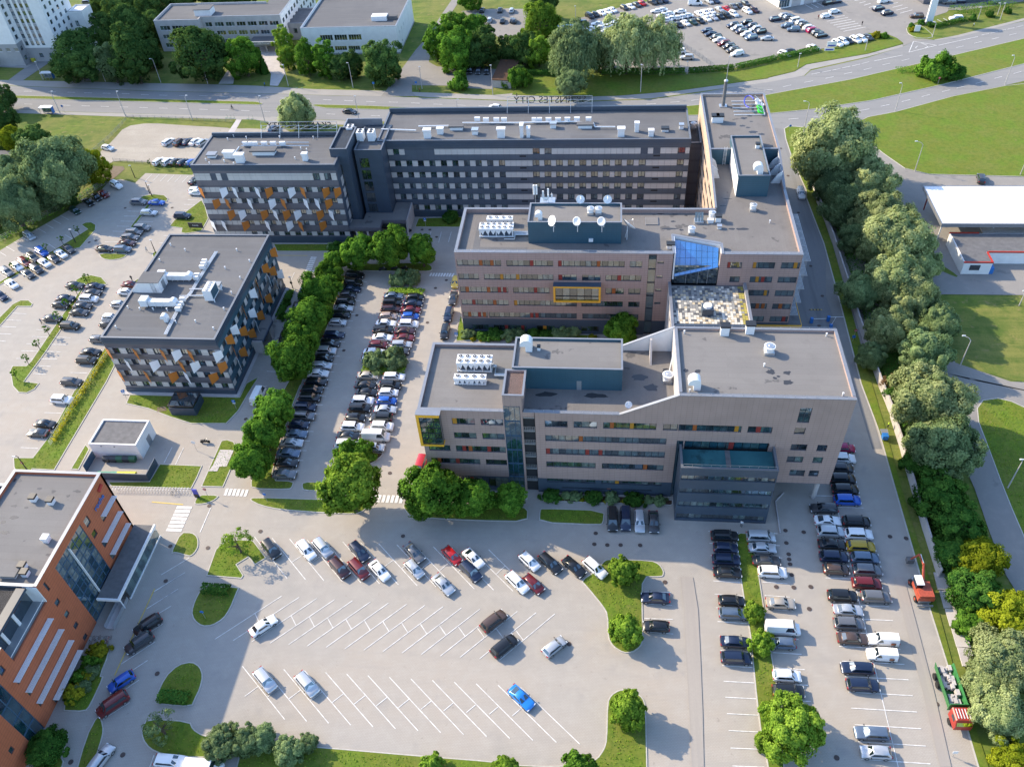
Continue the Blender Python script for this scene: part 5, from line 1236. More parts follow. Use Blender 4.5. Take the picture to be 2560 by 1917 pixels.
facade(T_,'S',ty1,tx1,tx2,0,5.0,[(1.5,3,[(-208,-206.5),(-204,-202.6)])],'render_grey',depth=.35)
sdT=Side('S',ty1)
cols=[(-211.6,-210.3),(-209.3,-208.1),(-207.2,-206.0),(-205.1,-203.9)]
rows=[(z,z+1.55,cols)for z in np.arange(5.9,43,2.65)]
facade(T_,'S',ty1,tx1,tx2,5.0,45,rows,'render_white',depth=.35,win={'pw':1.4})
for z in np.arange(7.5,40,2.65):
 for c0,c1 in cols:box('spandrel',M['render_grey'],T_,c0,c1,ty1-.03,ty1,z,z+1.0)
facade(T_,'E',tx2,ty1+.4,306,0,45,[(z,z+1.5,[(290,291.4),(293.6,295),(297.2,298.6),(300.8,302.2)])for z in np.arange(2,43,2.65)],'render_white',depth=.35,win={'pw':1.4})
box('stair_wing',M['render_white'],T_,tx2,-193.5,302,309,0,12.5);parapet_roof(T_,tx2,-193.5,302,309,12.9,12.4,'red_panel',t=.3,inner='render_white')
for z in(3,7.5):window(T_,Side('S',302),-197.5,-196.3,z,z+2,1,depth=-.03)
box('roof',M['roof_felt'],T_,tx0,tx1,ty0,312,44.4,45);box('roof',M['roof_felt'],T_,tx1,tx2,ty1,306,44.4,45);box('porch_roof',M['concrete_pale'],T_,-232,-222,281.5,284.7,3.2,3.5);box('porch',M['render_grey'],T_,-230,-223,282,284.7,0,3.2)
# dealer halls at the top edge
def hall(label,pts,h,wall,roofm,band=None):
 xs=[p[0]for p in pts];ys=[p[1]for p in pts]
 t=thing('showroom',label,'building',(sum(xs)/len(xs),sum(ys)/len(ys),0))
 b=MB();b.prism(ccw(pts),0,h);wmesh('wall',b,M[wall],t,recalc=False)
 b=MB();b.prism(ccw(inset(ccw(pts),.3)),h+.02,h+.12);wmesh('roof',b,M[roofm],t,recalc=False)
 return t
p1,p2=q('a4',105,80),q('a4',440,18);p0=q('a4',-140,-40)
d1=Vector((p2[0]-p1[0],p2[1]-p1[1])).normalized();n1=Vector((-d1.y,d1.x))
pA=(p1[0]+n1.x*26,p1[1]+n1.y*26);pB=(p2[0]+n1.x*26,p2[1]+n1.y*26)
h1=hall('white car showroom with a blue corner awning at the top edge',[p1,p2,pB,pA],6.5,'render_white','roof_felt')
def along(t0,t1,out,z0,z1,m,nm,t):
 a=Vector(p1)+d1*t0-n1*out;b_=Vector(p1)+d1*t1-n1*out;c_=b_+n1*(out+.0);e_=a+n1*(out+.0)
 b=MB();b.prism(ccw([tuple(a),tuple(b_),tuple(c_),tuple(e_)]),z0,z1,bottom=True);wmesh(nm,b,M[m],t,recalc=False)
for i in range(3):along(4.5+5.2*i,8.2+5.2*i,.06,.1,3.6,'concrete_pale','roller_door',h1)
along(-1.5,4.0,1.6,3.4,4.6,'blue_awning' if 'blue_awning' in M else 'blue_frame','awning',h1)
mat('blue_paint',(0.02,0.16,0.48),.5);along(-1.2,3.8,1.8,4.0,5.2,'blue_paint','awning_band',h1)
for i in range(4):along(-.8+1.1*i,.1+1.1*i,.08,.5,3.0,'glass_mid','shop_window',h1)
p3,p4=q('a4',1335,40),q('a4',1480,10)
h2=hall('dark glass showroom corner at the top edge near the sign tower',[p3,(p3[0]+38,p3[1]+4),(p3[0]+38,p3[1]+25),(p3[0]-6,p3[1]+25)],6,'cladding_shade','roof_felt')
box('shop_window',M['glass_mid'],h2,p3[0]+2,p3[0]+20,p3[1]-.1+.3,p3[1]+.2+.3,.4,4.5)
# sign tower of the dealer: white shaft with a blue head
p=q('a4',1385,200)
sg=thing('sign_tower','white pylon with a blue name box on top beside the car dealer entrance','sign',(p[0],p[1],0))
box('shaft',M['metal_white'],sg,p[0]-1.1,p[0]+1.1,p[1]-.5,p[1]+.5,.1,10.2);mat('sign_blue',(0.05,0.06,0.42),.4)
box('name_box',M['sign_blue'],sg,p[0]-3.0,p[0]+3.4,p[1]-.8,p[1]+.8,10.2,12.2);text('HYUNDAI',1.15,'metal_white',sg,(p[0]+.2,p[1]-.83,10.8),(rad(90),0,0),.03)
box('top_disc',M['metal_white'],sg,p[0]-1.3,p[0]+1.0,p[1]-.5,p[1]+.5,12.2,13.6);box('base',M['render_grey'],sg,p[0]-1.3,p[0]+1.3,p[1]-.7,p[1]+.7,0,.5)
# blue container and shed near the willows, brick shed by the yard
p=q('a3',440,290);c1=thing('container','blue shipping container half hidden behind the willow','container',(p[0],p[1],0),rad(8));
b=MB();b.box(-4,4,-1.3,1.3,0,2.6);b.build('body',M['blue_paint'],c1);b=MB();b.box(-4,4,-1.2,-.1,2.62,2.7);b.build('lid_rail',M['metal_cap'],c1)
g_=thing('garage','old flat-roofed garage with graffiti at the back of the yard','shed',(*q('a2',2125,720),0))
gp=[q('a2',2042,757),q('a2',2200,765),q('a3',60,590),q('a2',2120,585)]
b=MB();b.prism(ccw(gp),0,2.6);wmesh('wall',b,M['concrete_pale'],g_,recalc=False);b=MB();b.prism(ccw(inset(ccw(gp),-.25)),2.6,2.8,bottom=True);wmesh('roof',b,M['mulch'],g_,recalc=False)
# --- fuel-station canopy and kiosk
cnp=thing('canopy','large white flat canopy on slim posts in the asphalt yard','canopy',(100,182,0))
box('roof',M['metal_white'],cnp,79.2,135,174.3,190.6,5.4,5.75)
for bb in((79.0,135,174.0,174.3),(79.0,135,190.6,190.9),(79.0,79.2,174.3,190.6)):box('fascia',M['metal_cap'],cnp,*bb,4.9,5.8)
r_=MB()
for x in np.arange(79.6,135,.8):r_.box(x,x+.12,174.35,190.55,5.75,5.8)
o=wmesh('roof_ribs',r_,M['metal_white'],cnp,recalc=False)
for x in(80.2,92,104,116):
 for y in(176.4,189.0):box('post',M['metal_white' if y<180 else 'red_panel'],cnp,x-.12,x+.12,y-.12,y+.12,0,4.95)
ki=thing('kiosk','white flat-roofed kiosk with a red roof edge beside the canopy','building',(90,168,0))
kp=[(81.5,162.3),(87.6,162.3),(87.6,166.4),(110,166.4),(110,174.0),(81.5,174.0)]
b=MB();b.prism(kp,0,3.2);wmesh('wall',b,M['render_white'],ki,recalc=False);b=MB();b.prism(inset(kp,.25),3.22,3.3);wmesh('roof',b,M['soot_slab'],ki,recalc=False)
mat('red_paint',(0.42,0.035,0.02),.5)
for(x0,x1,y0,y1)in((81.4,87.7,162.2,162.45),(87.45,87.7,162.5,166.3),(87.75,110,166.25,166.5),(81.4,88,173.85,174.1)):box('roof_edge',M['red_paint'],ki,x0,x1,y0,y1,3.15,3.5)
box('window',M['glass_dark'],ki,83,85.2,162.22,162.3,1.2,2.6);box('low_roof',M['galvanised'],ki,89,107,174.2,178.0,3.0,3.2);box('blue_cabinet',M['blue_paint'],ki,87.65,88.5,162.4,164.4,0,1.7)
# --- concrete wall on the right
WL=thing('boundary_wall','long concrete panel wall along the grass verge on the right','wall',(55,120,0))
wp=[('a4',330,1455),('a4',400,1656),('b4',400,40),('b4',480,230),('b4',560,450),('b4',660,770),('b4',760,1100),('b4',860,1400),('b4',950,1656),('c4',1030,200),('c4',1130,520),('c4',1230,880),('c4',1330,1230),('c4',1440,1580)]
WP=[q(*p)for p in wp]
def walk(P,step):
 out=[];rem=0
 for a,b_ in zip(P[:-1],P[1:]):
  a,b_=Vector(a),Vector(b_);L_=(b_-a).length;d=(b_-a)/L_;t=rem
  while t<L_:out.append((a+d*t,d));t+=step
  rem=t-L_
 return out
wb=MB();wb.box(0,2.96,-.1,.1,0,2.15);wb.box(0,2.96,-.14,.14,2.15,2.25)
wme=bpy.data.meshes.new('wall_panel');wme.from_pydata(wb.v,[],wb.f);wme.materials.append(M['concrete_pale'])
for p,d in walk(WP,3.0):
 o=link('panel',wme,WL,(p.x-55,p.y-120,0));o.rotation_euler=(random.uniform(-.02,.02),0,math.atan2(d.y,d.x))
# fallen slabs further on
WF=thing('fallen_wall','tumbled concrete wall panels lying along the verge near the excavator','wall',(*q('d4',1600,400),0))
fl=bpy.data.meshes.new('slab');fb=MB();fb.box(0,3.1,-1.0,1.0,0,.2);fl.from_pydata(fb.v,[],fb.f);fl.materials.append(M['concrete_pale'])
for p,d in walk([q('d4',1480,-10),q('d4',1560,240),q('d4',1640,480),q('d4',1705,700)],3.3):
 w0=world_loc(WF);o=link('slab',fl,WF,(p.x-w0.x,p.y-w0.y,.15));o.rotation_euler=(random.uniform(-.12,.12),random.uniform(-.05,.05),math.atan2(d.y,d.x)+random.uniform(-.05,.05))
# low mesh fences
def fence(label,pts,h=1.1,step=2.5,post='steel_grey',panel=True,cat='fence'):
 P=[q(*p)for p in pts]
 t=thing('mesh_fence',label,cat,(*P[0],0));w0=world_loc(t)
 pb=MB();pb.box(-.04,.04,-.04,.04,0,h);pm_=bpy.data.meshes.new('post');pm_.from_pydata(pb.v,[],pb.f);pm_.materials.append(M[post])
 rb=MB()
 for z in np.linspace(.15,h-.05,4):rb.box(0,step,-.012,.012,z,z+.03)
 for x in np.arange(0,step,.3):rb.box(x,x+.02,-.01,.01,.1,h-.03)
 rm_=bpy.data.meshes.new('mesh_panel');rm_.from_pydata(rb.v,[],rb.f);rm_.materials.append(M[post])
 for p,d in walk(P,step):
  o=link('post',pm_,t,(p.x-w0.x,p.y-w0.y,0))
  if panel:o=link('mesh_panel',rm_,t,(p.x-w0.x,p.y-w0.y,0));o.rotation_euler=(0,0,math.atan2(d.y,d.x))
 return t
fence('low wire fence along the avenue side of the gravel car park',[('a1',1095,1018),('a1',1500,1030),('a1',1980,1055)])
fence('low wire fence between the meadow and the gravel car park',[('a1',1090,1040),('a1',950,1190),('a1',810,1310)])
fence('wire fence at the front edge of the gravel car park',[('a1',980,1390),('a1',1200,1410),('a1',1640,1440)])
fence('grey wire fence between the left trees and the car park',[('a1',940,1570),('b1',700,60),('b1',400,215),('b1',0,430)],h=1.6,post='concrete_pale')
fence('green trellis fence on the lawn left of the white hut',[('b1',945,1395),('c1',760,0),('c1',620,215),('c1',455,500)],h=1.3,post='galvanised')
fence('leaning mesh fence inside the dealer yard',[('a3',1410,365),('a3',1600,490),('a3',1740,595)],h=1.8)
# red brick shed bottom-left of the trees
p=q('b1',-120,300);rs=thing('brick_shed','small red brick shed under the trees at the left edge','shed',(p[0],p[1],0));
b=MB();b.box(-4,4,-3,3,0,3);b.build('wall',mat('red_brick',(.22,.06,.04),.8,var=.3,scale=3),rs);b=MB();b.box(-4.3,4.3,-3.3,3.3,3,3.2);b.build('roof',M['roof_felt'],rs)
p=q('a1',60,1400);rs=thing('lean_to_shed','small shed with a pale roof half hidden in the left trees','shed',(p[0],p[1],0));
b=MB();b.box(-4,4,-2,2,0,2.5);b.build('wall',M['render_grey'],rs);b=MB();b.box(-4.3,4.3,-2.3,2.3,2.5,2.7);b.build('roof',M['roof_felt'],rs)
# --- vegetation
def leaf_object(name,P,N,size,tint,m,up=None,elong=1.0,jitter=.35,seed=0):
 """n leaf-clump quads at P facing roughly N"""
 r=np.random.default_rng(seed);n=len(P)
 Nn=N+r.normal(0,jitter,(n,3));Nn/=np.linalg.norm(Nn,axis=1)[:,None]
 a=r.normal(0,1,(n,3))
 if up is not None:a=np.tile(np.array(up,float),(n,1))+r.normal(0,.25,(n,3))
 U=a-(a*Nn).sum(1)[:,None]*Nn;U/=np.linalg.norm(U,axis=1)[:,None]+1e-9
 V=np.cross(Nn,U)
 s=size*r.uniform(.6,1.35,n)[:,None]
 U=U*s*elong;V=V*s
 co=np.empty((n,4,3));co[:,3]=P-U*.5-V*.3;co[:,2]=P-U*.1+V*.5;co[:,1]=P+U*.55+V*.25;co[:,0]=P+U*.2-V*.5
 me=bpy.data.meshes.new(name)
 me.vertices.add(n*4);me.vertices.foreach_set('co',co.reshape(-1).astype(np.float32))
 me.loops.add(n*4);me.loops.foreach_set('vertex_index',np.arange(n*4,dtype=np.int32))
 me.polygons.add(n);me.polygons.foreach_set('loop_start',np.arange(0,n*4,4,dtype=np.int32))
 me.update(calc_edges=True)
 me.polygons.foreach_set('use_smooth',[True]*n)
 at_=me.attributes.new('tint','FLOAT','POINT');at_.data.foreach_set('value',np.repeat(np.clip(tint,0,1),4).astype(np.float32))
 nn=np.repeat(N/(np.linalg.norm(N,axis=1)[:,None]+1e-9)*.75+Nn*.35,4,axis=0);nn/=np.linalg.norm(nn,axis=1)[:,None]
 me.normals_split_custom_set_from_vertices([tuple(x)for x in nn])
 me.materials.append(m)
 return me
def sph(r,n):v=r.normal(0,1,(n,3));return v/np.linalg.norm(v,axis=1)[:,None]
def crown_round(seed,n,lobes=26,aspect=.95,lr=(.3,.45),leaf=.075,low=-.75,rough=.12,gap=0.0,sub=5):
 r=np.random.default_rng(seed)
 c=sph(r,lobes*3);c=c[c[:,2]>low][:lobes]
 c=c*r.uniform(.46,.92,(len(c),1));c[:,2]*=aspect
 R=r.uniform(*lr,len(c))
 # second level of small clumps on each lobe
 pts,nor,tin=[],[],[]
 per=n//(len(c)*sub)
 for i in range(len(c)):
  lt=r.uniform(-.16,.16)
  for k in range(sub):
   d=sph(r,1)[0];d=d+c[i]*.9;d/=np.linalg.norm(d)
   cc=c[i]+d*R[i]*.62;rr=R[i]*r.uniform(.34,.62)
   v=sph(r,per);v=v+d*.55;v/=np.linalg.norm(v,axis=1)[:,None]
   p=cc+v*rr*r.uniform(.55,1.08,(per,1))
   pts.append(p);nor.append(v*.7+c[i]/np.linalg.norm(c[i])*.5);tin.append(np.clip(.45+lt+r.normal(0,.16,per)+r.uniform(-.12,.12),0,1))
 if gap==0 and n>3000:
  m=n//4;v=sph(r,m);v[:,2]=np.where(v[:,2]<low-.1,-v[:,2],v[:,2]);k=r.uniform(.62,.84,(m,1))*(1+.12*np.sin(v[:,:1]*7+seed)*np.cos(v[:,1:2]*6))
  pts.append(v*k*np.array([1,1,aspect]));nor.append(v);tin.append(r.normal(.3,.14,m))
 P,N,Tt=np.concatenate(pts),np.concatenate(nor),np.concatenate(tin)
 if gap>0:
  k=r.random(len(P))>gap;P,N,Tt=P[k],N[k],Tt[k]
 return P,N,Tt
def crown_willow(seed,n,leaf=.05,lobes=30,aspect=1.0):
 r=np.random.default_rng(seed)
 P0,N0,T0=crown_round(seed,int(n*.45),lobes=lobes,aspect=aspect*.85,lr=(.2,.34),low=-.35)
 P0[:,2]+=.12
 ns=int(n*.55/26);P,N,T=[P0],[N0],[T0]
 for i in range(ns):
  d=sph(r,1)[0];d[2]=abs(d[2])*.9-.12
  b=d*np.array([1,1,aspect])*r.uniform(.68,.98)
  L=r.uniform(.25,.75)*(1.0-.4*max(0,d[2]));t=r.random(26)
  h=np.array([d[0],d[1],0])
  p=b+h*.10*np.sin(t*1.5)[:,None]-np.array([0,0,1])*(t*L)[:,None]+r.normal(0,.026,(26,3))
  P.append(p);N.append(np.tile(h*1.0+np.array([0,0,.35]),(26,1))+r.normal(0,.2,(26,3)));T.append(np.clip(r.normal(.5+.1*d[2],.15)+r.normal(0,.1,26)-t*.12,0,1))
 return np.concatenate(P),np.concatenate(N),np.concatenate(T)
CR_={}
def crown_mesh(kind,var,matname):
 k=(kind,var,matname)
 if k in CR_:return CR_[k]
 kk=(kind,var)
 sd=abs(hash_(kind))*7+var*13
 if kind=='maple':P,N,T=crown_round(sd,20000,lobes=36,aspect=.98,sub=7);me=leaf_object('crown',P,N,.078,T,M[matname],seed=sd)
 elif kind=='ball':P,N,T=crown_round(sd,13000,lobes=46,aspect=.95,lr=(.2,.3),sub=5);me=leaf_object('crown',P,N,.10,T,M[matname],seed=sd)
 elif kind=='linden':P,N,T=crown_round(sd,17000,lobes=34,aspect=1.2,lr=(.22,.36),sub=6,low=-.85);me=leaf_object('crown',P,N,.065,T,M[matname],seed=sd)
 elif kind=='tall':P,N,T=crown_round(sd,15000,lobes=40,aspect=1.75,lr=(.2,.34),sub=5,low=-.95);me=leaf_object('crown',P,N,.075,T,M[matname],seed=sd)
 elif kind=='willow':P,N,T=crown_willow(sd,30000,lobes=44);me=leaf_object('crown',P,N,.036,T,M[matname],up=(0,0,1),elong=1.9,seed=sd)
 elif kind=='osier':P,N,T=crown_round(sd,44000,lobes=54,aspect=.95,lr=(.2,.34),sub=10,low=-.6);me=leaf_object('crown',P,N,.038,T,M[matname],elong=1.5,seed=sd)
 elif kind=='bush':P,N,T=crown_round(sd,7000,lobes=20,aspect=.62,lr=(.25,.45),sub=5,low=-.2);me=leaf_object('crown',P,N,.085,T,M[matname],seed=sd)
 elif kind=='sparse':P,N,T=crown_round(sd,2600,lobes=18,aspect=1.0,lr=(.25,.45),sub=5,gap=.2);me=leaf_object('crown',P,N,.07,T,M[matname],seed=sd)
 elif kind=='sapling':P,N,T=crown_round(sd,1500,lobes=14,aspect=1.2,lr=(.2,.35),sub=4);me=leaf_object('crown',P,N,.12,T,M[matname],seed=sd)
 elif kind=='cone':
  r=np.random.default_rng(sd);n=7000;z=r.random(n)**1.3*4.4;a=r.uniform(0,6.283,n);rr=(1-(z/4.6)**1.7)*(.85+.15*np.sin(a*5+z*3))*r.uniform(.7,1.05,n)
  P=np.stack([rr*np.cos(a),rr*np.sin(a),z-2.2],1);N=np.stack([np.cos(a),np.sin(a),.4+0*a],1);me=leaf_object('crown',P,N,.16,r.normal(.4,.15,n),M[matname],up=(0,0,1),elong=1.4,seed=sd)
 CR_[k]=me
 return me
def hash_(s):
 h=7
 for ch in s:h=(h*31+ord(ch))%1009
 return h
TR={}
def trunk_mesh(kind,var,m):
 k=(kind,var,m)
 if k in TR:return TR[k]
 r=random.Random(hash_(kind)+var*5)
 b=MB();H_=1.0
 # unit crown radius: trunk from base (-hc) up to the crown's heart, with limbs
 hc=HC[kind][0]
 b.cyl((0,0,-hc),(0,0,-hc*.45),.10,.075,n=8);b.cyl((0,0,-hc*.45),(.02,.01,.1),.075,.045,n=8)
 for i in range(7):
  a=r.uniform(0,6.28);e=r.uniform(.35,.75);z=-hc*r.uniform(.25,.5)
  x,y=math.cos(a)*e,math.sin(a)*e;zz=z+e*r.uniform(.6,1.2)
  b.cyl((0,0,z),(x*.5,y*.5,z+(zz-z)*.55),.045,.032,n=6);b.cyl((x*.5,y*.5,z+(zz-z)*.55),(x,y,zz),.032,.012,n=6)
  for j in range(2):
   b.cyl((x*.5,y*.5,z+(zz-z)*.55),(x*.6+r.uniform(-.2,.2),y*.6+r.uniform(-.2,.2),zz+r.uniform(0,.25)),.022,.008,n=5)
 me=bpy.data.meshes.new('trunk');me.from_pydata(b.v,[],b.f);me.materials.append(M[m]);me.update();TR[k]=me
 return me
#         centre height and vertical half size in crown radii, foliage leaf
HC={'maple':(1.45,.98),'ball':(1.15,1.0),'linden':(1.2,1.2),'tall':(1.75,1.75),'willow':(1.25,1.0),'osier':(1.0,.95),'bush':(.35,.6),'sparse':(1.1,1.0),'sapling':(3.0,1.2),'cone':(2.2,2.2)}
NAME={'maple':'leafy_tree','ball':'round_tree','linden':'leafy_tree','tall':'leafy_tree','willow':'willow_tree','osier':'willow_tree','bush':'shrub','sparse':'small_tree','sapling':'young_tree','cone':'conifer'}
_tc=[0]
def tree(kind,s,u,v,wid,matname,label,group=None,squash=1.0,cat=None):
 """crown centre and width surveyed on the photo; the ground point follows from the crown's height"""
 px,py=(int(s[1])-1)*640+u/3.45,OY[s[0]]+v/3.45
 rr=wid/3.45/2
 d=ray(px,py);z=4.0
 for _ in range(6):
  x,y=at(px,py,z);depth=(Vector((x,y,z))-CP).dot(CF)
  R=rr*depth/FPX;z=R*HC[kind][0]*squash
 _tc[0]+=1;var=_tc[0]%3
 t=thing(NAME[kind],label,cat or('shrub' if kind=='bush' else 'tree'),(x,y,0),(_tc[0]*2.39)%6.28,group)
 cr=link('crown',crown_mesh(kind,var,matname),t,(0,0,z));k={'ball':1.2,'maple':1.09,'osier':1.07}.get(kind,1.13);cr.scale=(R*k,R*k,R*k*squash)
 if kind!='bush':
  tr=link('trunk',trunk_mesh(kind,var,'birch_bark' if matname=='leaf_birch' else 'wood_bark'),t,(0,0,z));tr.scale=(R,R,R*squash)
 return t
G_,W_,WD,LM,DK,YL='leaf_green','leaf_willow','leaf_willow_dark','leaf_lime','leaf_dark','leaf_yellow'
row1='trees in the strip left of the car rows'
for a in[('b2',685,590,165,'slim bright tree at the far end of the strip by the crossing'),('b2',625,715,190,'leafy tree, second from the far end of the strip'),('b2',545,860,290,'broad tree, third from the far end of the strip'),('b2',455,1085,325,'broad tree, fourth from the far end of the strip'),
('b2',395,1270,270,'darker tree squeezed between two broad ones in the strip'),('b2',310,1430,345,'broad bright tree beside the white van in the strip'),('c2',150,215,300,'tree nearest the parked white van, casting shade on its bonnet'),('c2',70,430,290,'bright tree, second from the near end of the strip'),('c1',2165,660,300,'brightest tree at the near end of the strip')]:
 tree('maple',*a[:4],G_,a[4],row1)
tree('maple','c2',800,885,470,LM,'large light green tree on the lawn corner beside the zebra crossing')
for a in[('c2',1520,925,430,'biggest of the three trees below the yellow corner window'),('c2',1865,975,310,'middle tree of the three in front of the nearest brown office'),('c2',2200,1000,250,'smallest tree of the three, beside the fire stair path')]:tree('maple',*a[:4],G_,a[4],'trees in front of the nearest brown office')
for a in[('b2',885,510,245,'round tree on the left of the three at the entrance island'),('b2',1155,475,300,'tallest tree of the three at the entrance island'),('b2',1430,505,225,'round tree on the right of the three at the entrance island')]:tree('maple',*a[:4],G_,a[4],'trees on the entrance island',squash=1.05)
tree('maple','b3',940,1190,240,G_,'bright green tree between the two brown offices');tree('bush','b3',965,1260,190,YL,'yellow-green bush between the two brown offices')
tree('ball','c3',955,1610,225,LM,'round clipped tree on the upper part of the L-shaped island','round trees on the parking islands');tree('ball','d3',985,475,250,LM,'round clipped tree at the tip of the L-shaped island','round trees on the parking islands')
tree('ball','d3',1000,1170,275,LM,'round clipped tree on the lower parking island','round trees on the parking islands',squash=1.1);tree('ball','d2',1510,1645,185,LM,'small round tree cut by the bottom edge, left of centre','round trees on the parking islands')
tree('ball','d2',2150,1660,190,LM,'small round tree cut by the bottom edge near the centre','round trees on the parking islands');tree('ball','d3',590,1700,290,G_,'wide round tree cut by the bottom edge beside the lower island','round trees on the parking islands')
for a in[('d1',1900,1450,290,'leftmost grey-green tree on the bottom lawn'),('d1',2110,1430,260,'second grey-green tree from the left on the bottom lawn'),('d2',60,1400,230,'tallest grey-green tree in the middle of the bottom group'),('d2',280,1520,250,'low grey-green tree in the right half of the bottom group'),('d2',440,1450,165,'rightmost grey-green tree of the bottom group')]:tree('linden',*a[:4],WD,a[4],'grey-green trees on the bottom lawn',squash=.75)
for a in[('d3',2090,325,175,'feathery shrub between the parked cars on the long strip'),('d3',2150,600,200,'pale feathery shrub beside the dark saloons on the long strip'),('d3',2200,1170,150,'feathery shrub half hidden behind the near tree on the long strip'),('d3',2170,1440,170,'lowest feathery shrub on the long strip')]:tree('bush',*a[:4],LM,a[4],'feathery shrubs on the long strip',squash=1.5)
tree('linden','d4',215,1330,500,LM,'large light tree at the near end of the long strip',squash=.8)
tree('sparse','c1',2040,1370,250,LM,'thin half-bare young tree on the notched island');tree('sparse','d1',1380,1310,250,WD,'small bare-looking tree on the bottom left island')
# right-hand belt of willows
wb_='willows along the right-hand wall'
for a in[('osier','a4',605,1280,660,W_,'big silver willow at the far end of the belt, next to the junction'),('osier','a4',890,1580,390,W_,'silver willow just behind the farthest one'),('osier','a4',560,1610,330,WD,'dark willow on the wall side below the farthest one'),
('osier','b4',660,110,380,WD,'dark willow on the wall side opposite the canopy'),('osier','b4',970,240,470,W_,'bright willow level with the canopy corner'),('osier','b4',760,400,290,WD,'dark willow against the wall beside the plant room roof'),('osier','b4',1270,330,200,WD,'small willow leaning out towards the canopy'),
('osier','b4',1080,440,560,W_,'bright broad willow opposite the white kiosk'),('osier','b4',1310,640,330,W_,'silver willow crown nearest the kiosk drive'),('osier','b4',1050,770,480,W_,'pale willow in the middle of the belt'),('osier','b4',800,860,330,WD,'dark willow overhanging the wall above the gate'),
('osier','b4',1250,900,430,W_,'silver willow right of the middle of the belt'),('osier','b4',1060,1200,400,W_,'yellowish willow level with the no-entry sign'),('osier','b4',1470,1130,330,WD,'grey willow on the road side of the belt'),('osier','b4',1360,1380,420,WD,'dull willow above the bend in the back road'),
('osier','b4',900,1420,240,WD,'small dark willow leaning over the wall'),('osier','c4',1400,170,640,W_,'broad pale willow above the dark undergrowth'),('osier','c4',1520,540,560,WD,'grey-green willow that ends the upper belt')]:tree(*a[:5],a[5],a[6],wb_)
for a in[('linden','c4',1480,950,420,'leaf_hedge','dark thicket tree just below the grey willow'),('linden','c4',1640,1200,400,'leaf_hedge','dark thicket tree beside the bare wall'),('linden','c4',1600,1480,330,'leaf_hedge','dark thicket tree behind the excavator'),('linden','d4',1800,160,430,'leaf_hedge','dark green tree left of the yellow one'),
('linden','d4',1760,420,260,'leaf_green','green tree between the fallen slabs and the yellow tree'),('linden','c4',1300,700,250,'leaf_hedge','narrow dark shrub tree against the wall'),('linden','c4',1080,80,150,'leaf_hedge','dark shrub tree in the gap of the willow belt')]:tree(*a[:6],a[6],'dark thicket behind the wall',squash=.7)
tree('sparse','c4',1060,10,170,'leaf_brown','bare brownish tree in the gap of the willow belt')
tree('linden','c4',1840,1500,400,YL,'yellow-green tree beside the back road',squash=.8);tree('linden','d4',2060,340,430,YL,'bright yellow-green tree above the nearest willow',squash=.8)
tree('osier','d4',2050,760,560,W_,'large silver willow hanging over the tipper truck','willows beside the tipper truck');tree('osier','d4',2010,1190,460,W_,'silver willow below the truck cab','willows beside the tipper truck');tree('osier','d4',1880,960,380,W_,'silver willow crown touching the truck load','willows beside the tipper truck')
tree('linden','d4',2110,1590,330,YL,'yellow-green shrub tree in the bottom right corner',squash=.7)
# north side of the avenue
n_='trees in front of the school and tower'
for a in[('linden','a1',660,480,430,DK,'broad dark tree in front of the white tower',.8),('tall','a1',1130,470,330,DK,'tall dark tree between the tower and the school',.9),('tall','a1',960,560,230,WD,'grey-green tree left of the school corner',.8),('linden','a1',1110,250,330,DK,'dark tree behind the tall ones near the tower',1),
('linden','a1',930,280,260,DK,'dark tree next to the tower porch',1),('linden','a1',1290,470,200,DK,'dark tree at the corner of the school lawn',1),('linden','a1',1710,470,440,DK,'large round dark tree in front of the long school',.85),('linden','a1',2100,500,270,G_,'tree left of the school entrance path',1),
('tall','a2',240,380,170,LM,'light birch right of the school entrance path',.9),('tall','a2',260,500,150,LM,'yellowish birch nearest the entrance steps',.8),('tall','a2',430,500,200,G_,'tall birch, second in the row before the sports hall',.9),('tall','a2',590,520,205,G_,'tall birch, third in the row before the sports hall',.85),
('tall','a2',730,580,190,DK,'dark birch, fourth in the row before the sports hall',.7),('tall','a2',840,560,180,DK,'dark birch, fifth in the row before the sports hall',.75),('linden','a2',1095,540,310,DK,'rounded tree at the right corner of the sports hall',.95)]:tree(*a[:6],a[6],n_,squash=a[7])
g2='trees between the side street and the small car park'
for a in[('tall','a2',1545,370,190,G_,'slim tree on the side street edge of the clump',1),('linden','a2',1700,280,260,G_,'pointed tree at the back left of the clump',1),('linden','a2',1720,440,300,G_,'front left tree of the clump beside the side street',1),('linden','a2',1880,280,250,G_,'back right tree of the clump',1),('linden','a2',1960,400,260,DK,'front right dark tree of the clump',1),('linden','a2',1850,470,230,DK,'low dark tree in the middle of the clump',.9)]:tree(*a[:6],a[6],g2,squash=a[7])
tree('bush','a2',1760,730,160,G_,'single shrub on the verge by the side yard',squash=1.3)
tree('osier','a2',335,980,300,W_,'silver willow standing behind the flagged block beside the avenue',squash=1.0)
for a in[('cone','a2',10,560,60,'leaf_hedge','left one of two slim conifers at the school steps'),('cone','a2',60,560,70,'leaf_hedge','right one of two slim conifers at the school steps')]:tree(*a[:6],a[6],'conifers at the school steps')
tree('linden','a2',2180,430,190,DK,'dark tree above the garage roof');tree('linden','a3',100,430,230,DK,'dark tree left of the light ones by the hedge');tree('linden','a3',240,200,290,LM,'light green tree beyond the container');tree('linden','a3',235,450,210,LM,'light young tree with a visible trunk on the verge')
tree('willow','a3',550,440,400,WD,'green weeping willow on the verge by the avenue');tree('willow','a3',1000,370,430,W_,'left crown of the big pale weeping willow');tree('willow','a3',1240,400,380,W_,'right crown of the big pale weeping willow');tree('linden','a3',790,470,220,DK,'dark tree between the two weeping willows')
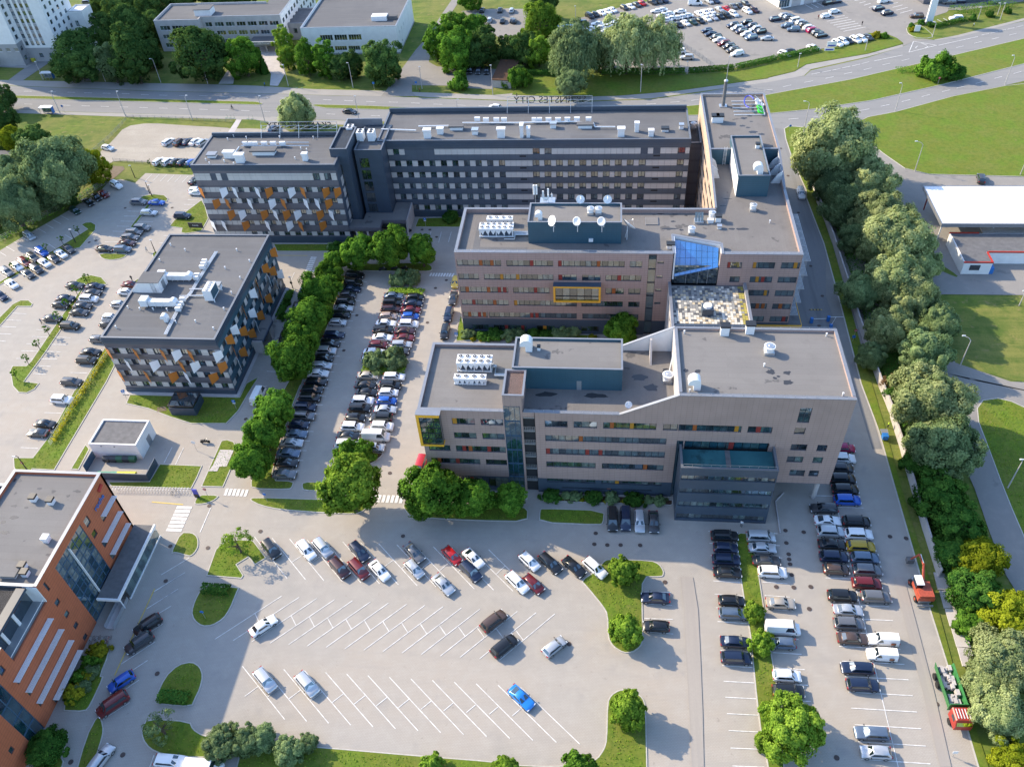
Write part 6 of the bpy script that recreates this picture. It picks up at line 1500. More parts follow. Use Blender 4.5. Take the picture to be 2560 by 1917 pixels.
tree('osier','a3',505,720,250,WD,'low grey willow bush at the avenue sidewalk',squash=1.0);tree('bush','a3',50,700,190,G_,'bushy shrub beside the garage',squash=1.4);tree('bush','a4',1450,615,270,G_,'large bush on the grass median of the avenue',squash=1.15);tree('bush','a4',1610,650,170,'leaf_hedge','small dark bush beside the large one on the median',squash=1.0)
tree('linden','a2',1840,-20,180,G_,'tree at the top edge above the small car park');tree('linden','a3',270,20,260,DK,'dark tree at the top edge left of the dealer yard');tree('linden','a3',60,620,100,DK,'dark shrub tree behind the garage')
for i,a in enumerate([(60,120),(240,60),(420,90),(900,40),(1000,110),(1150,30),(1280,90),(1420,10),(1330,240),(1550,-20),(1240,-60),(1010,-60),(2050,-40),(1800,-60),(1900,-20)]):
 if a[0]<700:continue
 tree('linden','a1',a[0],a[1],230,DK,['first','second','third','fourth','fifth','sixth','seventh','eighth','ninth','tenth','eleventh','twelfth','thirteenth','fourteenth','fifteenth'][i-3]+' dark treetop from the left behind the tower and school','wood behind the tower and school')
# left edge
for a in[('linden','a1',20,850,200,DK,'dark tree at the left edge beside the avenue',1),('linden','a1',-20,1010,280,DK,'dark tree at the left edge of the meadow',1),('linden','a1',120,1210,230,YL,'yellow-green tree at the left edge of the meadow',.9),('linden','a1',320,1240,280,DK,'dark rounded tree right of the yellow-green one',.9),('linden','a1',40,1230,160,DK,'dark tree behind the yellow-green one',1),
('osier','a1',480,1470,560,WD,'largest grey-green willow left of the car parks',1.1),('linden','a1',785,1440,250,YL,'light yellow-green tree by the sandy track',1),('osier','a1',130,1560,420,WD,'grey-green willow at the left edge above the fence',1.1),('osier','b1',100,110,430,WD,'lowest grey-green willow above the left fence',1.1),('tall','b1',420,40,240,WD,'birch with white stems beside the left fence',.7),('tall','b1',560,20,200,DK,'dark birch next to the white-stemmed one',.7)]:tree(*a[:6],a[6],'trees along the left edge',squash=a[7])
ords='first second third fourth fifth sixth seventh eighth ninth tenth eleventh twelfth thirteenth'.split()
for i,(u,v)in enumerate([(660,315),(518,398),(385,468),(235,560),(90,630)]):tree('sapling','b1',u,v,46,G_,ords[i]+' young tree from the top on the upper left parking strip','young trees on the left parking strips')
for i,(u,v)in enumerate([(735,738),(640,830),(560,945),(480,1060),(393,1178),(312,1300),(215,1430),(115,1560)]):tree('sapling','b1',u,v,60,G_,ords[i]+' young tree from the top on the middle left parking strip','young trees on the left parking strips')
for i,(u,v)in enumerate([(1285,1395),(1390,1408),(1500,1418),(1610,1425)]):tree('sapling','a1',u,v,36,DK,ords[i]+' young tree from the left at the gravel car park fence','young trees at the gravel car park')
# shrubs on beds and lawns
for a in[('b2',1235,760,150,WD,'left shrub on the far bed between the car rows',1.3),('b2',1350,760,150,WD,'right shrub on the far bed between the car rows',1.3),('b2',1030,1470,200,WD,'left shrub on the middle bed between the car rows',1.2),('b2',1200,1460,210,WD,'right shrub on the middle bed between the car rows',1.2),('c2',790,590,190,G_,'left shrub on the near bed between the car rows',1.2),('c2',920,580,190,G_,'right shrub on the near bed between the car rows',1.2),
('c2',720,600,70,LM,'small yellowish shrub at the left of the near bed',1),('c2',1000,630,80,LM,'small yellowish shrub at the right of the near bed',1)]:tree('bush',*a[:5],a[5],'shrubs on the beds between the car rows',squash=a[6])
for i,(u,v,w_,m_)in enumerate([(850,660,160,'leaf_flower'),(790,740,150,G_),(800,830,130,WD),(760,860,120,'leaf_flower'),(690,880,150,G_),(720,960,130,WD),(640,1020,170,'leaf_flower'),(610,1060,120,G_)]):tree('bush','d1',u,v,w_,m_,ords[i]+' shrub from the bicycles in the bed under the orange wall','shrubs under the orange wall',squash=1.0)
tree('linden','d1',400,1500,330,'leaf_hedge','rounded dark tree at the bottom left beside the orange office',squash=.5)
for i,(u,v,w_,m_)in enumerate([(335,970,150,'leaf_hedge'),(425,990,36,'leaf_flower'),(465,965,90,WD),(545,970,110,WD),(605,1000,40,'leaf_flower'),(705,985,155,'leaf_hedge'),(800,1010,36,'leaf_flower'),(860,985,130,WD),(960,1012,40,'leaf_flower'),(1050,1000,160,'leaf_hedge'),(1140,1020,36,'leaf_flower'),(1180,1000,90,WD),(1270,1010,110,WD)]):
 tree('bush','c3',u,v,w_,m_,ords[i]+' shrub from the left in the bed under the nearest brown office','shrubs under the nearest brown office',squash=.8)
for i,(u,v,w_,m_)in enumerate([(1835,1225,120,WD),(1960,1240,110,'leaf_hedge'),(2060,1235,150,'leaf_hedge'),(2180,1235,140,WD),(1870,1270,50,'leaf_flower'),(1940,1275,40,'leaf_flower')]):tree('bush','b2',u,v,w_,m_,ords[i]+' shrub from the yellow-framed corner at the far brown office','shrubs under the far brown office',squash=.8)
for i,(u,v,w_,m_)in enumerate([(60,1235,140,WD),(180,1235,150,'leaf_hedge'),(290,1235,120,'leaf_hedge'),(420,1215,160,WD),(520,1210,150,WD),(690,1255,70,'leaf_flower')]):tree('bush','b3',u,v,w_,m_,ords[i]+' shrub from the left below the yellow picture window','shrubs under the far brown office',squash=.8)
tree('bush','b2',690,480,110,'leaf_hedge','low dark shrub left of the entrance canopy');tree('bush','b2',1680,230,140,'leaf_hedge','dark shrub on the lawn below the long slab');tree('bush','b2',235,1080,70,'leaf_hedge','shrub at the near end of the narrow bed by the flags');tree('bush','b2',270,960,70,'leaf_hedge','shrub in the middle of the narrow bed by the flags');
p_=[('a4',1770,165,60),('a4',1912,132,62),('a4',2068,103,62)]
for i,a in enumerate(p_):tree('bush',*a,'leaf_hedge',['left','middle','right'][i]+' one of three clipped bushes right of the sign tower','clipped bushes by the sign tower',squash=1.3)
for i,(u,v,w_,m_)in enumerate([(1240,225,50,'leaf_hedge'),(1290,245,50,G_),(1250,262,60,'leaf_flower'),(1320,200,60,'leaf_hedge'),(1400,218,60,'leaf_hedge'),(930,310,80,'leaf_flower'),(1000,315,70,G_)]):tree('bush','a4',u,v,w_,m_,ords[i]+' garden bush from the left near the dealer entrance','garden bushes by the dealer entrance')
def hedge(label,pts,w_=1.2,h=1.1,m='leaf_hedge',dens=110,group=None,flower=False):
 P=[q(*p)for p in pts];pp,nn,tt=[],[],[]
 r=np.random.default_rng(len(label));w0=P[0]
 for a,b_ in zip(P[:-1],P[1:]):
  a,b_=np.array(a),np.array(b_);L_=np.linalg.norm(b_-a);n=int(L_*dens*(w_+2*h)/3);d=(b_-a)/L_;nv=np.array([-d[1],d[0]])
  t=r.random(n)*L_;s=r.random(n)*(w_+2*h);
  side=np.where(s<h,-1,np.where(s>h+w_,1,0));off=np.clip(s-h,0,w_)-w_/2;z=np.where(side==-1,s,np.where(side==1,w_+2*h-s,h))
  q_=a+d*t[:,None]+nv*(off+r.normal(0,.06,n))[:,None]
  pp.append(np.column_stack([q_[:,0]-w0[0],q_[:,1]-w0[1],z+.1+r.normal(0,.07,n)]));nn.append(np.column_stack([nv[0]*side*1.0,nv[1]*side*1.0,(side==0)*1.0+.25]));tt.append(np.clip(r.normal(.5,.2,n),0,1))
 me=leaf_object('hedge',np.concatenate(pp),np.concatenate(nn),.28,np.concatenate(tt),M[m],seed=3)
 o=link('hedge',me,None,(w0[0],w0[1],0));return tag(o,label,'hedge',group)
hedge('clipped hedge between the car dealer and the avenue verge',[('a3',775,632),('a3',1490,630)],1.6,1.3);hedge('hedge continuing round the curve of the avenue',[('a3',1525,628),('a3',1910,600)],1.6,1.3)
hedge('hedge along the right half of the avenue verge',[('a3',1930,595),('a3',2208,535),('a4',60,518)],1.6,1.3);hedge('hedge at the dealer yard below the parked white cars',[('a4',80,518),('a4',425,440)],1.6,1.3);hedge('short hedge left of the weeping willow',[('a3',130,645),('a3',380,650)],1.6,1.3)
hedge('low hedge right of the sign tower',[('a4',1420,245),('a4',1560,215),('a4',1710,182)],1.5,1.1);hedge('clipped hedge at the top of the D-shaped island',[('d1',1755,135),('d1',1990,150)],1.5,1.2);hedge('dark ground hedge on the lower left island',[('d1',1380,1050),('d1',1640,1075)],1.8,.9)
hedge('yellow flowering climbers on the trellis fence',[('b1',930,1400),('c1',755,20),('c1',620,235),('c1',465,505)],.6,1.0,'leaf_flower',40);hedge('low hedge round the far bed between the car rows',[('b2',1145,868),('b2',1300,862),('b2',1450,878)],2.0,.5,LM);hedge('low hedge round the middle bed between the car rows',[('b2',915,1545),('b2',1100,1550),('b2',1290,1550)],2.0,.5,LM)
hedge('weedy scrub along the foot of the left fence',[('a1',850,1600),('b1',600,110),('b1',300,260),('b1',0,415)],1.6,.6,G_,30);hedge('strip of scrub between the wall and the willows',[('b4',610,200),('b4',760,620),('b4',880,1000),('b4',1040,1500),('c4',1140,120),('c4',1370,800),('c4',1500,1250),('d4',1640,60),('d4',1830,620)],4.0,1.8,'leaf_hedge',40)
hedge('narrow bed of low shrubs beside the flagged block',[('b2',200,1085),('b2',300,870)],1.6,.6)
hedge('ornamental bed of low grasses at the canopy side of the front lawn',[('b2',620,480),('b2',770,470)],2.2,.6,WD);hedge('grassy scrub on the median next to the large bush',[('a4',1100,620),('a4',1300,610)],3,.8,G_,30)
hedge('tall reeds behind the clipped bushes at the top right',[('a4',1580,110),('a4',1800,95),('a4',2100,40)],5,1.4,G_,24)
# grass tufts on the nearer lawns: a stand of blades nobody could count
def tufts(polys,dens=9,cap=90000):
 r=np.random.default_rng(5);P=[]
 for poly in polys:
  xs=[p[0]for p in poly];ys=[p[1]for p in poly];A_=abs(area(poly))
  if A_>2500:continue
  n=int((max(xs)-min(xs))*(max(ys)-min(ys))*dens)
  if n<5:continue
  pt=np.column_stack([r.uniform(min(xs),max(xs),n),r.uniform(min(ys),max(ys),n)])
  ins=np.zeros(n,bool);k=len(poly)
  for i in range(k):
   x1,y1=poly[i];x2,y2=poly[(i+1)%k]
   c=((y1>pt[:,1])!=(y2>pt[:,1]))&(pt[:,0]<(x2-x1)*(pt[:,1]-y1)/((y2-y1)if abs(y2-y1)>1e-9 else 1e-9)+x1)
   ins^=c
  P.append(pt[ins])
 P=np.concatenate(P)[:cap];n=len(P)
 P3=np.column_stack([P,np.full(n,.17)]);N=np.tile(np.array([0,0,1.0]),(n,1))+r.normal(0,.5,(n,3))
 me=leaf_object('grass',P3,N,.16,r.normal(.45,.22,n),M['grass_blade'],seed=9)
 o=link('grass',me);tag(o,'short uneven grass growing on the parking islands and lawns','grass',None,'stuff')
tufts([ccw(inset(chaikin(ccw(p),1),.45))for p in LAWNS if max(y for x,y in p)<215],7)
# --- vehicles
def paint(name,col,metal=.0,rough=.28):
 return mat('paint_'+name,col,rough,metal=metal,coat=.6,spec=.5)
PN={'black':((.010,.011,.013),0),'dark grey':((.055,.058,.065),.3),'grey':((.17,.175,.185),.4),'silver':((.52,.54,.56),.45),'white':((.78,.79,.80),0),'navy':((.012,.022,.055),.1),'blue':((.015,.10,.45),.1),'slate blue':((.13,.18,.25),.4),
'red':((.42,.012,.015),.05),'dark red':((.13,.012,.014),.1),'maroon':((.05,.018,.02),.2),'brown':((.10,.065,.05),.3),'beige':((.48,.42,.34),.3),'rose gold':((.50,.37,.30),.4),'mustard':((.42,.28,.02),.1),'yellow':((.55,.38,.03),0),'magenta':((.35,.01,.08),.1),'sky blue':((.02,.22,.65),.1),'dark green':((.015,.04,.03),.1)}
for k,(c_,m_)in PN.items():paint(k,c_,m_)
mat('lamp_clear',(.75,.78,.8),.1,spec=.8);mat('lamp_red',(.35,.01,.01),.2);mat('rim',(.42,.43,.45),.3,metal=.7);mat('trim_black',(.015,.015,.017),.5)
# type: length, width, height, belt, hood end, windscreen top, roof end, tail glass base, bonnet height, tail height
CT={'saloon':(4.65,1.82,1.44,.92,.27,.42,.72,.87,.80,.92),'hatchback':(4.15,1.78,1.48,.93,.24,.38,.86,.97,.82,.95),'estate':(4.75,1.83,1.48,.93,.26,.40,.90,.975,.82,.95),'SUV':(4.65,1.88,1.70,1.05,.24,.36,.88,.97,.98,1.08),
'people carrier':(4.9,1.92,1.85,1.08,.17,.32,.93,.98,.95,1.1),'van':(5.4,2.0,2.35,1.25,.12,.26,.985,.995,1.05,1.3),'small van':(4.4,1.83,1.82,1.08,.2,.34,.97,.99,.95,1.1),'coupe':(4.5,1.82,1.36,.88,.30,.46,.66,.90,.78,.90)}
PROTO={}
def sect(w,z0,zb,zt):
 return[(-w*.90,z0),(-w,z0+.22),(-w*1.0,(z0+zb)/2+.05),(-w*.95,zb-.03),(-w*.80,zt),(0,zt+.03),(w*.80,zt),(w*.95,zb-.03),(w*1.0,(z0+zb)/2+.05),(w,z0+.22),(w*.90,z0)]
def loft(b,st,close=True,mi=0):
 n=len(st[0][1]);vs=[]
 for x,sec in st:vs+=[(x,y,z)for y,z in sec]
 fs=[]
 for i in range(len(st)-1):
  for j in range(n-1):fs.append((i*n+j,i*n+j+1,(i+1)*n+j+1,(i+1)*n+j))
  fs.append((i*n+n-1,i*n,(i+1)*n,(i+1)*n+n-1))
 fs+=[tuple(range(n-1,-1,-1)),tuple((len(st)-1)*n+j for j in range(n))]
 b.add(vs,fs,mi)
def car_parts(ty):
 if ty in PROTO:return PROTO[ty]
 L_,W,H_,belt,hx,wt,re,rb,bh,th=CT[ty];w=W/2
 X=lambda t:L_/2-L_*t
 st=[]
 for t,k,zb,zt in((0,.70,bh*.62,bh*.60),(.012,.80,bh*.75,bh*.74),(.05,.93,bh*.90,bh*.92),(.13,.99,bh*.97,bh*1.0),(hx,1.0,belt*.98,belt*.985),(wt,1.0,belt,belt+.02),((wt+re)/2,1.0,belt,belt+.03),(re,1.0,belt*1.01,belt+.03),(min(rb,.93),.99,th,th+.01),(.97,.92,th*.96,th*.97),(.992,.84,th*.86,th*.85),(1.0,.76,th*.62,th*.60)):
  st.append((X(t),sect(w*k,.24 if 0<t<1 else .36,zb,zt)))
 b=MB();loft(b,st)
 # roof and pillars
 wb,wr=w*.90,w*.70;zr=H_
 def cs(wbot,wtop,z0,z1):return[(-wbot,z0),(-wtop-.02,z1-.05),(-wtop+.06,z1),(0,z1+.025),(wtop-.06,z1),(wtop+.02,z1-.05),(wbot,z0)]
 c=MB();bz=belt-.06
 loft(c,[(X(hx)-.02,cs(wb*.96,wb*.94,bz,bz+.03)),(X(wt),cs(wb,wr,bz,zr-.02)),(X((wt+re)/2),cs(wb,wr+.01,bz,zr)),(X(re),cs(wb,wr-.02,bz,zr-.05)),(X(rb),cs(wb*.93,wb*.86,bz,(th if ty in('saloon','coupe')else belt)+.02))])
 b.add(c.v,c.f)
 me=bpy.data.meshes.new('body_'+ty.replace(' ','_'));me.from_pydata(b.v,[],b.f);me.materials.append(M['paint_white']);me.polygons.foreach_set('use_smooth',[True]*len(me.polygons));me.update();fixn(me)
 try:me.set_sharp_from_angle(angle=rad(38))
 except Exception:pass
 parts={'body':me}
 def quad(name,P,m='car_glass',off=.018):
  P=[Vector(p)for p in P];n=(P[1]-P[0]).cross(P[3]-P[0]).normalized();cc=sum(P,Vector())/4
  if n.dot(cc-Vector((0,0,.4)))<0:n=-n
  g=MB();g.add([tuple(p+n*off)for p in P]+[tuple(p-n*.03)for p in P],[(0,1,2,3),(7,6,5,4)]+[(i,(i+1)%4,4+(i+1)%4,4+i)for i in range(4)])
  o=bpy.data.meshes.new(name);o.from_pydata(g.v,[],g.f);o.materials.append(M[m]);o.update();fixn(o);return o
 x0,x1,x2,x3=X(hx)-.08,X(wt),X(re),X(rb)+.04
 def onw(t,s):return wb+(wr-wb)*t
 a=.10;e=.90
 P=lambda xa,xb,t,wb_,zb_,wt_,zt_,s:(xa+(xb-xa)*t,s*(wb_+(wt_-wb_)*t),zb_+(zt_-zb_)*t)
 parts['windscreen']=quad('windscreen',[(x0+(x1-x0)*.02,-wb*.84,bz+.06),(x0+(x1-x0)*.02,wb*.84,bz+.06),(x1-(x1-x0)*.06,wr*.88,zr-.075),(x1-(x1-x0)*.06,-wr*.88,zr-.075)],off=.035)
 zb3=(th if ty in('saloon','coupe')else belt)+.02
 if ty not in('van',):
  parts['rear_window']=quad('rear_window',[P(x2,x3,.9,wr*.84,zr-.06,wb*.78,zb3+.04,-1),P(x2,x3,.9,wr*.84,zr-.06,wb*.78,zb3+.04,1),(x2+(x3-x2)*.12,wr*.80,zr-.06-.1*(zr-zb3)),(x2+(x3-x2)*.12,-wr*.80,zr-.06-.1*(zr-zb3))],off=.045)
 for s,nm in((-1,'side_window'),(1,'side_window_b')):
  zt_,zb_=zr-.16,belt+.03
  def y_at(z):return s*(wb+(wr-wb)*(z-bz)/(zr-.05-bz))
  xe=x2+(x3-x2)*(.25 if ty in('saloon','coupe')else .05)
  if ty in('van','small van'):xe=X(.46)
  parts[nm]=quad('side_window',[(x1+(x0-x1)*.62,y_at(zb_),zb_),(xe-(.12 if ty=='hatchback' else 0),y_at(zb_),zb_),(xe+.25,y_at(zt_),zt_),(x1-.02,y_at(zt_),zt_)],off=.022)
 wh=MB();wh.cyl((0,-.11,0),(0,.11,0),.33,n=16,mi=0);wh.cyl((0,.105,0),(0,.125,0),.21,n=10,mi=1);wh.cyl((0,-.125,0),(0,-.105,0),.21,n=10,mi=1)
 wm=bpy.data.meshes.new('wheel');wm.from_pydata(wh.v,[],wh.f);wm.materials.append(M['rubber']);wm.materials.append(M['rim']);wm.polygons.foreach_set('material_index',wh.mi);wm.update()
 parts['wheel']=wm
 for nm,m,x,zz in(('headlight','lamp_clear',X(.045),bh*.76),('tail_light','lamp_red',X(.978),th*.84)):
  g=MB();g.box(-.13,.13,-.17,.17,-.07,.07);mm=bpy.data.meshes.new(nm);mm.from_pydata(g.v,[],g.f);mm.materials.append(M[m]);mm.update()
  parts[nm]=(mm,[(x,s*w*.72,zz)for s in(-1,1)])
 gm=MB();gm.box(-.05,.05,-.10,.10,-.07,.07);mm=bpy.data.meshes.new('mirror');mm.from_pydata(gm.v,[],gm.f);mm.materials.append(M['trim_black']);parts['mirror']=(mm,[(x1+(x0-x1)*.75,s*(w+.10),belt+.06)for s in(-1,1)])
 parts['wpos']=[(X(.19),s*(w-.10),.33)for s in(-1,1)]+[(X(.80),s*(w-.10),.33)for s in(-1,1)]
 # everything in one mesh for the specks far away
 g=MB();ms=[]
 def merge(me_,off=(0,0,0),mi=0):
  g.add([(v.co.x+off[0],v.co.y+off[1],v.co.z+off[2])for v in me_.vertices],[tuple(p.vertices)for p in me_.polygons],mi)
 merge(me,mi=0)
 for k in('windscreen','rear_window','side_window','side_window_b'):
  if k in parts:merge(parts[k],mi=1)
 for p in parts['wpos']:merge(wm,p,2)
 fm=bpy.data.meshes.new('car_'+ty.replace(' ','_'));fm.from_pydata(g.v,[],g.f)
 for m in('paint_white','car_glass','rubber'):fm.materials.append(M[m])
 fm.polygons.foreach_set('material_index',g.mi);fm.polygons.foreach_set('use_smooth',[i==0 for i in g.mi]);fm.update();parts['far']=fm
 try:fm.set_sharp_from_angle(angle=rad(38))
 except Exception:pass
 PROTO[ty]=parts
 return parts
def setpaint(o,col):
 o.material_slots[0].link='OBJECT';o.material_slots[0].material=M['paint_'+col]
CARS=[]
def car(ty,col,x,y,head,label,group,far=False,z=.03):
 pr=car_parts(ty);nm='parked_car' if 'van' not in ty else 'parked_van'
 if far:
  o=link(nm,pr['far']);o.location=(x,y,z);o.rotation_euler=(0,0,head);setpaint(o,col);tag(o,label,'car' if 'van' not in ty else 'van',group);return o
 t=thing(nm,label,'car' if 'van' not in ty else 'van',(x,y,z),head,group)
 setpaint(link('body',pr['body'],t),col)
 for k in('windscreen','rear_window','side_window','side_window_b'):
  if k in pr:link('side_window' if k=='side_window_b' else k,pr[k],t)
 for p in pr['wpos']:link('wheel',pr['wheel'],t,p)
 for k in('headlight','tail_light','mirror'):
  for p in pr[k][1]:link(k,pr[k][0],t,p)
 CARS.append(t)
 return t
ORD='first second third fourth fifth sixth seventh eighth ninth tenth eleventh twelfth thirteenth fourteenth fifteenth sixteenth seventeenth eighteenth nineteenth twentieth twenty-first twenty-second twenty-third'.split()
TY={'s':'saloon','h':'hatchback','e':'estate','S':'SUV','p':'people carrier','v':'van','w':'small van','c':'coupe'}
CO={'k':'black','d':'dark grey','g':'grey','s':'silver','w':'white','n':'navy','b':'blue','l':'slate blue','r':'red','R':'dark red','m':'maroon','B':'brown','e':'beige','o':'rose gold','M':'mustard','y':'yellow','x':'magenta','B2':'sky blue','G':'dark green'}
def hd(s,u0,v0,u1,v1,s2=None):
 a,b_=q(s,u0,v0,.7),q(s2 or s,u1,v1,.7);return math.atan2(b_[1]-a[1],b_[0]-a[0])
def row(where,group,head,items,far=False,end='from the far end'):
 """items: 'sheet u v code' in order; code is type + colour, a trailing ! turns the car round"""
 sh=None
 for i,it in enumerate(items):
  if isinstance(it,str):sh=it;continue
  u,v,code=it[:3];h=it[3]if len(it)>3 else head
  if code.endswith('!'):code=code[:-1];h+=math.pi
  ty,col=TY[code[0]],CO[code[1:]]
  x,y=q(sh,u,v,CT[ty][2]*.5)
  n=sum(1 for k in items[:i]if not isinstance(k,str));
  car(ty,col,x,y,h+random.uniform(-.015,.015),'%s %s, %s %s in %s'%(col,ty,ORD[n],end.replace('from the','from'),where),group,far)
row('the row against the tree strip','cars against the tree strip',0,['b2',(850,715,'Sk'),(835,780,'Sk'),(822,836,'sn'),(790,885,'hd'),(770,943,'Sk'),(755,1000,'ss'),(728,1055,'Sk'),(705,1122,'hs'),(673,1230,'en'),(633,1305,'ek'),(603,1365,'Ss'),(585,1430,'hk'),(563,1495,'es'),(535,1562,'sw'),(520,1635,'ek'),
'c2',(485,45,'ek'),(462,115,'Sk'),(423,195,'Sn'),(412,272,'Sg'),(370,348,'hn'),(345,428,'sl')])
row('the row against the tree strip','cars against the tree strip',0,['c2',(245,775,'sg'),(262,677,'sk'),(280,593,'sl'),(308,503,'ss')],end='from the near end')
row('the left centre row','cars in the left centre row',0,['b2',(1185,893,'sl'),(1175,948,'Sk'),(1165,1005,'em'),(1140,1067,'ho'),(1120,1130,'sw'),(1097,1185,'Sk'),(1090,1253,'sw'),(1055,1315,'hR'),(1015,1378,'sw'),(985,1440,'hs'),(965,1580,'se'),'c2',(945,8,'sk'),(955,70,'sk'),(918,140,'Sw'),(895,205,'Sk'),(858,287,'hk'),(832,365,'Sw'),(797,443,'sk'),(780,515,'Sw')])
row('the right centre row','cars in the right centre row',0,['b2',(1375,905,'hk'),(1355,958,'sn'),(1338,1015,'sR'),(1330,1070,'hb'),(1315,1135,'Sw'),(1287,1198,'sm'),(1280,1255,'sR'),(1255,1312,'es'),(1230,1370,'ed'),(1170,1412,'hw'),(1190,1590,'ew'),'c2',(1158,8,'Sk'),(1142,70,'hw'),(1128,143,'hb'),(1117,217,'ss'),(1075,285,'Sk!'),(1085,360,'Sw'),(1035,440,'vw'),(1020,542,'hs')])
Hs=-math.pi/2
row('the line parked along the far brown office','cars along the far brown office',Hs,['b2',(1720,775,'hy'),(1700,912,'sd'),(1660,1052,'Sn'),(1630,1200,'Sk')])
car('people carrier','red',*q('c2',1415,700,.9),Hs-.08,'bright red van parked beside the nearest brown office','cars along the brown offices')
row('the shaded line behind the strip trees','cars behind the strip trees',Hs+.05,['b2',(400,870,'hl'),(345,1000,'hk'),(280,1150,'Sn'),(240,1245,'hm')])
x_,y_=at(645.8,985,1.1);car('van','white',x_,y_,math.pi/2-.05,'white high-roofed van parked on the lane beside the flagged block',None)
# diagonal rows of the lower car park
h1_=hd('c2',290,1335,587,50,'d2')
row('the upper diagonal row','cars in the upper diagonal row',h1_,['c2',(128,1415,'Sk'),(432,1425,'ew'),(573,1405,'Ss'),(890,1440,'en'),(1365,1450,'sg'),(1690,1475,'hr'),(1875,1500,'cw')],end='from the left')
row('the lower half of the diagonal row','cars in the lower diagonal row',h1_,['c2',(718,1580,'Sm'),(885,1588,'SR'),(1065,1605,'sw'),(1365,1590,'hs'),'d2',(1615,78,'ss'),'c2',(1850,1608,'Sn')],end='from the left')
row('the diagonal cars right of the centre','cars right of the centre in the diagonal row',h1_,['d3',(45,60,'ew'),(185,75,'hR'),'c3',(150,1525,'hw'),(330,1540,'ek'),(535,1572,'sk'),(715,1580,'ew')],end='from the left')
h2_=hd('d2',122,588,678,212);h3_=hd('d2',240,812,627,1277)
for a in[('d2',62,435,'sw',h2_,'white saloon alone at the left of the middle herringbone row'),('d2',2050,395,'SB',h2_,'brown SUV nosing up right in the herringbone row'),('d2',2140,610,'Sk',h2_,'black estate with roof bars in the herringbone row'),('d3',365,615,'hs',h2_,'silver hatchback standing alone at the right of the herringbone row'),
('d2',80,905,'Ss',h3_,'silver SUV at the left of the bottom herringbone row'),('d2',440,940,'Ss',h3_,'silver SUV with a roof box, second in the bottom row'),('d3',80,1055,'cB2',h3_,'bright blue coupe alone at the right of the bottom row')]:
 car(TY[a[3][0]],CO[a[3][1:]],*q(a[0],a[1],a[2],.7),a[4],a[5],'cars scattered in the lower car park')
h4_=hd('d1',1560,0,1330,145)
for a in[('d1',1270,428,'Sk','black SUV, upper of the two in the shade of the orange office'),('d1',1198,580,'Sd','dark grey SUV, lower of the two in the shade of the orange office'),('d1',1042,915,'hb','blue hatchback in the shade of the orange office'),('d1',968,1110,'pR','dark red people carrier in the shade of the orange office')]:car(TY[a[3][0]],CO[a[3][1:]],*q(a[0],a[1],a[2],.8),h4_,a[4],'cars in the shade of the orange office')
car('estate','silver',*q('d1',862,1590,.7),hd('d1',930,1480,800,1650)+math.pi,'silver estate cut by the bottom edge near the lower left lawn',None);car('estate','white',*q('d1',1470,1600,.7),hd('d1',1350,1600,1590,1620),'white estate at the bottom edge beside the grey-green trees',None)
car('van','white',*q('d1',1760,1655,1.0),hd('d1',1350,1600,1590,1620),'white van at the bottom edge under the grey-green trees',None)
row('the four in the shade before the annex','cars before the annex',Hs+.02,['c3',(867,1160,'pk'),(980,1155,'pn'),(1100,1178,'es'),(1222,1185,'sd')],end='from the left')
car('saloon','navy',*q('d3',1235,195,.7),math.pi,'navy saloon beside the L-shaped island, farther of the two',None);car('hatchback','black',*q('d3',1242,440,.7),math.pi,'black hatchback beside the L-shaped island, nearer of the two',None)
# right-hand car park
hr_=hd('d4',718,1147,1283,1180)
row('the row left of the long grass strip','cars left of the long grass strip',hr_,['c3',(1835,1305,'Sk'),(1845,1410,'hn'),(1850,1510,'Sn'),(1860,1620,'sk'),'d3',(1895,220,'hk'),(1915,330,'el'),(1930,575,'sn'),(1935,710,'Sn')])
row('the row right of the long grass strip','cars right of the long grass strip',hr_,['c3',(2150,1310,'ps'),(2160,1410,'ss'),(2195,1520,'sd'),'c4',(40,1615,'Sw'),'d4',(110,240,'sB' if 0 else 'se'),(130,450,'vw'),(120,585,'hl!'),(165,865,'hw'),(178,998,'Sk')])
row('the left column of the double row','cars in the left column of the double row',hr_,['c4',(482,1068,'ed!'),(515,1175,'cw'),(545,1268,'Ss'),(555,1378,'sk'),(570,1485,'Sn'),(590,1595,'hB'),'d4',(645,175,'Sk'),(692,300,'ss'),(700,415,'Sg'),(732,545,'sB'),(770,800,'en!'),(820,945,'en'),(895,1360,'el!'),(930,1525,'hs!')])
row('the right column of the double row','cars in the right column of the double row',hr_,['c4',(655,548,'hx'),(645,635,'Sw'),(640,720,'hd'),(645,812,'Sk'),(668,905,'Sk'),(685,995,'Sb'),(765,1180,'Sk'),(785,1290,'Sw'),(805,1398,'SM'),(838,1495,'Sl'),(860,1600,'Sg'),'d4',(855,70,'SR'),(935,185,'Sg'),(998,550,'ww!'),(985,680,'ww!')])
